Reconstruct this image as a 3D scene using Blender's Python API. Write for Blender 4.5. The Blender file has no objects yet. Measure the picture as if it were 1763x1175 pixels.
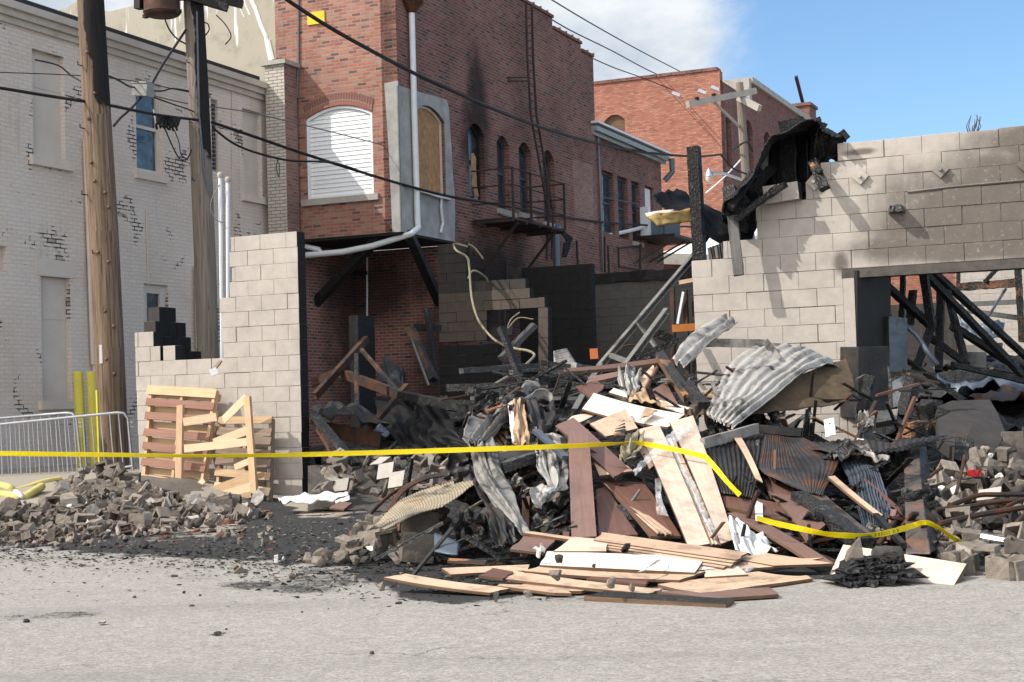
import bpy, math, random
import numpy as np
from mathutils import Vector, Matrix, noise
from mathutils.geometry import tessellate_polygon

RN = random.Random(11)
S = bpy.context.scene
COL = S.collection
W_, H_, FPX = 1763.0, 1175.0, 2600.0

# ------------------------------------------------------------------ camera
CAM = Vector((0, 0, 1.2))
PITCH = math.atan((690 - 587.5) / FPX)
ROLL = 0.028
_f = Vector((0, math.cos(PITCH), math.sin(PITCH)))
_u0 = Vector((0, -math.sin(PITCH), math.cos(PITCH)))
_r0 = Vector((1, 0, 0))
_r = _r0 * math.cos(ROLL) - _u0 * math.sin(ROLL)
_u = _u0 * math.cos(ROLL) + _r0 * math.sin(ROLL)
cam_d = bpy.data.cameras.new('camera')
cam_d.sensor_width = 36
cam_d.lens = FPX / W_ * 36
cam_d.clip_end = 3000
cam = bpy.data.objects.new('camera', cam_d)
m3 = Matrix((( _r.x, _u.x, -_f.x), (_r.y, _u.y, -_f.y), (_r.z, _u.z, -_f.z)))
cam.matrix_world = Matrix.Translation(CAM) @ m3.to_4x4()
COL.objects.link(cam)
S.camera = cam

# ------------------------------------------------------------------ light
SUN_EL = math.radians(43)
SUN_H = Vector((-0.95, -0.30, 0)).normalized()
SUN = Vector((SUN_H.x * math.cos(SUN_EL), SUN_H.y * math.cos(SUN_EL), math.sin(SUN_EL)))
sl = bpy.data.lights.new('sun', 'SUN')
sl.energy = 3.45
sl.angle = math.radians(0.5)
sl.color = (1.0, 0.95, 0.87)
so = bpy.data.objects.new('sun', sl)
so.rotation_euler = SUN.to_track_quat('Z', 'Y').to_euler()
COL.objects.link(so)

def nd(t, typ, ins=None, **props):
    n = t.nodes.new(typ)
    for k, v in props.items():
        setattr(n, k, v)
    for k, v in (ins or {}).items():
        s = n.inputs[k]
        if isinstance(v, bpy.types.NodeSocket):
            t.links.new(v, s)
        elif isinstance(v, bpy.types.Node):
            t.links.new(v.outputs[0], s)
        else:
            if s.type == 'RGBA' and len(v) == 3:
                v = (*v, 1)
            s.default_value = v
    return n

def mix(t, fac, a, b, mode='MIX'):
    n = nd(t, 'ShaderNodeMix', data_type='RGBA', blend_type=mode)
    for i, v in ((0, fac), (6, a), (7, b)):
        s = n.inputs[i]
        if isinstance(v, bpy.types.NodeSocket):
            t.links.new(v, s)
        elif i == 0:
            s.default_value = v
        else:
            s.default_value = (*v, 1) if len(v) == 3 else v
    return n.outputs[2]

def ramp(t, fac, stops, interp='LINEAR'):
    n = nd(t, 'ShaderNodeValToRGB', {0: fac})
    cr = n.color_ramp
    cr.interpolation = interp
    while len(cr.elements) < len(stops):
        cr.elements.new(0.5)
    for e, (p, c) in zip(cr.elements, stops):
        e.position = p
        if isinstance(c, (int, float)):
            c = (c, c, c)
        e.color = (*c, 1)
    return n.outputs[0]

def mth(t, op, a, b=0.0, c=0.0, clamp=False):
    n = nd(t, 'ShaderNodeMath', {0: a, 1: b, 2: c}, operation=op)
    n.use_clamp = clamp
    return n.outputs[0]

def rng(t, v, a, b, c=0.0, d=1.0):
    n = nd(t, 'ShaderNodeMapRange', {0: v, 1: a, 2: b, 3: c, 4: d}, interpolation_type='SMOOTHSTEP')
    return n.outputs[0]

def nz(t, vec, scale, detail=4, rough=0.55, dist=0.0):
    return nd(t, 'ShaderNodeTexNoise', {'Vector': vec, 'Scale': scale, 'Detail': detail, 'Roughness': rough, 'Distortion': dist}).outputs[0]

def mapv(t, vec, scale=(1, 1, 1), loc=(0, 0, 0)):
    return nd(t, 'ShaderNodeMapping', {'Vector': vec, 'Scale': scale, 'Location': loc}).outputs[0]

def bump(t, h, dist, strength=1.0, normal=None):
    ins = {'Height': h, 'Distance': dist, 'Strength': strength}
    if normal is not None:
        ins['Normal'] = normal
    return nd(t, 'ShaderNodeBump', ins).outputs[0]

# world: physical sky plus broken cloud
wd = bpy.data.worlds.new('World')
S.world = wd
wd.use_nodes = True
t = wd.node_tree
t.nodes.clear()
sky = nd(t, 'ShaderNodeTexSky', sky_type='NISHITA', sun_disc=False)
sky.sun_elevation = SUN_EL
sky.sun_rotation = math.atan2(SUN.x, SUN.y)
sky.dust_density = 0.6
sky.ozone_density = 1.2
tc = nd(t, 'ShaderNodeTexCoord')
gen = tc.outputs['Generated']
cvec = mapv(t, gen, (1, 1, 1.7))
c1 = nz(t, cvec, 4.2, 9, 0.6, 0.3)
sx = nd(t, 'ShaderNodeSeparateXYZ', {0: gen})
# cloud bank to the left of the view, open blue to the right
bank = rng(t, sx.outputs[0], 0.225, 0.07)
cl = mth(t, 'ADD', c1, mth(t, 'MULTIPLY', mth(t, 'SUBTRACT', bank, 0.5), 0.42))
# unseen bright cloud behind the camera, added to fill the shaded walls
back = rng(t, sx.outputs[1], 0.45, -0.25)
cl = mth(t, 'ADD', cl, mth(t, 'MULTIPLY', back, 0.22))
cmask = rng(t, cl, 0.45, 0.66)
shade = ramp(t, nz(t, cvec, 9, 6, 0.6), [(0.3, (3.7, 4.4, 5.3)), (0.62, (6.9, 7.2, 7.5))])
skyc = mix(t, 1.0, sky.outputs[0], (1.00, 1.22, 1.40), 'MULTIPLY')
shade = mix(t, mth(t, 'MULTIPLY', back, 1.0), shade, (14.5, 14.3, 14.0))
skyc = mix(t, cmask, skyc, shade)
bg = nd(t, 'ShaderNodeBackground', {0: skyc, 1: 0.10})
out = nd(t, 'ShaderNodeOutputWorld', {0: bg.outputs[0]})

S.view_settings.view_transform = 'Standard'
S.view_settings.look = 'None'
S.view_settings.exposure = 0.42
S.view_settings.gamma = 1
S.render.engine = 'CYCLES'
S.cycles.max_bounces = 6
S.cycles.diffuse_bounces = 3
S.cycles.transparent_max_bounces = 8
S.cycles.caustics_reflective = False
S.cycles.caustics_refractive = False

# ------------------------------------------------------------------ frame of the block (turned 24 degrees)
TH = math.radians(24)
E1 = Vector((math.cos(TH), -math.sin(TH), 0))
E2 = Vector((math.sin(TH), math.cos(TH), 0))
O = Vector((0, 18.3, 0))
UP = Vector((0, 0, 1))

def F(a, b, z=0.0):
    return O + E1 * a + E2 * b + UP * z

def fab(p):
    q = Vector(p) - O
    return q.dot(E1), q.dot(E2)

def P(px, py, d):
    return CAM + _f * d + _r * ((px - 881.5) / FPX * d) - _u * ((py - 587.5) / FPX * d)

def ray(px, py):
    return _f + _r * ((px - 881.5) / FPX) - _u * ((py - 587.5) / FPX)

def G(px, py, z=0.0):
    r = ray(px, py)
    return CAM + r * ((z - CAM.z) / r.z)

def proj(p):
    q = Vector(p) - CAM
    d = q.dot(_f)
    if d < 0.2:
        return -9999, -9999, d
    return 881.5 + FPX * q.dot(_r) / d, 587.5 - FPX * q.dot(_u) / d, d

def on(pl, px, py):
    """pixel -> (s, z) on a plane of the block: ('b', c) faces the street, ('a', c) faces right"""
    k, c = pl
    n = E2 if k == 'b' else E1
    r = ray(px, py)
    tt = (c - (CAM - O).dot(n)) / r.dot(n)
    p = CAM + r * tt
    a, b = fab(p)
    return (a, p.z) if k == 'b' else (b, p.z)

def pt(pl, s, z, w=0.0):
    k, c = pl
    return F(s, c + w, z) if k == 'b' else F(c - w, s, z)

def on3(pl, px, py, w=0.0):
    s, z = on(pl, px, py)
    return pt(pl, s, z, w)

def sm(e0, e1, x):
    k = max(0.0, min(1.0, (x - e0) / (e1 - e0)))
    return k * k * (3 - 2 * k)

# ------------------------------------------------------------------ objects
def tag(o, label=None, cat=None, group=None, kind=None):
    if label: o['label'] = label
    if cat: o['category'] = cat
    if group: o['group'] = group
    if kind: o['kind'] = kind
    return o

def thing(name, loc, label, cat, group=None):
    o = bpy.data.objects.new(name, None)
    o.empty_display_size = 0.1
    COL.objects.link(o)
    o.location = loc
    return tag(o, label, cat, group)

class MB:
    def __init__(s):
        s.v, s.f, s.uv, s.mi = [], [], [], []

    def face(s, pts, uv=None, mi=0):
        i = len(s.v)
        pts = [Vector(p) for p in pts]
        s.v += pts
        s.f.append(list(range(i, i + len(pts))))
        if uv is None:
            n = Vector()
            for j in range(len(pts)):
                n += pts[j].cross(pts[(j + 1) % len(pts)]) if False else (pts[j] - pts[0]).cross(pts[(j + 1) % len(pts)] - pts[0])
            na, nb, nzz = abs(n.dot(E1)), abs(n.dot(E2)), abs(n.z)
            uv = []
            for p in pts:
                a, b = fab(p)
                uv.append((a, b) if nzz >= na and nzz >= nb else ((a, p.z) if nb >= na else (b, p.z)))
        s.uv += [tuple(x) for x in uv]
        s.mi.append(mi)

    def hexa(s, c, mi=0, uvlen=None):
        """c: 8 corners, bottom ring 0-3 then top ring 4-7"""
        for q in ((0, 3, 2, 1), (4, 5, 6, 7), (0, 1, 5, 4), (1, 2, 6, 5), (2, 3, 7, 6), (3, 0, 4, 7)):
            s.face([c[k] for k in q], None, mi)

    def fbox(s, a0, a1, b0, b1, z0, z1, mi=0):
        s.hexa([F(a0, b0, z0), F(a1, b0, z0), F(a1, b1, z0), F(a0, b1, z0), F(a0, b0, z1), F(a1, b0, z1), F(a1, b1, z1), F(a0, b1, z1)], mi)

    def beam(s, p, q, w, h, up=None, mi=0, seg=1, jit=0.0, taper=1.0, rr=None):
        """bar from p to q; UV u runs along it"""
        p, q = Vector(p), Vector(q)
        d = (q - p)
        L = d.length
        d.normalize()
        up = Vector(up) if up is not None else UP
        if abs(d.dot(up)) > 0.97: up = E1
        sd = d.cross(up).normalized()
        up = sd.cross(d).normalized()
        rr = rr or RN
        rings = []
        for k in range(seg + 1):
            f = k / seg
            c = p + d * (L * f)
            tp = 1 + (taper - 1) * f
            ring = []
            for (i, j) in ((-1, -1), (1, -1), (1, 1), (-1, 1)):
                ww, hh = w / 2 * tp, h / 2 * tp
                e = 1 + (rr.uniform(-jit, jit) if jit else 0)
                e2 = 1 + (rr.uniform(-jit, jit) if jit else 0)
                x = (rr.uniform(-jit, jit) * w if jit and k in (0, seg) else 0)
                ring.append(c + sd * (i * ww * e) + up * (j * hh * e2) + d * x)
            rings.append(ring)
        vv = [0, w, w + h, 2 * w + h, 2 * w + 2 * h]
        for k in range(seg):
            u0, u1 = L * k / seg, L * (k + 1) / seg
            for j in range(4):
                a, b = rings[k], rings[k + 1]
                s.face([a[j], a[(j + 1) % 4], b[(j + 1) % 4], b[j]], [(u0, vv[j]), (u0, vv[j + 1]), (u1, vv[j + 1]), (u1, vv[j])], mi)
        s.face(rings[0][::-1], [(0, 0), (w, 0), (w, h), (0, h)], mi)
        s.face(rings[-1], [(0, 0), (w, 0), (w, h), (0, h)], mi)

    def tube(s, pts, r, n=8, mi=0, cap=True):
        pts = [Vector(p) for p in pts]
        m = len(pts)
        rs = r if isinstance(r, (list, tuple)) else [r] * m
        rings = []
        L = 0
        ls = []
        prev = None
        for k in range(m):
            if k: L += (pts[k] - pts[k - 1]).length
            ls.append(L)
            d = (pts[min(k + 1, m - 1)] - pts[max(k - 1, 0)]).normalized()
            if prev is None:
                ref = UP if abs(d.z) < 0.9 else E1
                x = d.cross(ref).normalized()
            else:
                x = (prev - d * prev.dot(d)).normalized()
            prev = x
            y = d.cross(x)
            rings.append([pts[k] + (x * math.cos(2 * math.pi * j / n) + y * math.sin(2 * math.pi * j / n)) * rs[k] for j in range(n)])
        i0 = len(s.v)
        for k in range(m - 1):
            for j in range(n):
                jj = (j + 1) % n
                c = 2 * math.pi * rs[k] / n
                s.face([rings[k][j], rings[k][jj], rings[k + 1][jj], rings[k + 1][j]], [(ls[k], c * j), (ls[k], c * (j + 1)), (ls[k + 1], c * (j + 1)), (ls[k + 1], c * j)], mi)
        if cap:
            s.face(rings[0][::-1], [(0, 0)] * n, mi)
            s.face(rings[-1], [(0, 0)] * n, mi)

    def slab(s, pl, outer, holes=(), thick=0.3, reveal=0.15, w=0.0, mi=0, mir=None, back=True):
        """wall polygon with holes on a block plane"""
        mir = mi if mir is None else mir
        loops = [list(outer)] + [list(h) for h in holes]
        flat = [q for lp in loops for q in lp]
        tris = tessellate_polygon([[Vector((q[0], q[1], 0)) for q in lp] for lp in loops])
        for tr in tris:
            s.face([pt(pl, *flat[k], w) for k in tr], [flat[k] for k in tr], mi)
        def rim(lp, dep, m):
            for k in range(len(lp)):
                q0, q1 = lp[k], lp[(k + 1) % len(lp)]
                s.face([pt(pl, *q0, w), pt(pl, *q1, w), pt(pl, *q1, w + dep), pt(pl, *q0, w + dep)], None, m)
        rim(loops[0], thick, mi)
        for lp in loops[1:]:
            rim(lp, reveal, mir)
        if back:
            for tr in tessellate_polygon([[Vector((q[0], q[1], 0)) for q in loops[0]]]):
                s.face([pt(pl, *loops[0][k], w + thick) for k in tr], [loops[0][k] for k in tr], mi)

    def build(s, name, mats, parent=None, smooth=False, merge=False, origin=None):
        me = bpy.data.meshes.new(name)
        vs = s.v
        lo = [min(p[k] for p in vs) for k in range(3)]
        hi = [max(p[k] for p in vs) for k in range(3)]
        o = Vector(origin) if origin is not None else Vector(((lo[0] + hi[0]) / 2, (lo[1] + hi[1]) / 2, lo[2]))
        me.from_pydata([tuple(p - o) for p in vs], [], s.f)
        uvl = me.uv_layers.new(name='UVMap')
        uvl.data.foreach_set('uv', [c for q in s.uv for c in q])
        me.polygons.foreach_set('material_index', s.mi)
        for m in (mats if isinstance(mats, (list, tuple)) else [mats]):
            me.materials.append(m)
        if merge or smooth:
            import bmesh
            bm = bmesh.new(); bm.from_mesh(me)
            bmesh.ops.remove_doubles(bm, verts=bm.verts, dist=1e-5)
            bm.to_mesh(me); bm.free()
        if smooth:
            me.polygons.foreach_set('use_smooth', [True] * len(me.polygons))
            try: me.set_sharp_from_angle(angle=math.radians(50))
            except Exception: pass
        ob = bpy.data.objects.new(name, me)
        COL.objects.link(ob)
        if parent is not None:
            ob.parent = parent
            pw = parent['_w'] if '_w' in parent else list(parent.location)
            ob.location = o - Vector(pw)
            ob['_w'] = list(o)
        else:
            ob.location = o
            ob['_w'] = list(o)
        return ob

def catmull(pts, n):
    pts = np.array(pts, float)
    m = len(pts)
    if m == 2:
        return np.array([pts[0] + (pts[1] - pts[0]) * k / n for k in range(n + 1)])
    ext = np.vstack([2 * pts[0] - pts[1], pts, 2 * pts[-1] - pts[-2]])
    outp = []
    for k in range(n + 1):
        x = k / n * (m - 1)
        i = min(int(x), m - 2)
        f = x - i
        p0, p1, p2, p3 = ext[i], ext[i + 1], ext[i + 2], ext[i + 3]
        outp.append(0.5 * (2 * p1 + (p2 - p0) * f + (2 * p0 - 5 * p1 + 4 * p2 - p3) * f * f + (3 * p1 - p0 - 3 * p2 + p3) * f ** 3))
    return np.array(outp)

def solid(o, th, off=0.0):
    m = o.modifiers.new('solid', 'SOLIDIFY')
    m.thickness = th
    m.offset = off
    return o

def netgrid(net, nu, nv):
    """control net (rows of world points, all rows the same length) -> smooth grid (nv+1, nu+1, 3)"""
    rows = [catmull(r, nu) for r in net]
    rows = np.array(rows)
    return np.array([catmull(rows[:, k], nv) for k in range(nu + 1)]).transpose(1, 0, 2)

def sheet(name, net, mat, nu=24, nv=24, corr=0, amp=0.012, crumple=0.0, cs=6.0, th=0.006, parent=None, seed=0, smooth=True, rag=0.0, along='u', fold=False, pleat=0.0):
    if pleat: nu, nv = nu * 2, nv * 2
    elif crumple and not corr:
        nu, nv, crumple, cs = int(nu * 1.8), int(nv * 1.8), crumple * .8, cs * 1.15
    g = netgrid(net, nu, nv)
    du = np.gradient(g, axis=1); dv = np.gradient(g, axis=0)
    n = np.cross(du, dv)
    n /= np.linalg.norm(n, axis=2, keepdims=True) + 1e-9
    rr = random.Random(seed)
    if rag:
        for i in range(nv + 1):
            g[i, 0] -= du[i, 0] * rr.uniform(0, rag); g[i, -1] += du[i, -1] * rr.uniform(0, rag)
        for j in range(nu + 1):
            g[0, j] -= dv[0, j] * rr.uniform(0, rag); g[-1, j] += dv[-1, j] * rr.uniform(0, rag)
    for i in range(nv + 1):
        for j in range(nu + 1):
            d = 0
            x = (j / nu if along == 'u' else i / nv)
            if corr:
                c = math.sin(2 * math.pi * corr * x)
                if fold: c = max(-0.55, min(0.55, c)) * 1.6
                d += amp * c
            if crumple:
                q = Vector(g[i, j]) * cs + Vector((seed * 7.3, 0, 0))
                d += crumple * (1 - 2.4 * abs(noise.noise(q))) + crumple * 0.45 * (1 - 2.4 * abs(noise.noise(q * 2.3 + Vector((3, 9, 1)))))
            if pleat:
                u, v = j / nu, i / nv
                tri = lambda x: 2 * abs(2 * (x - math.floor(x + .5))) - 1
                w_ = noise.noise(Vector((u * 2 + seed, v * 2, 0)))
                d += pleat * (tri(2.3 * u + .5 * v + seed * .37 + w_ * .6) + .55 * tri(5.1 * u - .8 * v + seed * .71 + w_) + .45 * tri(2.7 * v + .9 * u + seed * .13 + w_))
            g[i, j] += n[i, j] * d
    mb = MB()
    L = np.zeros((nv + 1, nu + 1, 2))
    L[:, 1:, 0] = np.cumsum(np.linalg.norm(np.diff(g, axis=1), axis=2), axis=1)
    L[1:, :, 1] = np.cumsum(np.linalg.norm(np.diff(g, axis=0), axis=2), axis=0)
    for i in range(nv):
        for j in range(nu):
            ids = ((i, j), (i, j + 1), (i + 1, j + 1), (i + 1, j))
            mb.face([g[k] for k in ids], [tuple(L[k]) for k in ids])
    o = mb.build(name, mat, parent, smooth=smooth)
    solid(o, th)
    return o

def panel(name, c, mats, th=0.014, bow=0.0, twist=0.0, parent=None, rag=0.0, seed=0, nu=10, holes=None):
    """board from four world corners c (c0-c1 and c3-c2 are its long edges); mats = face, back, edge"""
    c = [Vector(p) for p in c]
    rr = random.Random(seed)
    n = (c[1] - c[0]).cross(c[3] - c[0]).normalized()
    if n.dot(CAM - c[0]) < 0: n = -n
    fr, bk = [], []
    jl = [rr.uniform(-rag, rag) for _ in range(5)]; jr = [rr.uniform(-rag, rag) for _ in range(5)]
    nv = 4 if rag else 1
    for i in range(nv + 1):
        ra, rb = [], []
        for k in range(nu + 1):
            f = k / nu; gg = i / nv
            p = c[0].lerp(c[1], f).lerp(c[3].lerp(c[2], f), gg)
            if rag:
                if k == 0: p = p + (c[0] - c[1]).normalized() * jl[i]
                if k == nu: p = p + (c[1] - c[0]).normalized() * jr[i]
            p = p + n * (bow * 4 * f * (1 - f) + twist * (f - 0.5) * (gg - 0.5) * 4)
            ra.append(p); rb.append(p - n * th)
        fr.append(ra); bk.append(rb)
    mb = MB()
    L = (c[1] - c[0]).length; Wd = (c[3] - c[0]).length
    off = rr.uniform(0, 5)
    for i in range(nv):
        for k in range(nu):
            u0, u1 = off + L * k / nu, off + L * (k + 1) / nu
            v0, v1 = off + Wd * i / nv, off + Wd * (i + 1) / nv
            uv = [(u0, v0), (u1, v0), (u1, v1), (u0, v1)]
            mb.face([fr[i][k], fr[i][k + 1], fr[i + 1][k + 1], fr[i + 1][k]], uv, 0)
            mb.face([bk[i][k], bk[i + 1][k], bk[i + 1][k + 1], bk[i][k + 1]], [uv[0], uv[3], uv[2], uv[1]], 1)
    for k in range(nu):
        for i in (0, nv):
            mb.face([fr[i][k], fr[i][k + 1], bk[i][k + 1], bk[i][k]], [(L * k / nu, 0), (L * (k + 1) / nu, 0), (L * (k + 1) / nu, th), (L * k / nu, th)], 2)
    for i in range(nv):
        for k in (0, nu):
            mb.face([fr[i][k], fr[i + 1][k], bk[i + 1][k], bk[i][k]], [(0, 0), (Wd / nv, 0), (Wd / nv, th), (0, th)], 2)
    return mb.build(name, mats, parent)
# ------------------------------------------------------------------ materials
def newmat(name):
    m = bpy.data.materials.new(name)
    m.use_nodes = True
    t = m.node_tree
    t.nodes.clear()
    b = nd(t, 'ShaderNodeBsdfPrincipled')
    nd(t, 'ShaderNodeOutputMaterial', {0: b.outputs[0]})
    tc = nd(t, 'ShaderNodeTexCoord')
    geo = nd(t, 'ShaderNodeNewGeometry')
    return m, t, b, tc.outputs['UV'], geo.outputs['Position'], tc.outputs['Object']

def setp(t, b, **kw):
    for k, v in kw.items():
        k = {'col': 'Base Color', 'rough': 'Roughness', 'metal': 'Metallic', 'nrm': 'Normal', 'alpha': 'Alpha', 'spec': 'Specular IOR Level', 'trans': 'Transmission Weight', 'emis': 'Emission Color'}[k]
        s = b.inputs[k]
        if isinstance(v, bpy.types.NodeSocket): t.links.new(v, s)
        else: s.default_value = (*v, 1) if isinstance(v, tuple) and len(v) == 3 else v

def rand(t):
    return nd(t, 'ShaderNodeObjectInfo').outputs['Random']

def blobs(t, pos, lst, warp=None):
    """stain mask: ellipsoids (centre, radii in block axes) with soft rims"""
    tot = None
    for (c, r) in lst:
        v = nd(t, 'ShaderNodeVectorMath', {0: pos, 1: tuple(c)}, operation='SUBTRACT').outputs[0]
        comp = []
        for ax, rd in ((E1, r[0]), (E2, r[1]), (UP, r[2])):
            dp = nd(t, 'ShaderNodeVectorMath', {0: v, 1: tuple(ax)}, operation='DOT_PRODUCT').outputs['Value']
            comp.append(mth(t, 'POWER', mth(t, 'DIVIDE', dp, rd), 2.0))
        d = mth(t, 'SQRT', mth(t, 'ADD', mth(t, 'ADD', comp[0], comp[1]), comp[2]))
        if warp is not None:
            d = mth(t, 'ADD', d, mth(t, 'MULTIPLY', mth(t, 'SUBTRACT', warp, 0.5), 0.9))
        k = rng(t, d, 1.05, 0.35)
        tot = k if tot is None else mth(t, 'MAXIMUM', tot, k)
    return tot

def brick(name, stops, mortar, msize=0.011, w=0.205, h=0.0677, bd=0.006, soot=None, grime=0.25, peel=None, soots=0.9):
    m, t, b, uv, pos, ob = newmat(name)
    wob = nd(t, 'ShaderNodeTexNoise', {'Vector': uv, 'Scale': 3.0, 'Detail': 2}).outputs[1]
    wv = nd(t, 'ShaderNodeVectorMath', {0: wob, 1: (0.5, 0.5, 0.5)}, operation='SUBTRACT').outputs[0]
    wv = nd(t, 'ShaderNodeVectorMath', {0: wv, 'Scale': 0.012}, operation='SCALE').outputs[0]
    uv2 = nd(t, 'ShaderNodeVectorMath', {0: uv, 1: wv}, operation='ADD').outputs[0]
    bt = nd(t, 'ShaderNodeTexBrick', {'Vector': uv2, 'Color1': (0, 0, 0), 'Color2': (1, 1, 1), 'Mortar': (0, 0, 0), 'Scale': 1.0, 'Mortar Size': msize, 'Mortar Smooth': 0.15, 'Bias': 0.0, 'Brick Width': w, 'Row Height': h})
    per = bt.outputs['Color']; mo = bt.outputs['Fac']
    fine = nz(t, uv, 38, 5, 0.65)
    big = nz(t, uv, 0.7, 5, 0.6)
    col = ramp(t, per, stops)
    col = mix(t, 0.55, col, ramp(t, fine, [(0.25, 0.35), (0.75, 0.72)]), 'OVERLAY')
    if peel is None:
        mcol = mix(t, nz(t, uv, 6, 3), mortar, tuple(c * 0.6 for c in mortar))
        col = mix(t, mo, col, mcol)
    else:
        # paint over everything; where it has flaked the old joints and a few bricks show
        pn = nz(t, uv, 1.15, 6, 0.62, 0.4)
        pm = ramp(t, pn, [(0.585, 0.0), (0.61, 1.0)])
        v1 = nz(t, mapv(t, uv, (4.9, 14.8, 1)), 1.0, 2, 0.5)
        pm2 = ramp(t, v1, [(0.735, 0.0), (0.75, 1.0)])
        col = mix(t, mth(t, 'MULTIPLY', mo, 0.09), col, (0.24, 0.21, 0.19))
        col = mix(t, mth(t, 'MULTIPLY', mo, mth(t, 'MAXIMUM', pm, mth(t, 'MULTIPLY', pm2, 0.8))), col, (0.045, 0.045, 0.05))
        red = ramp(t, mth(t, 'MULTIPLY', pn, per), [(0.50, 0.0), (0.56, 1.0)])
        col = mix(t, mth(t, 'MULTIPLY', red, mth(t, 'MULTIPLY', pm, 0.6)), col, (0.23, 0.10, 0.07))
    col = mix(t, grime, col, ramp(t, big, [(0.3, 0.25), (0.7, 0.75)]), 'OVERLAY')
    st = nz(t, mapv(t, uv, (2.2, 0.25, 1)), 1.6, 5, 0.6)
    col = mix(t, mth(t, 'MULTIPLY', rng(t, st, 0.55, 0.75), grime * 0.9), col, (0.10, 0.085, 0.075))
    if soot:
        wn = nz(t, pos, 1.7, 5, 0.62)
        sk = mth(t, 'MULTIPLY', blobs(t, pos, soot, wn), soots)
        col = mix(t, sk, col, (0.013, 0.012, 0.012))
    hgt = mth(t, 'ADD', mth(t, 'MULTIPLY', mth(t, 'SUBTRACT', 1.0, mo), 1.0), mth(t, 'MULTIPLY', fine, 0.35))
    setp(t, b, col=col, rough=0.9, spec=0.2, nrm=bump(t, hgt, bd))
    return m

def cmumat(name, col, soot=None, var=0.12, crack=0.5, soots=0.92, drip=0.0):
    """painted concrete block (the joints are modelled)"""
    m, t, b, uv, pos, ob = newmat(name)
    fine = nz(t, pos, 90, 4, 0.7)
    mid = nz(t, pos, 7, 5, 0.6)
    big = nz(t, pos, 0.9, 4, 0.6)
    c = mix(t, 0.35, col, ramp(t, mid, [(0.3, 0.36), (0.7, 0.64)]), 'OVERLAY')
    c = mix(t, 0.3, c, ramp(t, big, [(0.3, 0.36), (0.7, 0.64)]), 'OVERLAY')
    # scuffs and bare spots
    sp = nz(t, pos, 13, 6, 0.7, 0.6)
    c = mix(t, mth(t, 'MULTIPLY', ramp(t, sp, [(0.66, 0.0), (0.70, 1.0)]), crack), c, (0.16, 0.145, 0.13))
    if drip:
        dr = nz(t, mapv(t, pos, (9, 9, 0.7)), 1.0, 5, 0.6)
        c = mix(t, mth(t, 'MULTIPLY', rng(t, dr, 0.52, 0.72), drip), c, (0.08, 0.07, 0.06))
    if soot:
        wn = nz(t, mapv(t, pos, (1, 1, 0.6)), 2.3, 6, 0.62)
        sk = mth(t, 'MULTIPLY', blobs(t, pos, soot, wn), soots)
        flake = ramp(t, nz(t, pos, 22, 4, 0.7), [(0.60, 1.0), (0.68, 0.55)])
        c = mix(t, mth(t, 'MULTIPLY', sk, flake), c, (0.050, 0.038, 0.030))
    h = mth(t, 'ADD', mth(t, 'MULTIPLY', fine, 0.5), mid)
    setp(t, b, col=c, rough=0.85, spec=0.25, nrm=bump(t, h, 0.008, 0.9))
    return m

def woodmat(name, c1, c2, gs=1.0, rough=0.75, bd=0.003, varr=0.35, smudge=0.3, grain=1.0):
    m, t, b, uv, pos, ob = newmat(name)
    r = rand(t)
    v = nd(t, 'ShaderNodeVectorMath', {0: uv, 1: nd(t, 'ShaderNodeCombineXYZ', {0: mth(t, 'MULTIPLY', r, 31.0), 1: mth(t, 'MULTIPLY', r, 17.0)}).outputs[0]}, operation='ADD').outputs[0]
    g = nz(t, mapv(t, v, (1.6 * gs, 38 * gs, 1)), 1.0, 5, 0.65, 0.7)
    g2 = nz(t, mapv(t, v, (5 * gs, 150 * gs, 1)), 1.0, 3, 0.6)
    col = mix(t, rng(t, g, 0.5 - 0.28 * grain, 0.5 + 0.28 * grain), c1, c2)
    col = mix(t, 0.25, col, ramp(t, g2, [(0.3, 0.3), (0.7, 0.7)]), 'OVERLAY')
    col = mix(t, varr, col, ramp(t, r, [(0.0, 0.30), (1.0, 0.68)]), 'OVERLAY')
    sm_ = nz(t, pos, 4, 7, 0.7, 0.4)
    col = mix(t, mth(t, 'MULTIPLY', rng(t, sm_, 0.46, 0.68), smudge), col, (0.06, 0.048, 0.04))
    sc_ = nz(t, mapv(t, pos, (30, 9, 30)), 1.0, 4, 0.6)
    col = mix(t, mth(t, 'MULTIPLY', ramp(t, sc_, [(0.66, 0.0), (0.72, 1.0)]), smudge * 0.7), col, (0.09, 0.07, 0.055))
    setp(t, b, col=col, rough=rough, spec=0.3, nrm=bump(t, g, bd, 0.6))
    return m

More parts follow.
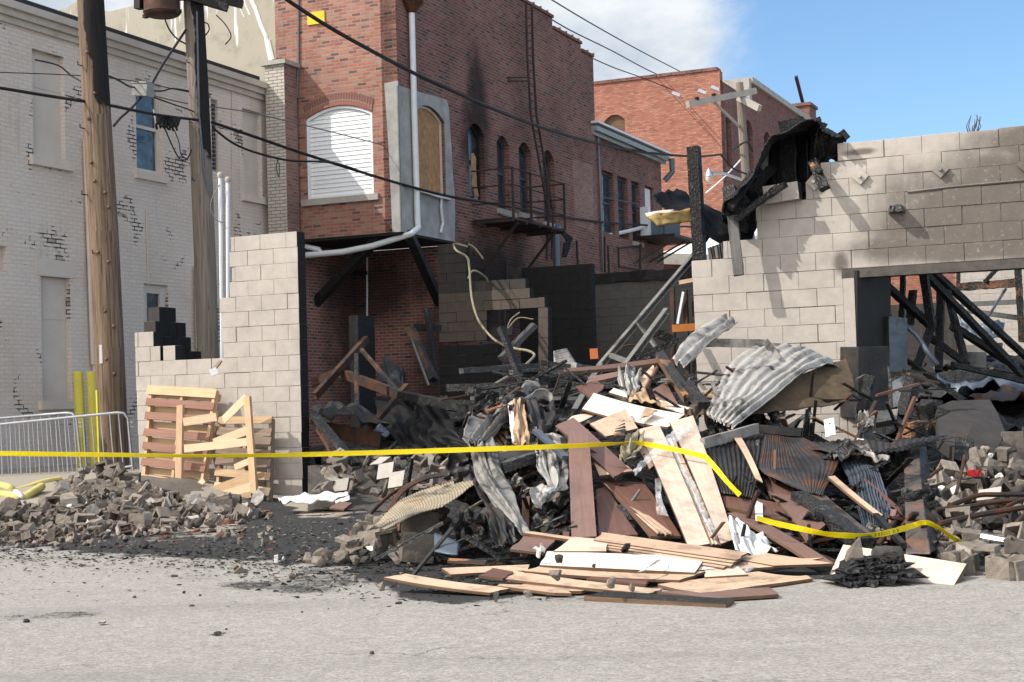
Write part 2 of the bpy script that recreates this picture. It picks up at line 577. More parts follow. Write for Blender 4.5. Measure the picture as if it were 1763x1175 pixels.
def charmat(name, base=0.0085, ash=0.35, brown=0.0, scale=34, bd=0.007, wood=(0.20, 0.10, 0.05)):
    m, t, b, uv, pos, ob = newmat(name)
    vo = nd(t, 'ShaderNodeTexVoronoi', {'Vector': mapv(t, uv, (0.6, 1.0, 1.0)), 'Scale': scale, 'Randomness': 0.75}, feature='DISTANCE_TO_EDGE').outputs[0]
    cell = rng(t, vo, 0.0, 0.16)
    n1 = nz(t, pos, 6, 6, 0.65)
    n2 = nz(t, pos, 40, 4, 0.7)
    col = ramp(t, n2, [(0.25, base * 0.8), (0.75, base * 2.8)])
    col = mix(t, mth(t, 'MULTIPLY_ADD', cell, 0.35, 0.65), tuple([base * 0.2] * 3), col)
    col = mix(t, mth(t, 'MULTIPLY', mth(t, 'MULTIPLY', ramp(t, n1, [(0.55, 0.0), (0.72, 1.0)]), cell), ash), col, (0.16, 0.155, 0.15))
    if brown:
        col = mix(t, mth(t, 'MULTIPLY', ramp(t, nz(t, pos, 2.6, 5, 0.6), [(0.50, 0.0), (0.62, 1.0)]), brown), col, wood)
    h = mth(t, 'ADD', mth(t, 'MULTIPLY', cell, 1.0), mth(t, 'MULTIPLY', n2, 0.4))
    setp(t, b, col=col, rough=0.55, spec=0.3, nrm=bump(t, h, bd, 0.9))
    return m

def metalmat(name, base, soot=0.5, rust=0.3, metal=0.55, rough=0.5, streak=0.4, rustc=(0.20, 0.075, 0.025), sc=2.2):
    m, t, b, uv, pos, ob = newmat(name)
    r = rand(t)
    pv = nd(t, 'ShaderNodeVectorMath', {0: pos, 1: nd(t, 'ShaderNodeCombineXYZ', {0: mth(t, 'MULTIPLY', r, 9.0)}).outputs[0]}, operation='ADD').outputs[0]
    n1 = nz(t, pv, sc, 7, 0.65, 0.5)
    n2 = nz(t, pv, sc * 2.1, 6, 0.66, 0.3)
    st = nz(t, mapv(t, uv, (9, 0.9, 1)), 1.4, 5, 0.65)
    fine = nz(t, pos, 45, 4, 0.7)
    col = mix(t, 0.6, base, ramp(t, n2, [(0.3, 0.3), (0.7, 0.7)]), 'OVERLAY')
    col = mix(t, mth(t, 'MULTIPLY', rng(t, st, 0.48, 0.70), streak), col, tuple(c * 0.25 for c in base))
    if rust:
        rm = ramp(t, mth(t, 'ADD', mth(t, 'MULTIPLY', n2, 0.75), mth(t, 'MULTIPLY', fine, 0.25)), [(0.60 - rust * 0.25, 0.0), (0.66 - rust * 0.22, 1.0)])
        col = mix(t, mth(t, 'MULTIPLY', rm, 0.9), col, mix(t, fine, rustc, tuple(c * 0.4 for c in rustc)))
    if soot:
        smk = ramp(t, n1, [(0.66 - soot * 0.36, 0.0), (0.76 - soot * 0.30, 1.0)])
        col = mix(t, mth(t, 'MULTIPLY', smk, 0.93), col, ramp(t, fine, [(0.3, 0.012), (0.7, 0.035)]))
    setp(t, b, col=col, rough=rough, metal=metal, spec=0.4, nrm=bump(t, mth(t, 'ADD', fine, mth(t, 'MULTIPLY', n2, 2)), 0.004, 0.6))
    return m

def plain(name, col, rough=0.7, metal=0.0, var=0.25, sc=8, bd=0.003, dirt=0.15, dirtc=(0.06, 0.055, 0.05), spec=0.35, orand=0.0):
    m, t, b, uv, pos, ob = newmat(name)
    n1 = nz(t, pos, sc, 6, 0.65)
    n2 = nz(t, pos, sc * 7, 4, 0.7)
    c = mix(t, var, col, ramp(t, n1, [(0.3, 0.28), (0.7, 0.72)]), 'OVERLAY')
    if orand:
        c = mix(t, orand, c, ramp(t, rand(t), [(0.0, 0.22), (1.0, 0.74)]), 'OVERLAY')
    c = mix(t, mth(t, 'MULTIPLY', rng(t, nz(t, pos, sc * 0.6, 6, 0.65, 0.4), 0.5, 0.74), dirt), c, dirtc)
    setp(t, b, col=c, rough=rough, metal=metal, spec=spec, nrm=bump(t, mth(t, 'ADD', n2, n1), bd, 0.7))
    return m

M = {}
A_WH = -9.44                       # side facade of the painted building
B_BR = 9.55                        # street face of the brick bay
A_BR = on(('b', B_BR), 687, 250)[0]  # its long side facade
B_LOW = on(('a', A_BR), 785, 420)[0]  # recessed lower wall
print('A_BR', A_BR, 'B_LOW', B_LOW)
plS, plW, plB, plF = ('a', A_BR), ('a', A_WH), ('b', B_BR), ('b', 0.0)

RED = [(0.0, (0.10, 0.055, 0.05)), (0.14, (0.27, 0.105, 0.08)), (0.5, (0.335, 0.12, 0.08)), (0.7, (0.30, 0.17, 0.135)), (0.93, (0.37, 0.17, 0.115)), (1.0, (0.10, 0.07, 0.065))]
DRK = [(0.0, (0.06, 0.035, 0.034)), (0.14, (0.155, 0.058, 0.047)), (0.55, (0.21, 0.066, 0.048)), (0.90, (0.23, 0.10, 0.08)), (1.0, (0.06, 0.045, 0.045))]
LOW = [(0.0, (0.09, 0.05, 0.045)), (0.2, (0.27, 0.085, 0.06)), (0.6, (0.33, 0.10, 0.07)), (1.0, (0.17, 0.09, 0.075))]
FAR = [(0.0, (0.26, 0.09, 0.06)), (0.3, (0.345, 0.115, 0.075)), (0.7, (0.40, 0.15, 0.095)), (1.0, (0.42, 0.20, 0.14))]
p_w1 = on3(plS, 820, 235)
p_w2 = on3(plS, 822, 180)
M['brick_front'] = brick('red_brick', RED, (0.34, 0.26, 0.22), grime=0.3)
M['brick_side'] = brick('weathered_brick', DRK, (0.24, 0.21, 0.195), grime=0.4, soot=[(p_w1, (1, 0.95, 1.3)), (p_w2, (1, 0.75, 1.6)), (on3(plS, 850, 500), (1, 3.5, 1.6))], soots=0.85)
M['brick_low'] = brick('lower_brick', LOW, (0.36, 0.32, 0.29), grime=0.35, soot=[(F(-9.0, 12, 3.7), (2.6, 2, 1.0)), (F(-7.0, 12, 1.6), (1.2, 2, 2.4)), (F(-9.3, 12, 2.2), (0.7, 2, 3))], soots=0.8)
M['brick_far'] = brick('far_brick', FAR, (0.27, 0.19, 0.155), grime=0.2)
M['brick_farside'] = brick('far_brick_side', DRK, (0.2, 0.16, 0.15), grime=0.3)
M['brick_white'] = brick('painted_brick', [(0.0, (0.655, 0.56, 0.485)), (1.0, (0.70, 0.605, 0.525))], (0.4, 0.4, 0.4), bd=0.004, grime=0.22, peel=True)
M['brick_glazed'] = brick('pale_brick', [(0.0, (0.46, 0.41, 0.36)), (1.0, (0.53, 0.48, 0.42))], (0.26, 0.235, 0.21), msize=0.008, grime=0.2)
M['brick_pier'] = brick('pier_brick', [(0.0, (0.20, 0.09, 0.07)), (1.0, (0.30, 0.16, 0.13))], (0.30, 0.26, 0.24), grime=0.3)
M['paint_trim'] = plain('trim_paint', (0.64, 0.555, 0.48), 0.6, var=0.2, sc=3, dirt=0.2)
M['blind_panel'] = plain('blind_panel_paint', (0.61, 0.535, 0.465), 0.7, var=0.25, sc=1.6, dirt=0.15)
M['trim_cream'] = plain('cornice_paint', (0.52, 0.46, 0.39), 0.6, var=0.2, sc=3, dirt=0.25)
M['roof_dark'] = plain('roof_felt', (0.035, 0.035, 0.038), 0.9, var=0.4, sc=5)
M['white'] = plain('white_paint', (0.78, 0.78, 0.77), 0.45, var=0.15, sc=3, dirt=0.12)
M['white_pipe'] = plain('white_pipe_paint', (0.66, 0.68, 0.70), 0.45, var=0.15, sc=4, dirt=0.15)
M['stone'] = plain('limestone', (0.36, 0.335, 0.30), 0.85, var=0.3, sc=5, dirt=0.3)
M['render_patch'] = plain('cement_render', (0.33, 0.325, 0.315), 0.9, var=0.55, sc=2.2, dirt=0.45, dirtc=(0.13, 0.125, 0.12))
M['osb'] = plain('osb_board', (0.36, 0.20, 0.09), 0.8, var=0.7, sc=9, dirt=0.25)
M['black'] = plain('black_paint', (0.012, 0.012, 0.013), 0.6, var=0.3)
M['dark_frame'] = plain('sooty_frame', (0.05, 0.055, 0.065), 0.6, var=0.4, sc=6)
M['iron'] = metalmat('rusty_iron', (0.035, 0.022, 0.020), soot=0.3, rust=0.35, metal=0.2, rough=0.75, rustc=(0.10, 0.035, 0.02))
M['grey_steel'] = plain('grey_steel', (0.10, 0.13, 0.16), 0.5, 0.3, sc=6)
M['galv'] = plain('galvanised', (0.52, 0.54, 0.57), 0.38, 0.85, var=0.2, sc=12, dirt=0.1)
M['yellow_sign'] = plain('yellow_plaque', (0.68, 0.47, 0.015), 0.6, var=0.2, sc=4)
M['bollard'] = plain('bollard_yellow', (0.60, 0.53, 0.07), 0.6, var=0.25, sc=4, dirt=0.25)
M['hose'] = plain('yellow_hose', (0.55, 0.47, 0.16), 0.8, var=0.35, sc=9, dirt=0.35)
M['siding'] = plain('vinyl_siding', (0.74, 0.755, 0.77), 0.45, var=0.1, sc=1.5, dirt=0.06)
M['wire'] = plain('cable_jacket', (0.012, 0.012, 0.013), 0.6, var=0.2)
M['wire_grey'] = plain('bare_cable', (0.16, 0.16, 0.17), 0.5, 0.3, var=0.2)
M['rust_brown'] = metalmat('transformer_paint', (0.075, 0.035, 0.026), soot=0.25, rust=0.4, metal=0.2, rough=0.6)
M['stucco'] = None

def glassmat(name, col=(0.02, 0.025, 0.03), rough=0.06):
    m, t, b, uv, pos, ob = newmat(name)
    n = nz(t, pos, 2.0, 4, 0.6)
    c = mix(t, rng(t, nz(t, pos, 5, 5, 0.6), 0.45, 0.8), col, tuple(min(1, x * 3 + 0.01) for x in col))
    setp(t, b, col=c, rough=rough, spec=0.7, nrm=bump(t, n, 0.02, 0.25))
    return m
M['glass'] = glassmat('window_glass', (0.03, 0.045, 0.06))
M['glass_soot'] = glassmat('sooty_glass', (0.02, 0.024, 0.03), 0.22)

def mk_stucco():
    m, t, b, uv, pos, ob = newmat('stucco')
    n1 = nz(t, uv, 1.6, 7, 0.62, 0.3); n2 = nz(t, uv, 0.5, 4, 0.6); f = nz(t, uv, 30, 4, 0.7)
    c = mix(t, n2, (0.36, 0.325, 0.26), (0.43, 0.395, 0.325))
    c = mix(t, rng(t, n1, 0.5, 0.72), c, (0.30, 0.275, 0.23))
    st = nz(t, mapv(t, uv, (5.5, 0.35, 1)), 1.0, 3, 0.55, 0.25)
    c = mix(t, ramp(t, st, [(0.62, 0.0), (0.655, 1.0)]), c, (0.78, 0.77, 0.74))
    setp(t, b, col=c, rough=0.9, spec=0.2, nrm=bump(t, mth(t, 'ADD', f, n1), 0.006))
    return m
M['stucco'] = mk_stucco()

# painted block wall with its fire stains
dz = lambda px, py: on3(plF, px, py)
PALE = (0.415, 0.372, 0.333)
M['cmu'] = cmumat('painted_block', PALE, soot=[(dz(1690, 350), (1.5, 0.5, 0.75)), (dz(1640, 395), (1.35, 0.5, 0.50)), (dz(1760, 380), (1.4, 0.5, 0.62)), (dz(1560, 425), (0.95, 0.5, 0.24)), (dz(1660, 432), (1.6, 0.5, 0.17)), (dz(1740, 300), (1.0, 0.5, 0.4)), (dz(1790, 240), (0.9, 0.5, 0.3)), (dz(1480, 262), (0.22, 0.3, 0.05)),
                       (dz(1448, 452), (0.14, 0.3, 0.2))], soots=0.74, crack=0.5)
M['cmu_bright'] = cmumat('painted_block_clean', PALE, crack=0.35)
M['cmu_black'] = cmumat('burnt_block', (0.016, 0.015, 0.0145), crack=0.2)
M['cmu_sooty'] = cmumat('sooty_block', (0.046, 0.041, 0.038), crack=0.5, drip=0.8)
M['cmu_brown'] = cmumat('browned_block', (0.092, 0.073, 0.06), crack=0.4, drip=0.6)
M['cmu_grey'] = cmumat('smoked_block', (0.10, 0.093, 0.085), crack=0.3, drip=0.6)
M['cmu_raw'] = plain('raw_concrete', (0.215, 0.182, 0.152), 0.92, var=0.6, sc=14, bd=0.010, dirt=0.4, dirtc=(0.09, 0.08, 0.07), spec=0.15, orand=0.65)
M['cmu_chippaint'] = plain('painted_face', (0.40, 0.365, 0.325), 0.8, var=0.3, sc=10, dirt=0.3, orand=0.35)
M['brick_chip'] = plain('broken_brick', (0.19, 0.075, 0.05), 0.9, var=0.6, sc=16, bd=0.008, dirt=0.45, orand=0.6)
M['chip_dark'] = plain('sooty_rubble', (0.06, 0.053, 0.048), 0.9, var=0.6, sc=14, bd=0.010, dirt=0.4, dirtc=(0.02, 0.02, 0.02), orand=0.5)
M['white_block'] = plain('white_lump', (0.68, 0.66, 0.61), 0.8, var=0.25, sc=10, dirt=0.25)
M['mortar_dark'] = plain('joint_mortar', (0.32, 0.28, 0.245), 0.95, var=0.4, sc=12)  # the mortar's own colour, set back in the block joints

M['char'] = charmat('charred_wood')
M['char_ash'] = charmat('ashy_char', 0.016, 0.8)
M['char_brown'] = charmat('half_burnt_wood', 0.016, 0.3, 0.85, wood=(0.17, 0.075, 0.035))
M['char_orange'] = charmat('singed_wood', 0.02, 0.1, 1.0, wood=(0.42, 0.19, 0.085))
M['char_flat'] = charmat('char_debris', 0.0045, 0.22, 0.12, scale=16, bd=0.02, wood=(0.07, 0.045, 0.03))
M['char_grey'] = charmat('weathered_char', 0.05, 0.75, 0.2, wood=(0.13, 0.11, 0.10))
M['soot_black'] = plain('soot_film', (0.006, 0.0065, 0.008), 0.6, var=0.4, sc=5, spec=0.2)
M['grey_wood'] = woodmat('weathered_wood', (0.17, 0.165, 0.16), (0.07, 0.068, 0.066), 0.8, 0.85, 0.004, 0.1, 0.5)
M['sooty_lintel'] = plain('sooty_lintel', (0.085, 0.076, 0.068), 0.85, var=0.6, sc=9, bd=.006, dirt=0.6, dirtc=(0.02, 0.018, 0.017))
M['box_grey'] = plain('box_paint', (0.27, 0.27, 0.265), 0.5, 0.2, var=0.3, sc=14, dirt=0.4)
M['tan'] = woodmat('tan_board', (0.60, 0.425, 0.30), (0.53, 0.365, 0.25), 0.6, 0.7, 0.001, 0.28, 0.5, 0.8)
M['tan_pale'] = woodmat('pale_board', (0.69, 0.55, 0.435), (0.64, 0.49, 0.38), 0.5, 0.65, 0.0008, 0.15, 0.32, 0.7)
M['cream'] = woodmat('cream_board', (0.80, 0.725, 0.63), (0.76, 0.67, 0.57), 0.5, 0.6, 0.0008, 0.1, 0.25, 0.6)
M['brown'] = woodmat('brown_veneer', (0.185, 0.090, 0.062), (0.105, 0.050, 0.036), 1.0, 0.5, 0.001, 0.35, 0.25)
M['mauve'] = woodmat('dusty_brown_veneer', (0.235, 0.140, 0.112), (0.175, 0.098, 0.078), 0.9, 0.5, 0.001, 0.25, 0.25)
M['board_edge'] = woodmat('board_edge', (0.20, 0.12, 0.07), (0.09, 0.055, 0.035), 1.0, 0.85, 0.002, 0.3, 0.4)
M['pine'] = woodmat('pallet_pine', (0.57, 0.405, 0.25), (0.45, 0.285, 0.16), 1.0, 0.75, 0.002, 0.35, 0.12)
M['pine_pale'] = woodmat('split_pine', (0.72, 0.57, 0.39), (0.60, 0.445, 0.28), 1.0, 0.75, 0.002, 0.25, 0.05)
M['pine_red'] = woodmat('red_pallet_slat', (0.31, 0.16, 0.115), (0.23, 0.115, 0.08), 1.0, 0.75, 0.002, 0.4, 0.15)
M['pine_grey'] = woodmat('worn_pallet_slat', (0.26, 0.20, 0.15), (0.17, 0.115, 0.085), 1.0, 0.8, 0.002, 0.4, 0.2)
M['bent_metal'] = metalmat('smoked_sheet_metal', (0.46, 0.44, 0.41), soot=0.42, rust=0.05, metal=0.35, rough=0.5, streak=0.55)
M['grey_metal'] = metalmat('grey_sheet_metal', (0.27, 0.255, 0.235), soot=0.48, rust=0.08, metal=0.3, rough=0.55)
M['dark_metal'] = metalmat('blackened_sheet', (0.045, 0.043, 0.043), soot=0.6, rust=0.12, metal=0.35, rough=0.5)
M['blue_metal'] = metalmat('blue_grey_sheet', (0.11, 0.135, 0.17), soot=0.35, rust=0.05, metal=0.45, rough=0.45)
M['rust_metal'] = metalmat('rusty_sheet', (0.06, 0.055, 0.055), soot=0.5, rust=0.42, metal=0.35, rough=0.55, rustc=(0.21, 0.08, 0.03))
M['tan_metal'] = metalmat('singed_sheet', (0.36, 0.30, 0.215), soot=0.36, rust=0.15, metal=0.25, rough=0.55, rustc=(0.36, 0.20, 0.07), streak=0.3)
M['rust_bar'] = metalmat('rusty_steel', (0.075, 0.035, 0.02), soot=0.55, rust=0.45, metal=0.2, rough=0.8, rustc=(0.14, 0.052, 0.024), sc=4)
M['steel_bar'] = metalmat('bare_steel', (0.21, 0.20, 0.185), soot=0.35, rust=0.15, metal=0.35, rough=0.5)
M['duct'] = metalmat('burnt_duct', (0.13, 0.11, 0.10), soot=0.42, rust=0.35, metal=0.35, rough=0.5, rustc=(0.36, 0.15, 0.07))
M['orange'] = plain('orange_rack_paint', (0.42, 0.13, 0.02), 0.6, var=0.4, sc=6, dirt=0.35)
M['orange_box'] = plain('orange_plastic', (0.62, 0.17, 0.06), 0.5, var=0.2)
M['paper'] = plain('torn_paper', (0.64, 0.635, 0.63), 0.8, var=0.15, sc=9, dirt=0.12)
M['kraft'] = plain('kraft_paper', (0.40, 0.27, 0.165), 0.85, var=0.4, sc=8, dirt=0.25)
M['scorched'] = plain('scorched_backing', (0.085, 0.06, 0.035), 0.95, var=0.6, sc=6, bd=0.012, dirt=0.6, dirtc=(0.02,0.017,0.014))
M['insul'] = plain('insulation', (0.36, 0.25, 0.10), 0.95, var=0.5, sc=9, bd=0.01, dirt=0.4)
M['slab'] = plain('burnt_slab', (0.042, 0.038, 0.036), 0.85, var=0.6, sc=6, bd=0.008, dirt=0.3, dirtc=(0.015, 0.015, 0.015))
M['red_plastic'] = plain('red_plastic', (0.45, 0.02, 0.025), 0.5)
M['tape'] = plain('barrier_tape', (0.86, 0.68, 0.008), 0.4, var=0.12, sc=5, dirt=0.05, spec=0.5)
M['tape_ink'] = plain('tape_print', (0.10, 0.085, 0.02), 0.6)
M['hose_pale'] = plain('melted_cable', (0.27, 0.23, 0.15), 0.7, var=0.5, sc=7, dirt=0.4)
M['brush'] = plain('bare_twig', (0.13, 0.10, 0.09), 0.8)

def mk_film():
    m, t, b, uv, pos, ob = newmat('plastic_film')
    n = nz(t, pos, 6, 4, 0.55, 1.2)
    setp(t, b, col=(0.70, 0.71, 0.72), rough=0.18, spec=0.7, nrm=bump(t, n, 0.02, 0.8))
    a = ramp(t, n, [(0.38, 0.10), (0.68, 0.50)])
    setp(t, b, alpha=a)
    return m
M['film'] = mk_film()

def mk_pole(name, c1, c2, charpts):
    m, t, b, uv, pos, ob = newmat(name)
    g = nz(t, mapv(t, uv, (0.8, 26, 1)), 1.0, 6, 0.65, 0.5)
    g2 = nz(t, mapv(t, uv, (1.6, 60, 1)), 1.0, 4, 0.6)
    col = mix(t, rng(t, g, 0.3, 0.7), c1, c2)
    crack = ramp(t, g2, [(0.62, 0.0), (0.68, 1.0)])
    col = mix(t, mth(t, 'MULTIPLY', crack, 0.75), col, (0.035, 0.025, 0.02))
    vo = nd(t, 'ShaderNodeTexVoronoi', {'Vector': mapv(t, uv, (1.0, 2.0, 1)), 'Scale': 2.1}).outputs[0]
    col = mix(t, ramp(t, vo, [(0.05, 0.85), (0.10, 0.0)]), col, (0.06, 0.038, 0.025))
    # scorched flank towards the fire
    k = blobs(t, pos, charpts, nz(t, pos, 3, 4, 0.6))
    col = mix(t, mth(t, 'MULTIPLY', ramp(t, k, [(0.12, 0.0), (0.3, 1.0)]), 0.96), col, (0.013, 0.013, 0.014))
    setp(t, b, col=col, rough=0.85, spec=0.2, nrm=bump(t, mth(t, 'SUBTRACT', g, crack), 0.012))
    return m

def mk_ground():
    m, t, b, uv, pos, ob = newmat('asphalt')
    at = nd(t, 'ShaderNodeAttribute', attribute_name='soot').outputs['Fac']
    dt = nd(t, 'ShaderNodeAttribute', attribute_name='dust').outputs['Fac']
    f1 = nz(t, pos, 130, 3, 0.75); f2 = nz(t, pos, 46, 5, 0.7); f3 = nz(t, pos, 0.6, 6, 0.6); f4 = nz(t, pos, 9, 6, 0.7)
    vo = nd(t, 'ShaderNodeTexVoronoi', {'Vector': pos, 'Scale': 75.0}).outputs['Color']
    vs = nd(t, 'ShaderNodeSeparateXYZ', {0: vo}).outputs[0]
    col = mix(t, f3, (0.28, 0.262, 0.236), (0.335, 0.317, 0.29))
    col = mix(t, 0.32, col, ramp(t, vs, [(0.05, 0.16), (0.45, 0.47), (0.95, 0.86)]), 'OVERLAY')
    col = mix(t, 0.4, col, ramp(t, f1, [(0.3, 0.2), (0.7, 0.8)]), 'OVERLAY')
    col = mix(t, 0.35, col, ramp(t, f4, [(0.3, 0.3), (0.7, 0.7)]), 'OVERLAY')
    # tyre-worn streaks along the road, and hairline cracks
    stn = nz(t, mapv(t, pos, (0.10, 0.9, 1), (3, 1, 0)), 1.0, 4, 0.5)
    col = mix(t, mth(t, 'MULTIPLY', rng(t, stn, 0.50, 0.70), 0.34), col, (0.17, 0.165, 0.155))
    pt_ = nz(t, pos, 0.33, 5, 0.6, 0.5)
    col = mix(t, mth(t, 'MULTIPLY', rng(t, pt_, 0.53, 0.66), 0.22), col, (0.19, 0.175, 0.155))
    wv = mapv(t, pos, (0.35, 1.0, 1))
    cr = nd(t, 'ShaderNodeTexVoronoi', {'Vector': nd(t, 'ShaderNodeVectorMath', {0: wv, 1: nd(t, 'ShaderNodeTexNoise', {'Vector': pos, 'Scale': 2.2, 'Detail': 6}).outputs[1]}, operation='ADD').outputs[0], 'Scale': 0.62}, feature='DISTANCE_TO_EDGE').outputs[0]
    ck = mth(t, 'MULTIPLY', ramp(t, cr, [(0.0, 1.0), (0.007, 0.0)]), rng(t, nz(t, pos, 0.9, 3, 0.5), 0.53, 0.62))
    col = mix(t, mth(t, 'MULTIPLY', ck, 0.7), col, (0.05, 0.047, 0.043))
    dcol = mix(t, f2, (0.28, 0.235, 0.18), (0.40, 0.345, 0.28))
    col = mix(t, mth(t, 'MULTIPLY', dt, 0.9), col, dcol)
    sk = mth(t, 'ADD', at, mth(t, 'MULTIPLY', mth(t, 'SUBTRACT', f4, 0.5), 0.9))
    sk = mth(t, 'ADD', sk, mth(t, 'MULTIPLY', mth(t, 'SUBTRACT', f2, 0.5), 0.9))
    skm = mth(t, 'MULTIPLY', rng(t, sk, 0.36, 0.62), rng(t, at, 0.02, 0.15))
    col = mix(t, skm, col, ramp(t, f1, [(0.35, 0.022), (0.6, 0.05), (0.74, 0.16)]))
    h = mth(t, 'ADD', mth(t, 'MULTIPLY', vs, 0.5), mth(t, 'ADD', f1, mth(t, 'MULTIPLY', mth(t, 'MULTIPLY', f2, skm), 3.0)))
    h = mth(t, 'SUBTRACT', h, mth(t, 'MULTIPLY', ck, 2.0))
    setp(t, b, col=col, rough=0.92, spec=0.2, nrm=bump(t, h, 0.0028, 0.8))
    return m
M['ground'] = mk_ground()
# ------------------------------------------------------------------ ground
def gz(x, y):
    return 0.34 * sm(14.5, 21, y) * sm(-2.9, -4.3, x)

def build_ground():
    xs = np.concatenate([np.array([-300, -120, -60, -30, -18, -12]), np.arange(-9, 8.01, 0.09), np.array([10, 14, 20, 40, 80, 160, 300])])
    ys = np.concatenate([np.array([-30, -5, 1, 3]), np.arange(5, 21.5, 0.09), np.array([23, 26, 30, 36, 45, 70, 120, 250, 600])])
    nx, ny = len(xs), len(ys)
    ylow = [(-300, 950), (0, 950), (150, 956), (300, 962), (450, 967), (520, 973), (600, 985), (650, 1008), (710, 1040), (800, 1044), (880, 1030), (950, 1012), (1200, 1010), (1763, 985), (2200, 985)]
    yup = [(-300, 760), (430, 790), (470, 850), (520, 884), (600, 886), (650, 876), (700, 850), (760, 780), (2200, 700)]
    bl = [(60, 1062, 120, 8, 0.66), (20, 1064, 60, 8, 0.75), (430, 1008, 70, 10, 0.95), (520, 1014, 90, 12, 0.9), (330, 995, 60, 7, 0.6), (240, 998, 60, 6, 0.5), (130, 1058, 70, 6, 0.9), (560, 1000, 110, 14, 0.85), (375, 1093, 14, 3, 1.3), (640, 1128, 8, 3, 1.3), (560, 985, 90, 9, 0.8)]
    v, so, du = [], [], []
    for y in ys:
        for x in xs:
            z = gz(x, y)
            q = Vector((x * 0.9, y * 0.9, 0))
            if abs(x) < 10 and 4 < y < 22:
                z += 0.012 * noise.noise(q)
            v.append((x, y, z))
            px, py, d = proj((x, y, z))
            s = dd = 0.0
            if 4 < y < 26 and -500 < px < 2300:
                yl = np.interp(px, [a for a, b in ylow], [b for a, b in ylow])
                yu = np.interp(px, [a for a, b in yup], [b for a, b in yup])
                w = 14 * noise.noise(Vector((x * 1.3, y * 1.3, 3))) + 10 * noise.noise(Vector((x * 4, y * 4, 7)))
                s = sm(yl + 8, yl - 16, py + w) * sm(yu - 8, yu + 12, py + w)
                for (bx, by, rx, ry, k) in bl:
                    e = math.hypot((px - bx) / rx, (py - by) / ry)
                    s = max(s, 0.62 * k * sm(1.5, 0.3, e))
                dd = sm(yl - 22, yl - 55, py + w) * (1 - 0.9 * sm(0.4, 0.9, s))
                if px < 470:
                    kk = sm(470, 380, px) * sm(948, 905, py + w)
                    s *= 1 - 0.75 * kk
                    dd = max(dd, 0.75 * kk)
                # crushed red brick dust
            so.append(s); du.append(dd)
    f = [(j * nx + i, j * nx + i + 1, (j + 1) * nx + i + 1, (j + 1) * nx + i) for j in range(ny - 1) for i in range(nx - 1)]
    me = bpy.data.meshes.new('ground')
    me.from_pydata(v, [], f)
    for nm, arr in (('soot', so), ('dust', du)):
        at = me.attributes.new(nm, 'FLOAT', 'POINT')
        at.data.foreach_set('value', arr)
    me.polygons.foreach_set('use_smooth', [True] * len(f))
    me.materials.append(M['ground'])
    o = bpy.data.objects.new('ground', me)
    COL.objects.link(o)
    tag(o, 'grey asphalt street strewn with soot', kind='structure')
build_ground()

# ------------------------------------------------------------------ wall helpers
def quad(pl, *pxy):
    return [on(pl, x, y) for x, y in pxy]

def rectpx(pl, x0, y0, x1, y1):
    """upright rectangle on a block plane from two opposite pixel corners"""
    s0, z1 = on(pl, x0, y0)
    s1, z0 = on(pl, x1, y1)
    return s0, s1, z0, z1

def rect2(s0, s1, z0, z1):
    return [(s0, z0), (s1, z0), (s1, z1), (s0, z1)]

def arch2(s0, s1, z0, zs, rise, n=8):
    p = [(s0, z0), (s1, z0)]
    for k in range(n + 1):
        f = k / n
        p.append((s1 + (s0 - s1) * f, zs + rise * (1 - (2 * f - 1) ** 2)))
    return p

def ring(mb, pl, poly, w, fr, dep, mi=0):
    """frame of width fr following an opening, its face w behind the wall face"""
    cx = sum(p[0] for p in poly) / len(poly); cz = (min(p[1] for p in poly) + max(p[1] for p in poly)) / 2
    hs = (max(p[0] for p in poly) - min(p[0] for p in poly)) / 2; hz = (max(p[1] for p in poly) - min(p[1] for p in poly)) / 2
    inn = [(cx + (p[0] - cx) * (1 - fr / hs), cz + (p[1] - cz) * (1 - fr / hz)) for p in poly]
    n = len(poly)
    for k in range(n):
        a, b_, c, d = poly[k], poly[(k + 1) % n], inn[(k + 1) % n], inn[k]
        mb.face([pt(pl, *a, w), pt(pl, *b_, w), pt(pl, *c, w), pt(pl, *d, w)], None, mi)
        mb.face([pt(pl, *d, w), pt(pl, *c, w), pt(pl, *c, w + dep), pt(pl, *d, w + dep)], None, mi)
    return inn

def pbox(mb, pl, s0, s1, z0, z1, w0, w1, mi=0):
    mb.hexa([pt(pl, s0, z0, w0), pt(pl, s1, z0, w0), pt(pl, s1, z0, w1), pt(pl, s0, z0, w1), pt(pl, s0, z1, w0), pt(pl, s1, z1, w0), pt(pl, s1, z1, w1), pt(pl, s0, z1, w1)], mi)

def sash(parent, pl, poly, w=0.10, frame='dark_frame', glass='glass', fr=0.07, mid=True, label=None, sill=None):
    s0, s1 = min(p[0] for p in poly), max(p[0] for p in poly)
    z0, z1 = min(p[1] for p in poly), max(p[1] for p in poly)
    mb = MB()
    inn = ring(mb, pl, poly, w, fr, 0.05)
    if mid:
        zm = z0 + (z1 - z0) * 0.5
        pbox(mb, pl, s0 + fr * 0.8, s1 - fr * 0.8, zm - 0.03, zm + 0.03, w + 0.003, w + 0.05)
    wn = mb.build('window', M[frame], parent)
    if label: wn['label'] = label
    gb = MB()
    tris = tessellate_polygon([[Vector((q[0], q[1], 0)) for q in inn]])
    for tr in tris:
        gb.face([pt(pl, *inn[k], w + 0.04) for k in tr])
    gb.build('pane', M[glass], wn)
    if sill:
        sb = MB()
        pbox(sb, pl, s0 - 0.08, s1 + 0.08, z0 - 0.12, z0 - 0.002, -0.06, 0.09)
        sb.build('sill', M[sill], wn)
    return wn

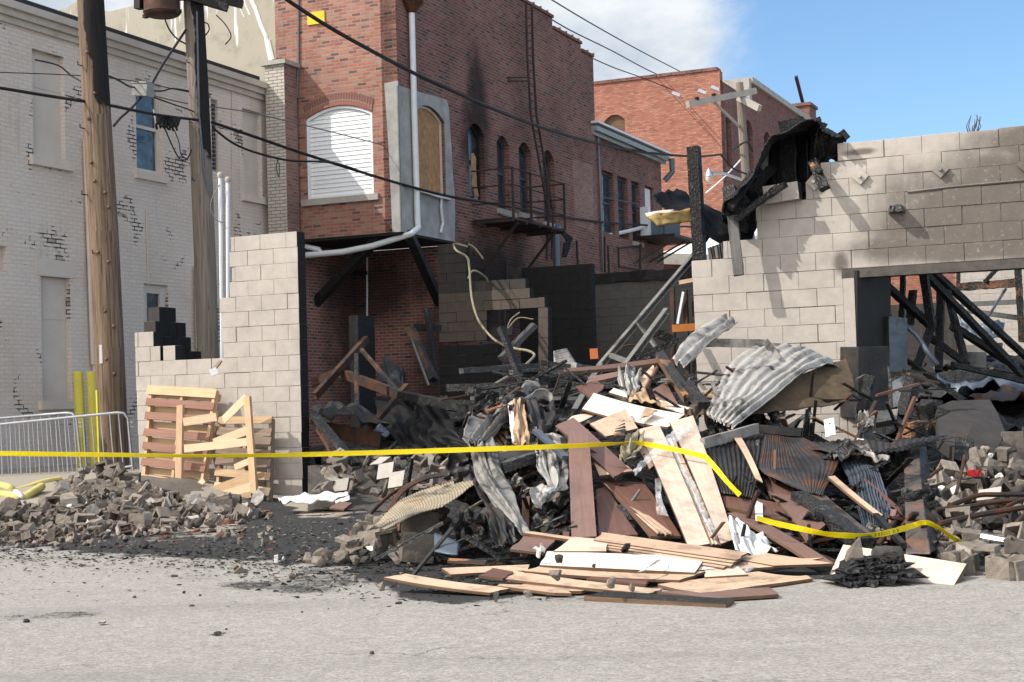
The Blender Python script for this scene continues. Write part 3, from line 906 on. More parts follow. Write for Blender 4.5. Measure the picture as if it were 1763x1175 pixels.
def cmu(name, pl, rows, ztop, mats, parent=None, pitch=0.2, bl=0.4, thick=0.19, seed=0, jit=0.004, gap=0.003, ph=0.0, ragged=0.0, s00=0.0, crackp=0.0):
    """block courses, row 0 at the top; each row a list of (s0, s1). mats: face, joint, back"""
    rr = random.Random(seed)
    mb = MB()
    for j, rg in enumerate(rows):
        z1 = ztop - pitch * j
        z0 = z1 - pitch
        for (s0, s1) in rg:
            off = s00 + ph + (bl / 2 if j % 2 else 0)
            k = math.floor((s0 - off) / bl)
            cuts = [s0]
            x = off + (k + 1) * bl
            while x < s1 - 0.05:
                if x > s0 + 0.05: cuts.append(x)
                x += bl
            cuts.append(s1)
            for c0, c1 in zip(cuts[:-1], cuts[1:]):
                w = rr.uniform(-jit, jit)
                g = gap / 2
                e = 0.0032
                a0, a1, b0, b1 = c0 + g, c1 - g, z0 + g, z1 - g
                if crackp and rr.random() < crackp: a1 -= rr.uniform(.004, .010)
                if crackp and rr.random() < crackp: b1 -= rr.uniform(.003, .008)
                if ragged and j == 0:
                    b1 += rr.uniform(-ragged, ragged * 0.3)
                dz0 = rr.uniform(-jit, jit) * 0.5
                fr = [pt(pl, a0 + e, b0 + e, w), pt(pl, a1 - e, b0 + e, w), pt(pl, a1 - e, b1 - e + dz0, w), pt(pl, a0 + e, b1 - e + dz0, w)]
                rm = [pt(pl, a0, b0, w + e), pt(pl, a1, b0, w + e), pt(pl, a1, b1 + dz0, w + e), pt(pl, a0, b1 + dz0, w + e)]
                bk = [pt(pl, a0, b0, thick), pt(pl, a1, b0, thick), pt(pl, a1, b1, thick), pt(pl, a0, b1, thick)]
                mb.face(fr, None, 0)
                for q in range(4):
                    qq = (q + 1) % 4
                    mb.face([fr[q], fr[qq], rm[qq], rm[q]], None, 0)
                    endf = (q == 1 and c1 == s1) or (q == 3 and c0 == s0)
                    mb.face([rm[q], rm[qq], bk[qq], bk[q]], None, 2 if endf else 0)
                mb.face(bk[::-1], None, 2)
            if s1 - s0 > 0.12:
                pbox(mb, pl, s0 + 0.012, s1 - 0.012, z0 - 0.001 + 0.0, z1 - (0.012 if j == 0 else 0.0), 0.016 if thick > .1 else .009, thick - 0.012, 1)
    return mb.build(name, mats, parent)

# ------------------------------------------------------------------ painted brick building on the left
def white_building():
    pl = plW
    bE = on(pl, 466, 250)[0]
    zt = 7.72
    b0 = -0.6
    T = thing('painted_brick_building', F(A_WH - 3, 1, 0), 'long building of pale painted flaking brick with blind windows behind the poles', 'building')
    holes = []
    def hole(x0, y0, x1, y1):
        s0, s1, z0, z1 = rectpx(pl, x0, y0, x1, y1)
        h = rect2(s0, s1, z0, z1); holes.append(h); return h
    h1 = hole(55, 83, 113, 280)
    h2 = hole(233, 134, 281, 305)
    h3 = hole(417, 186, 452, 341)
    h4 = hole(363, 170, 377, 297)
    h5 = hole(70, 475, 124, 690)
    h6 = hole(248, 488, 292, 640)
    h7 = hole(-30, 420, 12, 468)
    wall = MB()
    wall.slab(pl, rect2(b0, bE, -0.3, zt), holes, thick=0.35, reveal=0.16)
    # the street end and roof close the box
    wall.hexa([F(A_WH - 12, b0, -.3), F(A_WH - 0.36, b0, -.3), F(A_WH - 0.36, b0 + .3, -.3), F(A_WH - 12, b0 + .3, -.3), F(A_WH - 12, b0, zt), F(A_WH - .36, b0, zt), F(A_WH - .36, b0 + .3, zt), F(A_WH - 12, b0 + .3, zt)])
    wall.build('wall', M['brick_white'], T)
    rf = MB(); rf.fbox(A_WH - 12, A_WH - 0.36, b0 + .31, bE, zt - 0.4, zt - 0.2); rf.build('roof', M['roof_dark'], T)
    # cornice: stepped gutter moulding and dark felt edge
    cb = MB()
    for (z0, z1, w) in ((zt - 0.30, zt - 0.20, 0.06), (zt - 0.198, zt - 0.09, 0.12), (zt - 0.088, zt + 0.03, 0.19)):
        pbox(cb, pl, b0, bE - 0.02, z0, z1, -w, -0.002)
    cb.build('cornice', M['trim_cream'], T)
    fb = MB(); pbox(fb, pl, b0, bE - 0.5, zt + 0.032, zt + 0.14, -0.10, 0.3); fb.build('roof_edge', M['roof_dark'], T)
    for i, h in enumerate((h1, h3, h4, h5, h7)):
        s0, s1 = h[0][0], h[1][0]; z0, z1 = h[0][1], h[2][1]
        mb = MB()
        pbox(mb, pl, s0, s1, z0, z1, 0.10, 0.155)
        pbox(mb, pl, s0 + 0.02, s1 - 0.02, z0 + (z1 - z0) * 0.66, z0 + (z1 - z0) * 0.66 + 0.02, 0.092, 0.10)
        wn = mb.build('blind_window', M['blind_panel'], T)
        if i < 2 or i == 3:
            sb = MB(); pbox(sb, pl, s0 - 0.1, s1 + 0.14, z0 - 0.14, z0 - 0.003, -0.07, 0.09); sb.build('sill', M['paint_trim'], wn)
        if i == 2:
            sb = MB()
            for k in range(16):
                zz = z0 + 0.06 + (z1 - z0 - .1) * k / 16
                pbox(sb, pl, s1 - 0.10, s1 - 0.02, zz, zz + 0.045, 0.05, 0.095)
            sb.build('shutter', M['dark_frame'], wn)
        if i == 3:
            lb = MB(); pbox(lb, pl, s0 - 0.12, s1 + 0.12, z1 + 0.003, z1 + 0.28, -0.012, 0.09); lb.build('lintel', M['blind_panel'], wn)
    # sash window with curtain and sky in its panes
    s0, s1, z0, z1 = h2[0][0], h2[1][0], h2[0][1], h2[2][1]
    sash(T, pl, h2, 0.07, 'paint_trim', 'glass', 0.09, True, 'sash window with two glass panes', 'paint_trim')
    sash(T, pl, h6, 0.07, 'paint_trim', 'glass_soot', 0.16, True)
    # downspout and a vent pipe
    mb = MB()
    q = [on3(pl, 141, 240, -0.06), on3(pl, 147, 400, -0.06), on3(pl, 155, 628, -0.06)]
    mb.tube(q, 0.035, 8); mb.tube([on3(pl, 152, 380, -0.06), on3(pl, 160, 640, -0.06)], 0.06, 8)
    mb.build('downspout', M['paint_trim'], T)
    mb = MB()
    mb.tube([on3(pl, 342, 459, 0.02), on3(pl, 337, 457, -0.08), on3(pl, 334, 462, -0.1), on3(pl, 336, 600, -0.1)], 0.07, 8)
    mb.build('vent_pipe', M['paint_trim'], T)
    mb = MB()
    mb.tube([on3(pl, 452, 165, -.02), on3(pl, 400, 152, -.02), on3(pl, 398, 155, -.02), on3(pl, 400, 380, -.02)], 0.012, 5)
    mb.build('conduit', M['paint_trim'], T)
    mb = MB()
    mb.tube([on3(pl, 250, 362, -.02), on3(pl, 254, 490, -.02)], 0.012, 5)
    mb.tube([on3(pl, 460, 165, -.02), on3(pl, 330, 372, -.02)], 0.008, 5) if False else None
    mb.build('conduit', M['paint_trim'], T)
white_building()

def stucco_building():
    pl = ('b', 10.4)
    T = thing('stucco_building', F(-14, 14, 0), 'pale stained stucco wall rising behind the painted building roof', 'building')
    px = [(40, 300), (40, 30), (113, 15), (135, 1), (186, 21), (246, 6), (300, -18), (490, -60), (490, 300)]
    mb = MB(); mb.slab(pl, quad(pl, *px), thick=0.4)
    mb.build('wall', M['stucco'], T)
    mb = MB()
    for trail, r in ((((428, -10), (440, 15), (443, 24), (450, 45), (458, 62), (461, 80), (466, 104)), .05), (((462, 70), (466, 88), (470, 104)), .06), (((418, -10), (422, 8), (430, 26)), .02), (((408, -10), (412, 12), (420, 30)), .015)):
        mb.tube([tuple(on3(pl, x, y, .01)) for x, y in trail], r, 6)
    mb.build('patched_crack', M['white'], T)
stucco_building()

# corner pier of glazed brick between the two buildings
def pier():
    b0 = 9.0
    a0 = on(('b', b0), 459, 250)[0]; a1 = on(('b', b0), 492, 250)[0]
    b1 = on(('a', a1), 513, 250)[0]
    zt = on(('b', b0), 475, 112)[1]
    T = thing('brick_pier', F((a0 + a1) / 2, b0, 0), 'tall brick corner pier with a pale glazed face and red flank', 'pier')
    mb = MB()
    pbox(mb, ('b', b0), a0, a1 - 0.004, -0.2, zt, 0, b1 - b0)
    mb.build('pier_face', M['brick_glazed'], T)
    mb = MB(); pbox(mb, ('a', a1), b0 + 0.004, b1, -0.2, zt, 0.0, 0.003); mb.build('pier_flank', M['brick_pier'], T)
    mb = MB(); mb.fbox(a0 - .08, a1 + .06, b0 - .06, b1 + .05, zt + .002, zt + 0.09); mb.build('cap', M['stone'], T)
pier()

# ------------------------------------------------------------------ red brick building
def brick_building():
    T = thing('red_brick_building', F(A_BR - 2, B_BR + 4, 0), 'tall red brick building with a boarded corner bay and stepped parapet', 'building')
    pl = plS
    zo = on(plB, 690, 399)[1]
    zfr = 13.0
    b0 = B_BR
    br = on(pl, 785, 420)[0]
    B = lambda x, y: on(pl, x, y)[0]
    Z = lambda x, y: on(pl, x, y)[1]
    z1, z2, z3 = Z(951, 32), Z(1000, 77), Z(1021, 100)
    s1, s2, s3 = B(951, 45), B(1000, 86), B(1021, 100)
    outer = [(b0, zo), (br, zo), (br, -0.2), (s3, -0.2), (s3, z3), (s2, z3), (s2, z2), (s1, z2), (s1, z1), (b0, z1)]
    wins = []
    for (xa, xb, yt, yb, rise) in ((806, 833, 230, 343, 0.22), (855, 876, 249, 361, 0.2), (893, 914, 260, 368, 0.2), (934, 954, 273, 384, 0.2)):
        xm = (xa + xb) / 2
        wins.append(arch2(B(xa, yt), B(xb, yt), Z(xm, yb), Z(xm, yt), rise))
    bw = arch2(B(712, 260), B(766, 260), Z(740, 332), Z(740, 202), 0.22)
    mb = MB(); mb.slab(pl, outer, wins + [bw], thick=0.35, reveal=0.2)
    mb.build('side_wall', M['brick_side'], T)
    # street face of the bay
    aL = on(plB, 474, 60)[0]
    wa0, wa1 = on(plB, 528, 260)[0], on(plB, 642, 260)[0]
    wz0, wzs = on(plB, 588, 339)[1], on(plB, 588, 199)[1]
    wf = arch2(wa0, wa1, wz0, wzs, 0.20, 12)
    mb = MB(); mb.slab(plB, [(aL, zo), (A_BR - 0.002, zo), (A_BR - 0.002, zfr), (aL, zfr)], [wf], thick=0.35, reveal=0.14)
    mb.build('bay_front', M['brick_front'], T)
    # voussoir arch
    vb = MB()
    n = 26
    for k in range(n):
        f = (k + 0.5) / n
        a = wa0 + (wa1 - wa0) * f
        z = wzs + 0.20 * (1 - (2 * f - 1) ** 2)
        lean = (f - 0.5) * 0.25
        c = pt(plB, a, z + 0.01, -0.012); c2 = pt(plB, a + lean * 0.35, z + 0.26, -0.012)
        vb.beam(c, c2, 0.058, 0.02, up=E2)
    vb.build('brick_arch', M['brick_front'], T)
    # white vinyl infill: lapped slats in a frame
    sb = MB(); ring(sb, plB, wf, 0.02, 0.05, 0.06)
    inf = sb.build('window_infill', M['siding'], T)
    inf['label'] = 'white lapped vinyl siding filling the arched window'
    lb = MB()
    nsl = 21
    for k in range(nsl):
        za = wz0 + 0.04 + (wzs + 0.20 - wz0) * k / nsl; zb = wz0 + 0.04 + (wzs + 0.20 - wz0) * (k + 1) / nsl
        def lim(z):
            if z <= wzs: return wa0 + 0.03, wa1 - 0.03
            f = math.sqrt(max(0, 1 - (z - wzs) / 0.20))
            m_ = (wa0 + wa1) / 2; hw = (wa1 - wa0) / 2
            return m_ - hw * f + 0.03, m_ + hw * f - 0.03
        l0, r0 = lim(za); l1, r1 = lim(min(zb, wzs + 0.195))
        sag = 0.004 * math.sin(k * 2.1)
        mm = [(l, z) for l, z in ((l0, za), (r0, za), (r1, zb), (l1, zb))]
        lb.face([pt(plB, l0, za - sag, 0.062), pt(plB, r0, za + sag, 0.062), pt(plB, r1, zb + sag, 0.078), pt(plB, l1, zb - sag, 0.078)])
        lb.face([pt(plB, l0, za - sag, 0.062), pt(plB, r0, za + sag, 0.062), pt(plB, r0, za + 0.004, 0.085), pt(plB, l0, za + 0.004, 0.085)])
    lb.build('slat_panel', M['siding'], inf)
    sb = MB(); pbox(sb, plB, wa0 - .12, wa1 + .12, wz0 - 0.13, wz0 - 0.003, -0.07, 0.12); sb.build('sill', M['stone'], inf)
    # cement patch wrapping the corner
    cz0, cz1 = zo - 0.004, Z(690, 150)
    mb = MB()
    ac = on(plB, 671, 200)[0]
    mb.slab(plB, [(ac, cz0), (A_BR + .012, cz0), (A_BR + .012, cz1 + .1), (ac - 0.1, cz1 + 0.08), (ac - .04, cz1 - 1.2), (ac - 0.02, cz0 + 1)], thick=0.03, w=-0.012, back=False)
    e1 = [on(pl, x, y) for x, y in ((768, 172), (772, 186), (774, 220), (777, 262), (779, 300), (782, 335), (783, 372), (782, 404))]
    mb.slab(pl, [(b0 - .012, cz0), (e1[-1][0], cz0)] + e1[::-1] + [(b0 - 0.012, cz1)], [bw], thick=0.03, w=-0.012, reveal=0.03, back=False)
    mb.build('cement_patch', M['render_patch'], T)
    # boarded window
    mb = MB()
    for tr in tessellate_polygon([[Vector((q[0], q[1], 0)) for q in bw]]):
        mb.face([pt(pl, *bw[k], 0.10) for k in tr])
    ob = mb.build('boarded_window', M['osb'], T); ob['label'] = 'arched window closed with a weathered chipboard sheet'
    mb = MB(); ring(mb, pl, bw, 0.07, 0.05, 0.03); mb.build('window_frame', M['paint_trim'], ob)
    mb = MB(); mb.beam(pt(pl, bw[0][0] - .05, bw[0][1] - .03, -.04), pt(pl, bw[1][0] + .05, bw[1][1] - .05, -.04), 0.1, 0.07, seg=6, jit=0.25); mb.build('sill', M['paint_trim'], ob)
    for i, w in enumerate(wins):
        sash(T, pl, w, 0.13, 'black' if i == 0 else 'dark_frame', 'glass_soot', 0.07, True, 'burnt out arched window with a split board' if i == 0 else None, None if i == 0 else 'stone')
    # underside of the bay and the recessed lower wall
    mb = MB(); mb.fbox(aL, A_BR - .02, b0 + .02, br + .05, zo - 0.05, zo - 0.004); mb.build('soffit', M['char'], T)
    mb = MB(); mb.slab(('b', br), [(aL - 1.5, -0.2), (A_BR - .003, -0.2), (A_BR - .003, zo - .06), (aL - 1.5, zo - .06)], thick=0.3); mb.build('lower_wall', M['brick_low'], T)
    mb = MB(); mb.slab(('a', aL + 0.35), [(b0 + .1, -0.2), (br - .01, -0.2), (br - .01, zo - .06), (b0 + .1, zo - .06)], thick=0.3)
    mb.build('return_wall', M['brick_low'], T)
    # braces carrying the corner
    for (p, q) in ((on3(('b', br - 1.6), 538, 527), on3(('b', b0 + .2), 658, 402)), (on3(('b', br - .1), 757, 522), on3(('b', b0 + .2), 704, 403))):
        bb = MB(); bb.beam(p, q, 0.17, 0.17); bb.build('brace', M['char'], T)
    mb = MB()
    mb.tube([on3(('b', br - .08), 530, 472), on3(('b', br - .08), 632, 470)], 0.05, 6)
    mb.build('pipe', M['black'], T)
    # parapet tiles on the steps
    mb = MB()
    for (sa, sb_, zz) in ((b0 + 1, s1, z1), (s1, s2, z2), (s2, s3, z3)):
        k = sa
        while k < sb_ - 0.05:
            pbox(mb, pl, k, min(k + 0.42, sb_), zz + 0.002, zz + 0.07, -0.05, 0.4)
            if k + 0.42 < sb_: pbox(mb, pl, k + 0.37, k + 0.41, zz + 0.071, zz + 0.11, -0.06, 0.4)
            k += 0.43
    mb.build('coping', M['brick_farside'], T)
    mb = MB(); mb.fbox(aL + .05, A_BR - .36, b0 + .4, s3, z1 - 1.3, z1 - 1.1); mb.build('roof', M['roof_dark'], T)
    # bricked-up window, lighter infill
    mb = MB(); mb.slab(pl, quad(pl, (985, 275), (1020, 285), (1022, 400), (990, 388)), thick=0.02, w=-0.006, back=False); mb.build('bricked_window', M['brick_pier'], T)
    # drainpipe with hopper
    mb = MB()
    A = lambda x, y, w=-0.09: on3(pl, x, y, w)
    mb.tube([A(702, 22), A(706, 180), A(712, 380), A(713, 393)], 0.062, 10)
    mb.tube([A(713, 393), *[on3(('b', b0 + .15), x, y) for x, y in ((708, 403), (692, 408), (640, 424), (590, 434), (524, 440))]], 0.062, 10)
    mb.tube([on3(('b', b0 + .15), x, y) for x, y in ((554, 438), (549, 430), (524, 424))], 0.055, 8)
    dp = mb.build('drainpipe', M['white_pipe'], T, smooth=True)
    mb = MB()
    mb.tube([A(702, 24), A(702, 6), A(701, -40)], [0.07, 0.26, 0.30], 8); mb.build('hopper', M['rust_brown'], dp)
    mb = MB()
    mb.tube([on3(plB, 515, -5, -.03), on3(plB, 515, 105, -.03), on3(plB, 513, 170, -.03)], 0.022, 6); mb.build('conduit', M['wire_grey'], T)
    # thin white hanging cord from the board window
    mb = MB(); mb.tube([A(756, 340, -.05), A(755, 360, -.06), A(758, 385, -.06), A(754, 402, -.06)], 0.03, 6); mb.build('torn_strip', M['paper'], T)
    mb = MB(); pbox(mb, plB, *(lambda r: (r[0], r[1], r[2], r[3]))(rectpx(plB, 530, 23, 560, 40)), -0.03, -0.002)
    pq = mb.build('wall_plaque', M['yellow_sign'], T)
    # burnt board left in first window
    mb = MB(); mb.beam(on3(pl, 818, 270, 0.05), on3(pl, 823, 342, 0.05), 0.22, 0.03, up=E1, seg=6, jit=0.5); mb.build('split_board', M['osb'], T)
    # grey service pipe
    mb = MB(); mb.tube([A(948, 392, -.2), A(942, 398, -.25), A(941, 408, -.25), A(942, 470, -.25)], 0.085, 8); mb.build('service_pipe', M['grey_steel'], T)
    mb = MB()
    for k in range(7):
        r_ = random.Random(k)
        mb.tube([A(946 + k, 396, -.2), A(955 + k * 1.5 + r_.uniform(-3, 3), 412, -.3), A(957 + r_.uniform(-5, 5), 430, -.3), A(953 + r_.uniform(-5, 4), 444, -.3), A(958 + r_.uniform(-3, 4), 420, -.25)], 0.022, 5)
    mb.build('cable_bundle', M['wire'], T)
    mb = MB()
    for (x0, y0, x1, y1) in ((866, 450, 866, 482), (988, 415, 990, 460), (1036, 408, 1037, 470), (1042, 424, 1044, 470), (1060, 428, 1100, 424), (1060, 428, 1061, 460), (1061, 460, 1096, 466), (1098, 420, 1098, 470)):
        mb.tube([A(x0, y0, -.08), A(x1, y1, -.08)], 0.03, 5)
    mb.build('wall_pipe', M['black'], T)
    mb = MB(); pbox(mb, pl, B(861, 365), B(888, 371), Z(870, 373), Z(870, 364), -0.05, -0.002); mb.build('stone_sill', M['stone'], T)
    return T
brick_building()

def fire_escape():
    pl = plS
    A = lambda x, y, w: on3(pl, x, y, w)
    T = thing('fire_escape', A(868, 398, -0.5), 'rusty iron fire escape balcony under the sooty arched windows', 'fire escape')
    s0, s1 = on(pl, 812, 390)[0], on(pl, 905, 398)[0]
    z0 = on(pl, 860, 392)[1]
    mb = MB()
    n = 14
    for k in range(n):
        w = -0.06 - 0.9 * k / (n - 1)
        mb.beam(pt(pl, s0, z0, w), pt(pl, s1, z0, w), 0.035, 0.05)
    for f in (0, .25, .5, .75, 1): mb.beam(pt(pl, s0 + (s1 - s0) * f, z0 - .05, -.03), pt(pl, s0 + (s1 - s0) * f, z0 - .05, -1.0), 0.05, 0.05)
    mb.build('platform', M['iron'], T)
    for h in (0.35, 0.72, 1.08):
        mb = MB()
        mb.tube([pt(pl, s0, z0 + h, -.03), pt(pl, s0, z0 + h, -1.0), pt(pl, s1, z0 + h, -1.0), pt(pl, s1, z0 + h, -.03)], 0.018, 5)
        mb.build('rail', M['iron'], T)
    for f in (0, 0.33, 0.66, 1):
        mb = MB(); mb.beam(pt(pl, s0 + (s1 - s0) * f, z0, -1.0), pt(pl, s0 + (s1 - s0) * f, z0 + 1.1, -1.0), 0.045, 0.045); mb.build('post', M['iron'], T)
    for f in (0.12, 0.85):
        mb = MB(); mb.beam(pt(pl, s0 + (s1 - s0) * f, z0 - .05, -0.95), pt(pl, s0 + (s1 - s0) * f, z0 - 1.1, -.03), 0.05, 0.05); mb.build('bracket', M['iron'], T)
    L = thing('escape_ladder', A(888, 450, -0.4), 'rusty iron ladder rails running up the brick side wall', 'ladder')
    for dx in (0, 10):
        mb = MB()
        mb.tube([A(891 + dx, 10, -.22), A(893 + dx, 100, -.22), A(897 + dx, 200, -.25), A(905 + dx * .9, 300, -.4), A(907 + dx * .9, 372, -.55), A(886 + dx * .9, 450, -.8)], 0.028, 6)
        mb.build('ladder_rail', M['iron'], L)
    for y in range(20, 370, 13):
        x = np.interp(y, [10, 100, 200, 300, 372], [891, 893, 897, 905, 907])
        w = np.interp(y, [10, 200, 300, 372], [-.22, -.25, -.4, -.55])
        mb = MB(); mb.tube([A(x, y, w), A(x + 9.5, y + 1, w)], 0.012, 4); mb.build('rung', M['iron'], L)
    mb = MB()
    for y in (136, 142): mb.beam(A(873, y - 2, -.02), A(896, y, -.25), 0.03, 0.03)
    mb.build('bracket', M['iron'], L)
fire_escape()

def rear_wing():
    pl = ('a', A_BR - 0.06)
    B = lambda x, y: on(pl, x, y)[0]
    Z = lambda x, y: on(pl, x, y)[1]
    s0, s1 = on(plS, 1021, 100)[0] - 0.2, B(1139, 330)
    zt = Z(1136, 277)
    T = thing('brick_rear_wing', F(A_BR - 2, (s0 + s1) / 2, 0), 'lower brick wing with a gutter and four tall dark windows', 'building')
    wins = []
    for (xa, xb, yt, yb) in ((1037, 1057, 296, 402), (1064, 1081, 306, 411), (1088, 1102, 314, 417), (1111, 1126, 322, 420)):
        wins.append(rect2(B(xa, yt + 40), B(xb, yt + 40), Z((xa + xb) / 2, yb), Z((xa + xb) / 2, yt)))
    mb = MB(); mb.slab(pl, rect2(s0, s1, -0.2, zt), wins, thick=0.35, reveal=0.2)
    mb.hexa([F(A_BR - 6, s1 - .3, -.2), F(A_BR - .42, s1 - .3, -.2), F(A_BR - .42, s1, -.2), F(A_BR - 6, s1, -.2), F(A_BR - 6, s1 - .3, zt), F(A_BR - .42, s1 - .3, zt), F(A_BR - .42, s1, zt), F(A_BR - 6, s1, zt)])
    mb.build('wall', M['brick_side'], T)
    for i, w in enumerate(wins):
        sash(T, pl, w, 0.12, 'dark_frame', 'glass' if i != 2 else 'glass_soot', 0.07, True, None, 'stone' if i == 2 else None)
    mb = MB()
    pbox(mb, pl, s0 - 0.1, s1 + .15, zt - 0.10, zt - 0.003, -0.12, -0.003); pbox(mb, pl, s0 - .1, s1 + .2, zt, zt + 0.13, -0.22, 0.3)
    g = mb.build('gutter', M['box_grey'], T)
    mb = MB(); pbox(mb, pl, s0 - .1, s1 + .2, zt + .203, zt + .26, -0.26, 2.5); mb.build('roof', M['white_pipe'], T)
    mb = MB(); mb.tube([pt(pl, s1 + .1, zt + .05, -.32), pt(pl, s1 + .1, zt - .35, -.32), pt(pl, s1 + .02, zt - .6, -.1)], 0.09, 8); mb.build('downspout', M['grey_steel'], T)
    mb = MB(); pbox(mb, pl, B(1097, 250), B(1130, 262), zt + .27, Z(1112, 241), 1.0, 2.2); mb.build('roof_hatch', M['white'], T)
    mb = MB(); mb.tube([on3(pl, 1026, 235, -.06), on3(pl, 1030, 330, -.06), on3(pl, 1035, 470, -.06)], 0.03, 6); mb.build('conduit', M['wire_grey'], T)
    # loose white curtain in the last opening
    w = wins[3]
    mb = MB(); pbox(mb, pl, w[0][0] + .05, w[1][0] - .05, w[0][1] + .6, w[2][1] - .05, 0.09, 0.11); mb.build('window_board', M['paper'], T)
    # air conditioner on a bracket shelf
    C = thing('air_conditioner', on3(pl, 1118, 414, -.5), 'grey window air conditioner on an iron bracket shelf high on the wing', 'air conditioner')
    b0_, b1_ = B(1104, 400), B(1132, 400)
    za, zb = Z(1118, 413), Z(1118, 381)
    mb = MB(); pbox(mb, pl, b0_, b1_, za + .02, zb, -0.7, -0.05); mb.build('case', M['dark_frame'], C)
    mb = MB(); pbox(mb, pl, b0_ - .004, b0_ + .03, za + .06, zb - .05, -0.66, -0.2); mb.build('grille', M['grey_steel'], C)
    mb = MB(); pbox(mb, pl, B(1100, 400), B(1104, 400), za + .02, zb + .3, -0.3, -0.05); mb.build('side_panel', M['white_pipe'], C)
    mb = MB(); pbox(mb, pl, B(1095, 416), B(1140, 416), za - .08, za, -1.15, -0.03); mb.build('shelf', M['black'], C)
    for x in (1100, 1122, 1136):
        mb = MB(); mb.beam(on3(pl, x, 420, -1.0), on3(pl, x - 6, 452, -.03), 0.05, 0.05); mb.build('bracket', M['black'], C)
rear_wing()

def far_buildings():
    bF = 40.0
    pl = ('b', bF)
    T = thing('distant_brick_building', F(-2, bF + 3, 0), 'large sunlit red brick building standing beyond the rear wing', 'building')
    a0, a1 = on(pl, 960, 250)[0], on(pl, 1243, 250)[0]
    zt = on(pl, 1240, 121)[1]
    w = rectpx(pl, 1040, 210, 1077, 250)
    hole = arch2(w[0], w[1], w[2], w[3], 0.25)
    mb = MB(); mb.slab(pl, rect2(a0, a1, -1, zt), [hole], thick=0.4, reveal=0.2); mb.build('front_wall', M['brick_far'], T)
    mb = MB(); pbox(mb, pl, w[0], w[1], w[2], w[3] + .24, 0.14, 0.19); bo = mb.build('boarded_window', M['board_edge'], T)
    ps = ('a', a1)
    s0 = bF
    sA = on(ps, 1300, 300)[0]
    s1 = on(ps, 1398, 300)[0]
    zl = on(ps, 1258, 178)[1]
    zh = on(ps, 1297, 147)[1]
    zm = on(ps, 1297, 175)[1]
    holes = []
    for (xa, xb, yt, yb) in ((1250, 1259, 205, 285), (1283, 1296, 216, 290), (1316, 1328, 236, 300), (1345, 1356, 250, 300)):
        s_a, s_b = on(ps, xa, yt + 20)[0], on(ps, xb, yt + 20)[0]
        holes.append(arch2(s_a, s_b, on(ps, xa, yb)[1], on(ps, xa, yt)[1], 0.3))
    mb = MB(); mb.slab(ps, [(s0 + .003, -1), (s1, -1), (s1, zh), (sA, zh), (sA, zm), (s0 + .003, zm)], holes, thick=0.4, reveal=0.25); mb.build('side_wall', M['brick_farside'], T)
    for h in holes:
        sash(T, ps, h, 0.15, 'dark_frame', 'glass_soot', 0.1, True)
    mb = MB(); pbox(mb, ps, sA - .3, s1, zh + .003, zh + .25, -0.12, 0.5); mb.build('coping', M['stone'], T)
    mb = MB(); mb.beam(F(a1, sA - .25, zh - .4), F(a1 - 4, sA - .25, zh - .4), 0.4, 1.2); mb.build('parapet_return', M['stone'], T)
    mb = MB()
    k = a0
    while k < a1 - .1:
        pbox(mb, pl, k, min(k + .6, a1), zt + .003, zt + .13, -0.06, 0.5); k += 0.62
    mb.build('coping', M['brick_farside'], T)
    mb = MB(); mb.fbox(a1 - .7, a1 + .02, s1 - .1, s1 + 1.3, zh - 2, zh + 0.9); mb.fbox(a1 - .8, a1 + .1, s1 - .2, s1 + 1.4, zh + .903, zh + 1.05); ch = mb.build('chimney', M['brick_farside'], T)
    mb = MB(); mb.beam(F(a1 - .4, s1 + .5, zh + 1), F(a1 - .4, s1 - .9, zh + 2.2), 0.14, 0.14); mb.build('chimney_pipe', M['iron'], T)
    # low shop behind the burnt post
    pl2 = ('b', 30.0)
    L = thing('low_brick_shop', F(2, 31, 0), 'low brick building with a white sloping roof edge behind the burnt post', 'building')
    q = quad(pl2, (1128, 446), (1240, 456), (1240, 560), (1128, 560))
    mb = MB(); mb.slab(pl2, q, thick=.3); mb.build('wall', M['brick_far'], L)
    za = on(pl2, 1145, 446)[1]
    mb = MB()
    aL, aR = on(pl2, 1130, 440)[0], on(pl2, 1250, 440)[0]
    mb.hexa([F(aL, 29.6, za - .1), F(aR, 29.6, za - .3), F(aR, 36, za - .1), F(aL, 36, za + .1), F(aL, 29.6, za + .1), F(aR, 29.6, za - .1), F(aR, 36, za + 1.5), F(aL, 36, za + 1.3)])
    mb.build('roof', M['white'], L)
    mb = MB(); mb.beam(F(aL, 29.5, za + .0), F(aR, 29.5, za - .22), 0.12, 0.35); mb.build('fascia', M['stone'], L)
    # seen through the burnt doorway
    pw = ('b', 26.0)
    Wt = thing('white_block_building', F(12, 27, 0), 'pale painted block building seen through the burnt doorway', 'building')
    aL, aR = on(pw, 1646, 500)[0], on(pw, 1990, 500)[0]
    nrow = 26
    ob = cmu('wall', pw, [[(aL, aR)]] * nrow, on(pw, 1700, 430)[1], [M['cmu_bright'], M['mortar_dark'], M['cmu_bright']], Wt, seed=4)
    pk = ('b', 25.0)
    K2 = thing('low_block_wall', F(9, 25, 0), 'low tan block wall below the distant brick seen through the doorway', 'wall')
    cmu('blockwork', pk, [[(on(pk, 1440, 560)[0], on(pk, 1645, 560)[0])]] * 14, on(pk, 1600, 522)[1], [M['cmu_sooty'], M['mortar_dark'], M['cmu_sooty']], K2, seed=44)
    pr = ('b', 28.0)
    R_ = thing('brick_back_building', F(9, 29, 0), 'red brick wall in the distance seen left of the pale block wall in the doorway', 'building')
    mb = MB(); mb.slab(pr, rect2(on(pr, 1450, 500)[0], on(pr, 1660, 500)[0], -.5, on(pr, 1600, 440)[1] + .4), thick=.3); mb.build('wall', M['brick_far'], R_)
far_buildings()

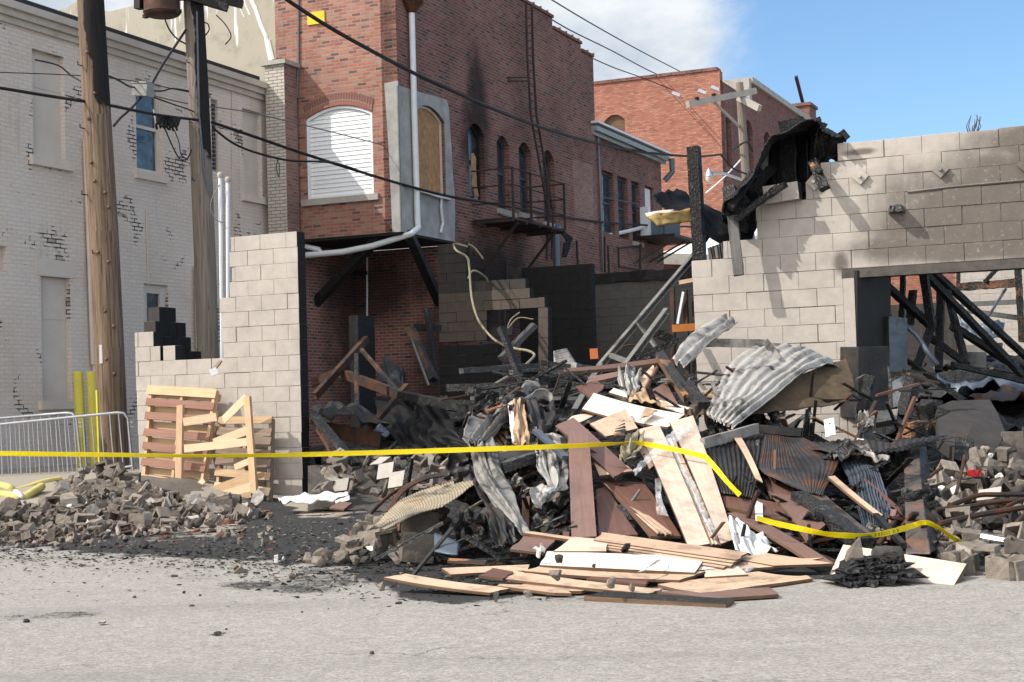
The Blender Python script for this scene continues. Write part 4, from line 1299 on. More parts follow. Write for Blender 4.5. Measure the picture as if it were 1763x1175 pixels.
# ------------------------------------------------------------------ burnt block building: street wall
A_ = lambda x, y: on(plF, x, y)[0]
def street_walls():
    T = thing('burnt_block_wall', F(4, 0.1, 0), 'tall pale painted block wall with a stepped broken end and burnt doorway', 'wall')
    ztop = on(plF, 1600, 232)[1]
    lefts = [(1442, 265), (1413, 292), (1387, 325), (1301, 365), (1303, 395), (1245, 430), (1191, 465)]
    aJ = A_(1454, 560)
    rows = []
    for j in range(22):
        if j < len(lefts):
            l = A_(*lefts[j])
        else:
            l = A_(1192 + (j - 6) * 1.3, 465 + (j - 6) * 30)
        zt = ztop - 0.2 * j
        rows.append([(l, 9.5)] if zt - 0.19 > 2.5 else [(l, aJ)])
    ztL = ztop - 0.2 * 7
    cmu('blockwork', plF, rows, ztop, [M['cmu'], M['mortar_dark'], M['cmu_black']], T, seed=3, jit=0.005, ph=0.13, ragged=0.012, crackp=.16)
    # lintel and jamb
    mb = MB(); pbox(mb, plF, aJ - 0.01, 9.5, ztL - 0.105, ztL - 0.004, -0.012, 0.2); mb.build('lintel', M['sooty_lintel'], T)
    mb = MB(); pbox(mb, plF, aJ + 0.003, aJ + 0.125, -0.2, ztL - 0.108, -0.018, 0.2); mb.build('door_jamb', M['cmu_bright'], T)
    for (x, y) in ((1403, 314), (1482, 305), (1620, 293), (1766, 284)):
        s, z = on(plF, x, y)
        r = 0.092
        mb = MB()
        mb.hexa([pt(plF, s, z - r, -.006), pt(plF, s + r, z, -.006), pt(plF, s, z + r, -.006), pt(plF, s - r, z, -.006), pt(plF, s, z - r, -.045), pt(plF, s + r, z, -.045), pt(plF, s, z + r, -.045), pt(plF, s - r, z, -.045)])
        ap = mb.build('anchor_plate', M['cmu'], T)
        mb = MB(); mb.tube([pt(plF, s, z, -.045), pt(plF, s, z, -.085)], 0.02, 6); mb.build('bolt', M['cmu'], ap)
    s, z = on(plF, 1543, 362)
    mb = MB(); mb.beam(pt(plF, s - .06, z, -.10), pt(plF, s + .075, z, -.10), 0.2, 0.07, seg=5, jit=0.18); mb.build('vent_stub', M['char_grey'], T)
    # lump of coping mortar along the top
    mb = MB()
    p0 = on(plF, 1540, 318); p1 = on(plF, 1763, 306)
    mb.tube([pt(plF, A_(1563, 331), on(plF, 1563, 331)[1], -.004), pt(plF, A_(1640, 322), on(plF, 1640, 322)[1], -.006), pt(plF, A_(1763, 311), on(plF, 1763, 311)[1], -.004)], 0.014, 5)
    mb.build('mortar_bead', M['cmu'], T)
    # loose block tipped on the broken step
    s0, z0 = on(plF, 1321, 352); s1, z1 = on(plF, 1381, 318)
    o = cmu('tipped_block', plF, [[(-0.2, 0.2)]], 0.0, [M['cmu_bright'], M['mortar_dark'], M['cmu_black']], None, seed=1)
    for v in o.data.vertices: pass
    lc = pt(plF, (s0 + s1) / 2, z0, -0.05)
    o.location = lc
    o.rotation_euler = (0, 0, math.radians(-2))
    o.rotation_euler = (math.radians(-1), math.radians(-4.5), 0)
    tag(o, 'loose pale block tipped on a step of the broken wall', 'concrete block')
    # left fragment
    L = thing('block_wall_fragment', F(-4.2, 0.1, 0), 'pale block wall fragment standing alone behind the leaning pallets', 'wall')
    aR = A_(517, 640)
    zt = on(plF, 450, 404)[1]
    lf = [397, 395, 399, 395, 378, 381, 383, 384]
    rows = []
    for j in range(19):
        y = 402 + 26.4 * j + 12
        if j < 8:
            rows.append([(A_(lf[j], y), aR)])
        else:
            rows.append([(A_(233 + (j - 8) * 1.0, y), aR)])
    rows[6] = [(A_(232, 590), A_(264, 590))] + rows[6]
    rows[7] = [(A_(233, 612), A_(276, 612)), (A_(281, 612), A_(302, 612))] + rows[7]
    cmu('blockwork', plF, rows, zt, [M['cmu_bright'], M['mortar_dark'], M['cmu_black']], L, seed=8, jit=0.004, ph=0.02, ragged=0.02, crackp=.08)
    # soot on the broken end, and its side wall running back
    aS = A_(232, 600) + 0.195
    ps = ('a', aS)
    zz = zt - 0.2 * 5
    def bb(x, y): return on(ps, x, y)[0]
    zt2 = on(ps, 280, 529)[1]
    rws = [[(0.30, 0.68)], [(0.2, 0.9)], [(0.2, 1.02)], [(0.2, 1.25)], [(0.2, 1.9)]] + [[(0.2, 1.9)]] * 9
    cmu('side_blockwork', ps, rws, zt2, [M['cmu_black'], M['mortar_dark'], M['cmu_sooty']], L, seed=5, jit=0.006, bl=0.2)
    rr = random.Random(5)
street_walls()

def inner_walls():
    pl = ('b', 10.75)
    A = lambda x, y: on(pl, x, y)[0]
    T = thing('inner_block_wall', F(-5, 10.8, 0), 'smoke stained inner block wall with a window gap and a tall left stub', 'wall')
    zt = on(pl, 775, 420)[1]
    a0 = A(753, 500)
    ptc = 0.2
    ph = 2600 / CAMDEP(pl, 800) * ptc
    rows = []
    for k in range(26):
        y = 420 + ph * (k + 0.5)
        l = A(753 + 0.02 * (y - 420), y)
        if y < 482: rows.append([(l, A(803, y))])
        elif y < 499: rows.append([(l, A(905, y))])
        elif y < 516: rows.append([(l, A(913, y))])
        elif y < 538: rows.append([(l, A(938, y))])
        elif y < 594: rows.append([(l, A(838, y)), (A(927, y), A(944, y))])
        else: rows.append([(A(927, y), A(944, y))])
    kk = next(i for i, r in enumerate(rows) if 420 + ph * (i + .5) >= 499)
    cmu('blockwork', pl, rows[:kk], zt, [M['cmu_sooty'], M['cmu_black'], M['cmu_black']], T, seed=12, jit=0.008, crackp=.25)
    cmu('lower_blockwork', pl, rows[kk:], zt - .2 * kk, [M['cmu_brown'], M['cmu_black'], M['cmu_black']], T, seed=19, jit=0.008, crackp=.25)
    low = on(pl, 790, 595)[1]
    rows = [[(A(756, 620), A(858, 620))]] * 14
    ob = cmu('burnt_base', pl, rows, low, [M['cmu_black'], M['mortar_dark'], M['cmu_black']], T, seed=13, jit=0.012)
    # fallen-in back panel of the gap
    pl2 = ('b', 14.0)
    K = thing('black_block_wall', F(-4, 14, 0), 'soot black block wall right of the window gap', 'wall')
    A2 = lambda x, y: on(pl2, x, y)[0]
    zt = on(pl2, 960, 458)[1]
    cmu('blockwork', pl2, [[(A2(893, 480), A2(1019, 480))]] * 24, zt, [M['cmu_black'], M['mortar_dark'], M['cmu_black']], K, seed=14, jit=0.004)
    cmu('broken_end', ('b', 13.78), [[(A2(884, 480), A2(900, 480))], [(A2(889, 480), A2(899, 480))]], zt + .02, [M['cmu_sooty'], M['mortar_dark'], M['cmu_sooty']], K, seed=2)
    pl3 = ('b', 17.0)
    G_ = thing('grey_block_wall', F(-1, 17, 0), 'grey smoked rear block wall with a charred top plate', 'wall')
    A3 = lambda x, y: on(pl3, x, y)[0]
    zt = on(pl3, 1100, 484)[1]
    cmu('blockwork', pl3, [[(A3(1005, 500), A3(1262, 500))]] * 22, zt, [M['cmu_grey'], M['mortar_dark'], M['cmu_black']], G_, seed=15, jit=0.004)
    mb = MB(); mb.beam(pt(pl3, A3(1005, 480), zt + .12, .1), pt(pl3, A3(1262, 480), zt + .12, .1), 0.3, 0.24, seg=16, jit=0.2); mb.build('top_plate', M['char'], G_)
    # stub of a cross wall
    bS = 6.6
    pf = ('b', bS)
    s0, s1 = on(pf, 603, 600)[0], on(pf, 618, 600)[0]
    pa = ('a', s1)
    b1 = on(pa, 646, 600)[0]
    zt = on(pf, 610, 543)[1]
    D = thing('block_pier_stub', F((s0 + s1) / 2, bS, 0), 'lone block pier with a black flank standing in the burnt interior', 'pier')
    cmu('flank', pa, [[(bS, b1)]] * 14, zt, [M['cmu_black'], M['mortar_dark'], M['cmu_sooty']], D, seed=6, thick=s1 - s0)
    mb = MB(); pbox(mb, pf, s0 - .003, s1 - .012, zt - 2.8, zt - .01, -0.004, -0.001); 
    cmu('pier_face', ('b', bS - 0.03), [[(s0, s1)]] * 14, zt, [M['cmu_sooty'], M['mortar_dark'], M['cmu_sooty']], D, seed=7, thick=0.028)
def CAMDEP(pl, px):
    return proj(on3(pl, px, 500))[2]
inner_walls()
# ------------------------------------------------------------------ poles, wires
def pole1():
    d = 22.5
    b = P(199, 905, d); 
    T = thing('utility_pole', P(199, 905, d), 'thick brown wooden utility pole with knots standing right of the steel barriers', 'utility pole')
    pts = [P(154, -70, d), P(156, 0, d), P(167, 200, d), P(178.5, 400, d), P(188, 600, d), P(197, 800, d), P(201, 905, d)]
    mb = MB(); mb.tube(pts, [.192, .196, .205, .215, .218, .215, .22], 20)
    fl = Vector((0.6, -0.8, 0))
    ch = [(P(180, y, d) + Vector((0.02, -0.05, 0)), (0.30, 0.5, 0.9)) for y in (-60, 30, 110)]
    ch = [(P(172 + y * .05, y, d), (0.155, 0.6, 0.8)) for y in (-60, 30)] + [(P(187, 120, d), (0.115, 0.6, .7))]
    M['pole1'] = mk_pole('old_pole_wood', (0.095, 0.064, 0.046), (0.27, 0.19, 0.132), ch)
    mb.build('shaft', M['pole1'], T, smooth=True, merge=True)
    rr = random.Random(4)
    for (x, y) in ((150, 90), (163, 161), (153, 205), (157, 280), (163, 312), (181, 332), (187, 357), (169, 435), (187, 451), (181, 536), (196, 562), (183, 619), (197, 644)):
        mb = MB()
        c = P(x, y, d - 0.205)
        v = (CAM - c).normalized()
        mb.tube([c, c + v * 0.015, c + v * 0.03], [0.03, 0.027, 0.012], 8)
        mb.build('knot', M['brown'], T, smooth=True)
    for (x, y) in ((143, 114), (147, 222), (150, 336), (168, 437)):
        mb = MB(); c = P(x, y, d - .12); mb.tube([c + Vector((.05, .08, 0)), c + Vector((-.05, -.1, 0)), c + Vector((-.05, -.1, .05))], 0.01, 5); mb.build('step_spike', M['iron'], T)
    mb = MB(); c = P(173, 608, d - .22); mb.beam(P(173, 594, d - .215), P(174, 626, d - .215), 0.045, 0.006, up=Vector((0, 1, 0))); mb.build('tag_strip', M['paper'], T)
    mb = MB(); mb.tube([P(141, 60, d - .02), P(148, 220, d - .02), P(156, 330, d - .02)], 0.012, 5); mb.build('ground_wire', M['wire'], T)
pole1()

def pole2():
    d = 26.0
    T = thing('utility_pole', P(363, 830, d), 'thinner grey weathered utility pole carrying the transformer behind the wall fragment', 'utility pole')
    pts = [P(330, -70, d), P(333, 0, d), P(341, 150, d), P(347, 300, d), P(353, 450, d), P(358, 600, d), P(365, 830, d)]
    mb = MB(); mb.tube(pts, [.168, .17, .178, .185, .185, .185, .19], 18)
    ch = [(P(346, -20, d), (0.115, .6, 1.0)), (P(355, 110, d), (0.10, .6, 1.0)), (P(361, 210, d), (0.10, .6, .7))]
    M['pole2'] = mk_pole('grey_pole_wood', (0.15, 0.12, 0.10), (0.29, 0.24, 0.20), ch)
    mb.build('shaft', M['pole2'], T, smooth=True, merge=True)
    # crossarms running back toward the right, and braces
    for (p, q) in ((P(318, -8, d - .2), P(392, 14, d - .2)), (P(330, -14, d + .2), P(418, 8, d + .25))):
        mb = MB(); mb.beam(p, q, 0.13, 0.13); mb.build('crossarm', M['char'], T)
    mb = MB(); mb.tube([P(339, 20, d - .19), P(343, 200, d - .19), P(352, 300, d - .2), P(361, 335, d - .2)], 0.017, 6); mb.build('conduit', M['grey_steel'], T)
    for (x, y) in ((327, 110), (331, 212), (336, 312)):
        mb = MB(); c = P(x, y, d - .1); mb.tube([c + Vector((.05, .08, 0)), c + Vector((-.02, -.14, 0)), c + Vector((-.02, -.14, .05))], 0.01, 5); mb.build('step_spike', M['iron'], T)
    C = thing('transformer_can', P(279, 31, d - .3), 'dark brown transformer can hanging beside the grey pole at the top edge', 'transformer')
    c0 = P(279, 28, d - .3)
    mb = MB()
    mb.tube([c0 + UP * z for z in (0, .03, .06, .9, .95)], [.25, .30, .305, .305, .27], 24)
    mb.build('tank', M['rust_brown'], C, smooth=True)
    mb = MB(); mb.tube([c0 + UP * z for z in (.05, .052, .085, .087)], [.306, .318, .318, .306], 24, cap=False); mb.build('rim', M['rust_brown'], C)
    for sx in (-1, 1):
        mb = MB(); mb.beam(c0 + E1 * (0.3 * sx) + UP * .04, c0 + E1 * (0.38 * sx) + UP * .04, .08, .06); mb.build('lug', M['black'], C)
    mb = MB(); mb.beam(P(240, 16, d - .3), P(240, -40, d - .3), .15, .12); mb.build('bushing', M['black'], C)
    mb = MB(); mb.beam(P(303, -4, d - .2), P(332, -4, d), .08, .1); mb.build('hanger', M['black'], C)
pole2()

def wire(pts, r, label, name='overhead_cable', mat='wire', cat='cable', n=28, group=None):
    w = [P(*p) for p in pts]
    mb = MB(); mb.tube(catmull([tuple(p) for p in w], n), r, 6)
    return tag(mb.build(name, M[mat], smooth=True), label, cat, group)

wire([(470, -20, 25), (500, 4, 25.5), (570, 49, 26), (640, 88, 27), (720, 130, 28.5), (800, 166, 30), (900, 208, 34), (1000, 240, 38), (1100, 261, 43), (1195, 270, 46), (1245, 266, 49.5)], 0.0350, 'thick black cable sagging across the brick building from the top left')
wire([(-80, 142, 20), (0, 152, 21), (80, 165, 22), (140, 174, 22.3), (195, 183, 23), (270, 198, 24.5), (340, 207, 25.8)], 0.0245, 'thick black cable crossing behind the brown pole at the left edge')
wire([(365, 211, 26), (430, 233, 27), (520, 264, 28), (620, 296, 29), (700, 320, 30), (780, 340, 31), (860, 353, 33), (960, 372, 37), (1060, 385, 41), (1190, 391, 46)], 0.0280, 'dark cable running right from the grey pole below the siding window')
wire([(366, 220, 26), (400, 246, 26.5), (440, 263, 27), (500, 277, 27.5), (560, 279, 28), (600, 288, 28.5), (640, 304, 29)], 0.02, 'thin slack black cable looping under the main line at the pier')
wire([(60, 103, 24), (100, 113, 24), (122, 130, 23.5), (140, 141, 22.9)], 0.0140, 'short black cable tail hooked to the left of the brown pole')
wire([(-40, 124, 23), (60, 127, 23.5), (140, 131, 23.5), (230, 140, 24.5), (330, 160, 26)], 0.008, 'very thin wire at the top left above the black cable', 'overhead_wire')
wire([(187, 131, 22.9), (205, 139, 23.5), (222, 149, 24.3), (235, 151, 24.8)], 0.0154, 'black cable joining the brown pole to the grey junction box')
wire([(262, 157, 24.8), (280, 157, 25), (297, 153, 25.3), (325, 157, 25.8)], 0.0140, 'black cable joining the grey junction box to the grey pole')
wire([(262, 144, 24.8), (280, 112, 25), (300, 82, 25.4), (320, 52, 25.8)], 0.0210, 'black cable rising diagonally from the junction box to the grey pole')
wire([(243, 168, 24.8), (225, 188, 24), (208, 203, 23.4), (196, 217, 22.9)], 0.0196, 'black cable dropping from the junction box towards the brown pole')
wire([(283, 31, 25.5), (292, 52, 25.6), (306, 68, 25.7), (320, 76, 25.8)], 0.014, 'thin lead hanging below the transformer can')
wire([(262, 167, 24.9), (290, 177, 25.2), (330, 191, 25.8), (345, 199, 25.8)], 0.012, 'thin wire slanting down right of the junction box', 'overhead_wire')
wire([(263, 165, 25), (330, 180, 26.2), (420, 192, 27.5), (520, 215, 28.5), (620, 240, 29.5), (720, 266, 31), (800, 283, 33), (900, 310, 36), (1020, 336, 40), (1100, 352, 43)], 0.011, 'thin grey wire crossing the siding window', 'overhead_wire', 'wire_grey')
wire([(284, 222, 25), (296, 250, 25), (309, 273, 25.3), (322, 274, 25.6), (330, 258, 25.8)], 0.012, 'thin black loop hanging below the burnt splice case', 'loose_wire', cat='wire')
wire([(300, 224, 25), (308, 245, 25.1), (312, 266, 25.3), (324, 276, 25.7)], 0.009, 'second slimmer loop hanging beside the splice case', 'loose_wire', cat='wire')
wire([(352, 39, 26.2), (358, 42, 26.2), (360, 52, 26.2), (353, 62, 26.2)], 0.012, 'small wire hook on the right flank of the grey pole', 'loose_wire', cat='wire')
wire([(372, 26, 26), (386, 40, 26), (396, 56, 26), (397, 66, 26), (388, 77, 26)], 0.011, 'curled wire dangling from the end of the crossarm', 'loose_wire', cat='wire')
wire([(478, 275, 27.5), (476, 290, 27.5), (480, 305, 27.5), (481, 285, 27.5), (478, 276, 27.5)], 0.008, 'little wire loop hanging in front of the pier', 'loose_wire', cat='wire')
wire([(930, -12, 44), (1020, 42, 52), (1110, 92, 62), (1200, 138, 75)], 0.022, 'upper thin wire against the clouds', 'overhead_wire')
wire([(890, -6, 40), (970, 46, 45), (1050, 86, 52), (1140, 132, 62), (1230, 160, 70)], 0.02, 'middle thin wire against the clouds', 'overhead_wire')
wire([(1018, 100, 44), (1060, 118, 50), (1110, 136, 56), (1190, 168, 62)], 0.018, 'lower thin wire running from the parapet to the far crossarm', 'overhead_wire')
wire([(962, 404, 39), (1000, 407, 40), (1040, 406, 41), (1090, 396, 42.5), (1130, 385, 44)], 0.055, 'pale grey cable stretched along the rear wing wall', 'overhead_cable', 'white_pipe')
wire([(1215, 333, 50), (1240, 312, 50), (1262, 290, 50), (1280, 270, 50)], 0.03, 'pale guy cable slanting up to the far pole', 'overhead_cable', 'white_pipe')
wire([(1262, 258, 50), (1285, 245, 49), (1296, 262, 49)], 0.0350, 'dark cable bunch tied around the far pole', 'overhead_cable')
wire([(1240, 266, 49.5), (1262, 290, 49.6), (1285, 300, 49.8)], 0.03, 'dark service drop below the cable bunch on the far pole', 'overhead_cable')

def boxes():
    T = thing('junction_box', P(247, 168, 24.6), 'grey metal junction box hung on the wires between the two poles', 'junction box')
    c = P(247, 155, 24.7)
    mb = MB()
    mb.beam(c - E1 * .15 + UP * .02, c + E1 * .14 - UP * .02, 0.2, 0.22)
    mb.build('case', M['box_grey'], T)
    mb = MB(); mb.beam(c - E1 * .155 + UP * .13, c + E1 * .145 + UP * .09, 0.23, 0.03); mb.build('lid', M['box_grey'], T)
    rr = random.Random(3)
    S_ = thing('splice_case', P(288, 222, 24.9), 'burnt black splice case hanging in tatters under the cable', 'splice case')
    mb = MB(); mb.beam(P(268, 206, 24.9), P(307, 212, 25), 0.18, 0.15, seg=8, jit=0.3); mb.build('case', M['char'], S_)
    for k in range(7):
        x = 270 + k * 5.5
        mb = MB(); mb.tube([P(x, 210, 24.85), P(x + rr.uniform(-2, 2), 217, 24.8), P(x + rr.uniform(-4, 4), 223 + rr.uniform(-3, 4), 24.85)], 0.02, 5); mb.build('strand', M['char'], S_)
    mb = MB(); mb.tube([P(264, 189, 24.8), P(266, 200, 24.8), P(268, 212, 24.8)], .014, 5); mb.build('hanger_clip', M['galv'], S_)
    for (x, y0, x2, y2, dd, lab) in ((379, 300, 384, 700, 20.75, 'left and taller of two pale vent pipes behind the wall fragment'), (392, 308, 393, 560, 20.75, 'right and shorter of two pale vent pipes behind the wall fragment')):
        V = thing('vent_pipe', P(x2, y2, dd), lab, 'pipe', 'pale vent pipes')
        mb = MB(); mb.tube([P(x, y0 + 4, dd), P(x2, y2, dd)], 0.028, 8); mb.build('pipe', M['white_pipe'], V)
        mb = MB(); c = P(x, y0 + 4, dd); mb.tube([c - UP * .02, c + UP * .01, c + UP * .04, c + UP * .06], [.034, .045, .04, .015], 10); mb.build('cap', M['stone'], V, smooth=True)
    wire([(378, 318, 20.7), (366, 340, 20.7), (363, 360, 20.7), (372, 378, 20.7), (384, 384, 20.7)], 0.007, 'loose wire coil beside the vent pipes', 'loose_wire', 'wire_grey', cat='wire')
boxes()

def far_pole():
    d = 50
    T = thing('utility_pole', P(1292, 420, d), 'far grey utility pole with two crossarms before the distant building', 'utility pole')
    mb = MB(); mb.tube([P(1273, 143, d), P(1279, 230, d), P(1286, 330, d), P(1293, 430, d)], [.13, .145, .15, .16], 12); mb.build('shaft', M['pole2'], T, smooth=True, merge=True)
    for (p, q) in ((P(1184, 180, d - 2), P(1300, 157, d)), (P(1272, 168, d - .2), P(1308, 187, d - 1))):
        mb = MB(); mb.beam(p, q, 0.16, 0.2); mb.build('crossarm', M['stone'], T)
    for (x, y, dd) in ((1200, 170, d - 1.8), (1229, 164, d - 1.2)):
        mb = MB(); mb.tube([P(x, y + 3, dd), P(x, y - 1, dd), P(x, y - 3, dd)], [.06, .09, .05], 8); mb.build('insulator', M['black'], T)
    for (p, q) in ((P(1226, 173, d - 1.2), P(1275, 220, d)),):
        mb = MB(); mb.beam(p, q, 0.07, 0.07); mb.build('brace', M['stone'], T)
    for (x, y) in ((1163, 162), (1208, 158), (1230, 152)):
        mb = MB(); mb.beam(P(x - 6, y - 2, d - 1.5), P(x + 7, y + 3, d - 1.5), 0.12, 0.1); mb.tube([P(x + 5, y + 3, d - 1.5), P(x + 9, y + 8, d - 1.5)], .02, 5)
        tag(mb.build('line_clamp', M['galv'], merge=False), 'grey clamp hanging on wires before the distant brick front' , 'line clamp', 'clamps on the far wires')
    L = thing('street_lamp', P(1222, 312, d - 1), 'street lamp with a glass bowl on a curved arm from the far pole', 'street lamp')
    mb = MB(); mb.tube([P(1284, 312, d), P(1262, 304, d - .3), P(1244, 298, d - .7), P(1226, 299, d - 1)], 0.05, 8); mb.build('arm', M['galv'], L, smooth=True)
    mb = MB(); c = P(1221, 303, d - 1); mb.tube([c + UP * z for z in (.24, .15, .02, -.02)], [.03, .09, .13, .14], 10); mb.build('housing', M['galv'], L, smooth=True)
    mb = MB(); mb.tube([c + UP * z for z in (-.02, -.12, -.2)], [.12, .12, .06], 10); mb.build('bowl', M['paint_trim'], L, smooth=True)
far_pole()

# ------------------------------------------------------------------ street furniture on the left
def barrier(pl_pts, label, d0, d1):
    """crowd barrier: left top, right top corner, right bottom, left bottom in pixels"""
    (xl, yl), (xr, yr), (xb, yb), (xlb, ylb) = pl_pts
    D = lambda x: d0 + (d1 - d0) * (x - xl) / (xr - xl)
    T = thing('crowd_barrier', P(xb, yb + 12, d1), label, 'barrier', 'steel crowd barriers')
    a, b = P(xl, yl, d0), P(xr, yr, d1)
    c, e = P(xb, yb, d1), P(xlb, ylb, d0)
    h = (b - c).length
    up = (b - c).normalized()
    al = (b - a).normalized()
    # outer frame with rounded top corner
    fr = [a] + [a + al * (b - a).length * k / 6 for k in range(1, 6)] + [b - al * .14, b - al * .05 - up * .015, b - up * .10, c, c - up * .18]
    mb = MB(); mb.tube([tuple(p) for p in fr], 0.021, 8); mb.build('frame', M['galv'], T, smooth=True)
    mb = MB(); mb.tube([e, c], 0.019, 8); mb.build('bottom_rail', M['galv'], T, smooth=True)
    n = int((b - a).length / 0.125)
    for k in range(1, n):
        f = k / n
        p, q = a.lerp(b, f), e.lerp(c, f)
        mb = MB(); mb.tube([p, q], 0.0095, 6); mb.build('bar', M['galv'], T, smooth=True)
    mb = MB(); mb.beam(c - up * .18 - E2 * .25, c - up * .18 + E2 * .25, .04, .02); mb.build('foot', M['galv'], T)
    mb = MB(); mb.tube([b - up * .16 + al * .02, b - up * .16 + al * .07, b - up * .22 + al * .07, b - up * .22 + al * .02], 0.008, 5); mb.build('hook', M['galv'], T)
    return T
barrier([(-110, 742), (219, 709), (228, 803), (-110, 846)], 'front galvanised crowd barrier reaching past the brown pole', 21.4, 21.9)
barrier([(-110, 729), (130, 710), (141, 815), (-110, 838)], 'rear galvanised crowd barrier ending before the brown pole', 22.2, 22.2)

for (x, w, lab) in ((137, 15, 'yellow safety bollard by the painted building, left of a pair'), (160, 15, 'yellow safety bollard by the painted building, right of a pair')):
    d = 24.4
    mb = MB()
    r = 0.078
    b = P(x + 5, 812, d); tp = P(x - 3, 640, d)
    mb.tube([b, tp - UP * 0.01, tp], [r, r, r * .9], 14)
    tag(mb.build('bollard', M['bollard'], smooth=True), lab, 'bollard', 'yellow bollards')
mb = MB(); mb.beam(P(167, 672, 22.2), P(172, 818, 22.2), .035, .03); tag(mb.build('marker_stake', M['bollard']), 'thin pale yellow stake leaning on the brown pole', 'stake')
for i, (pts, lab) in enumerate((([(-60, 826, 19.5), (10, 838, 19), (24, 846, 19), (45, 842, 19.2), (75, 832, 19.6), (103, 827, 20)], 'flat yellow fire hose lying on the ground before the barrier'),
                              ([(-60, 856, 18), (0, 852, 18.3), (38, 856, 18), (56, 848, 18.2), (72, 838, 18.6)], 'second flat yellow fire hose curling nearer the rubble'))):
    q = catmull([tuple(P(*p)) for p in pts], 24)
    mb = MB()
    for a, b in zip(q[:-1], q[1:]): 
        pass
    mb.tube([tuple(x) for x in q], 0.05, 8)
    o = mb.build('fire_hose', M['hose'], smooth=True)
    tag(o, lab, 'hose', 'yellow fire hoses')
mb = MB(); mb.tube([P(26, 846, 18), P(33, 851, 17.95), P(38, 857, 17.9)], [0.03, 0.035, 0.02], 10); tag(mb.build('plastic_bottle', M['paper'], smooth=True), 'crumpled clear plastic bottle dropped beside the yellow hose', 'bottle')

# ------------------------------------------------------------------ pallets leaning on the fragment
def on_ray_b(px, py, b): return on3(('b', b), px, py)
def pallet1():
    # corners: top on the wall, foot pulled out
    tl, tr = on_ray_b(254, 664, -0.20), on_ray_b(373, 671, -0.20)
    bl, br = on_ray_b(240, 838, -0.62), on_ray_b(347, 852, -0.62)
    T = thing('wooden_pallet', bl.lerp(br, .5), 'tall wooden pallet with reddish slats leaning left on the wall fragment', 'pallet', 'wooden pallets')
    n = (tr - tl).cross(bl - tl).normalized()
    if n.dot(CAM - tl) < 0: n = -n
    def at(u, v): return tl.lerp(tr, u).lerp(bl.lerp(br, u), v)
    for u in (0.04, 0.5, 0.96):
        mb = MB(); mb.beam(at(u, 0) - n * .06, at(u, 1) - n * .06, 0.04, 0.09, up=n, seg=3); mb.build('stringer', M['pine'], T)
    H = (bl - tl).length
    for v, m, hh in ((0.045, 'pine', .125), (0.165, 'pine_red', .10), (0.30, 'pine_red', .10), (0.46, 'pine_red', .10), (0.60, 'pine_red', .095), (0.755, 'pine_red', .10), (0.92, 'pine', .105)):
        rr = random.Random(int(v * 100))
        mb = MB(); mb.beam(at(-0.0, v + rr.uniform(-.008, .008)), at(1.0, v + rr.uniform(-.008, .008)), hh, 0.016, up=n, seg=5, jit=0.03); mb.build('slat', M[m], T)
    for v in (0.06, 0.22, 0.37, 0.53, 0.66, 0.82, 0.95):
        mb = MB(); mb.beam(at(0, v) - n * .115, at(1, v) - n * .115, .10, 0.016, up=n, seg=4, jit=.03); mb.build('back_slat', M['pine'], T)
pallet1()
def pallet2():
    tl, tr = on_ray_b(376, 719, -0.22), on_ray_b(468, 719, -0.22)
    bl, br = on_ray_b(368, 850, -0.55), on_ray_b(464, 862, -0.55)
    T = thing('wooden_pallet', bl.lerp(br, .5), 'low wooden pallet with worn grey slats leaning right on the wall fragment', 'pallet', 'wooden pallets')
    n = (tr - tl).cross(bl - tl).normalized()
    if n.dot(CAM - tl) < 0: n = -n
    def at(u, v): return tl.lerp(tr, u).lerp(bl.lerp(br, u), v)
    for u in (0.04, 0.5, 0.96):
        mb = MB(); mb.beam(at(u, 0) - n * .06, at(u, 1) - n * .06, 0.04, 0.09, up=n, seg=3); mb.build('stringer', M['pine_grey' if u > .9 else 'pine'], T)
    for v, m in ((0.04, 'pine'), (0.18, 'pine_grey'), (0.30, 'pine_grey'), (0.43, 'pine_grey'), (0.58, 'pine_grey'), (0.72, 'pine'), (0.9, 'pine_pale')):
        rr = random.Random(int(v * 100) + 9)
        mb = MB(); mb.beam(at(0, v), at(1.0, v + rr.uniform(-.02, .02)), .10, 0.016, up=n, seg=5, jit=0.04); mb.build('slat', M[m], T)
pallet2()
def loose(name, p, q, w, th, mat, label, cat='board', up=None, group=None, jit=0.06, seg=5):
    mb = MB(); mb.beam(p, q, w, th, up=up, seg=seg, jit=jit)
    return tag(mb.build(name, M[mat]), label, cat, group)
B_ = on_ray_b
FR = -E2
loose('pallet_stringer', B_(311, 698, -0.55), B_(308, 856, -0.75), .095, .05, 'pine', 'upright broken stringer propped in front of the tall reddish pallet', up=FR)
loose('pallet_stringer', B_(426, 684, -0.50), B_(438, 850, -0.66), .09, .05, 'pine', 'upright stringer propped in front of the low grey pallet', up=FR)
loose('pallet_board', B_(316, 727, -.60), B_(373, 718, -.52), .105, .018, 'pine_pale', 'pale split slat nailed to the propped stringer near its top', up=FR)
loose('pallet_board', B_(317, 773, -.64), B_(428, 761, -.58), .10, .018, 'pine_pale', 'long pale split slat bridging the two propped stringers', up=FR)
loose('pallet_board', B_(384, 724, -.46), B_(425, 684, -.46), .10, .02, 'pine_pale', 'short diagonal slat rising to the tip of the propped stringer', up=FR)
loose('pallet_board', B_(368, 763, -.58), B_(428, 740, -.56), .11, .018, 'pine_pale', 'pale slat slanting up to the middle of the right stringer', up=FR)
loose('pallet_board', B_(404, 805, -.60), B_(430, 794, -.58), .08, .018, 'pine_pale', 'short stub of slat on the right stringer', up=FR)
loose('pallet_board', B_(340, 856, -.74), B_(434, 822, -.64), .13, .018, 'pine', 'wide tan slat slanting low across the right pallet', up=FR)
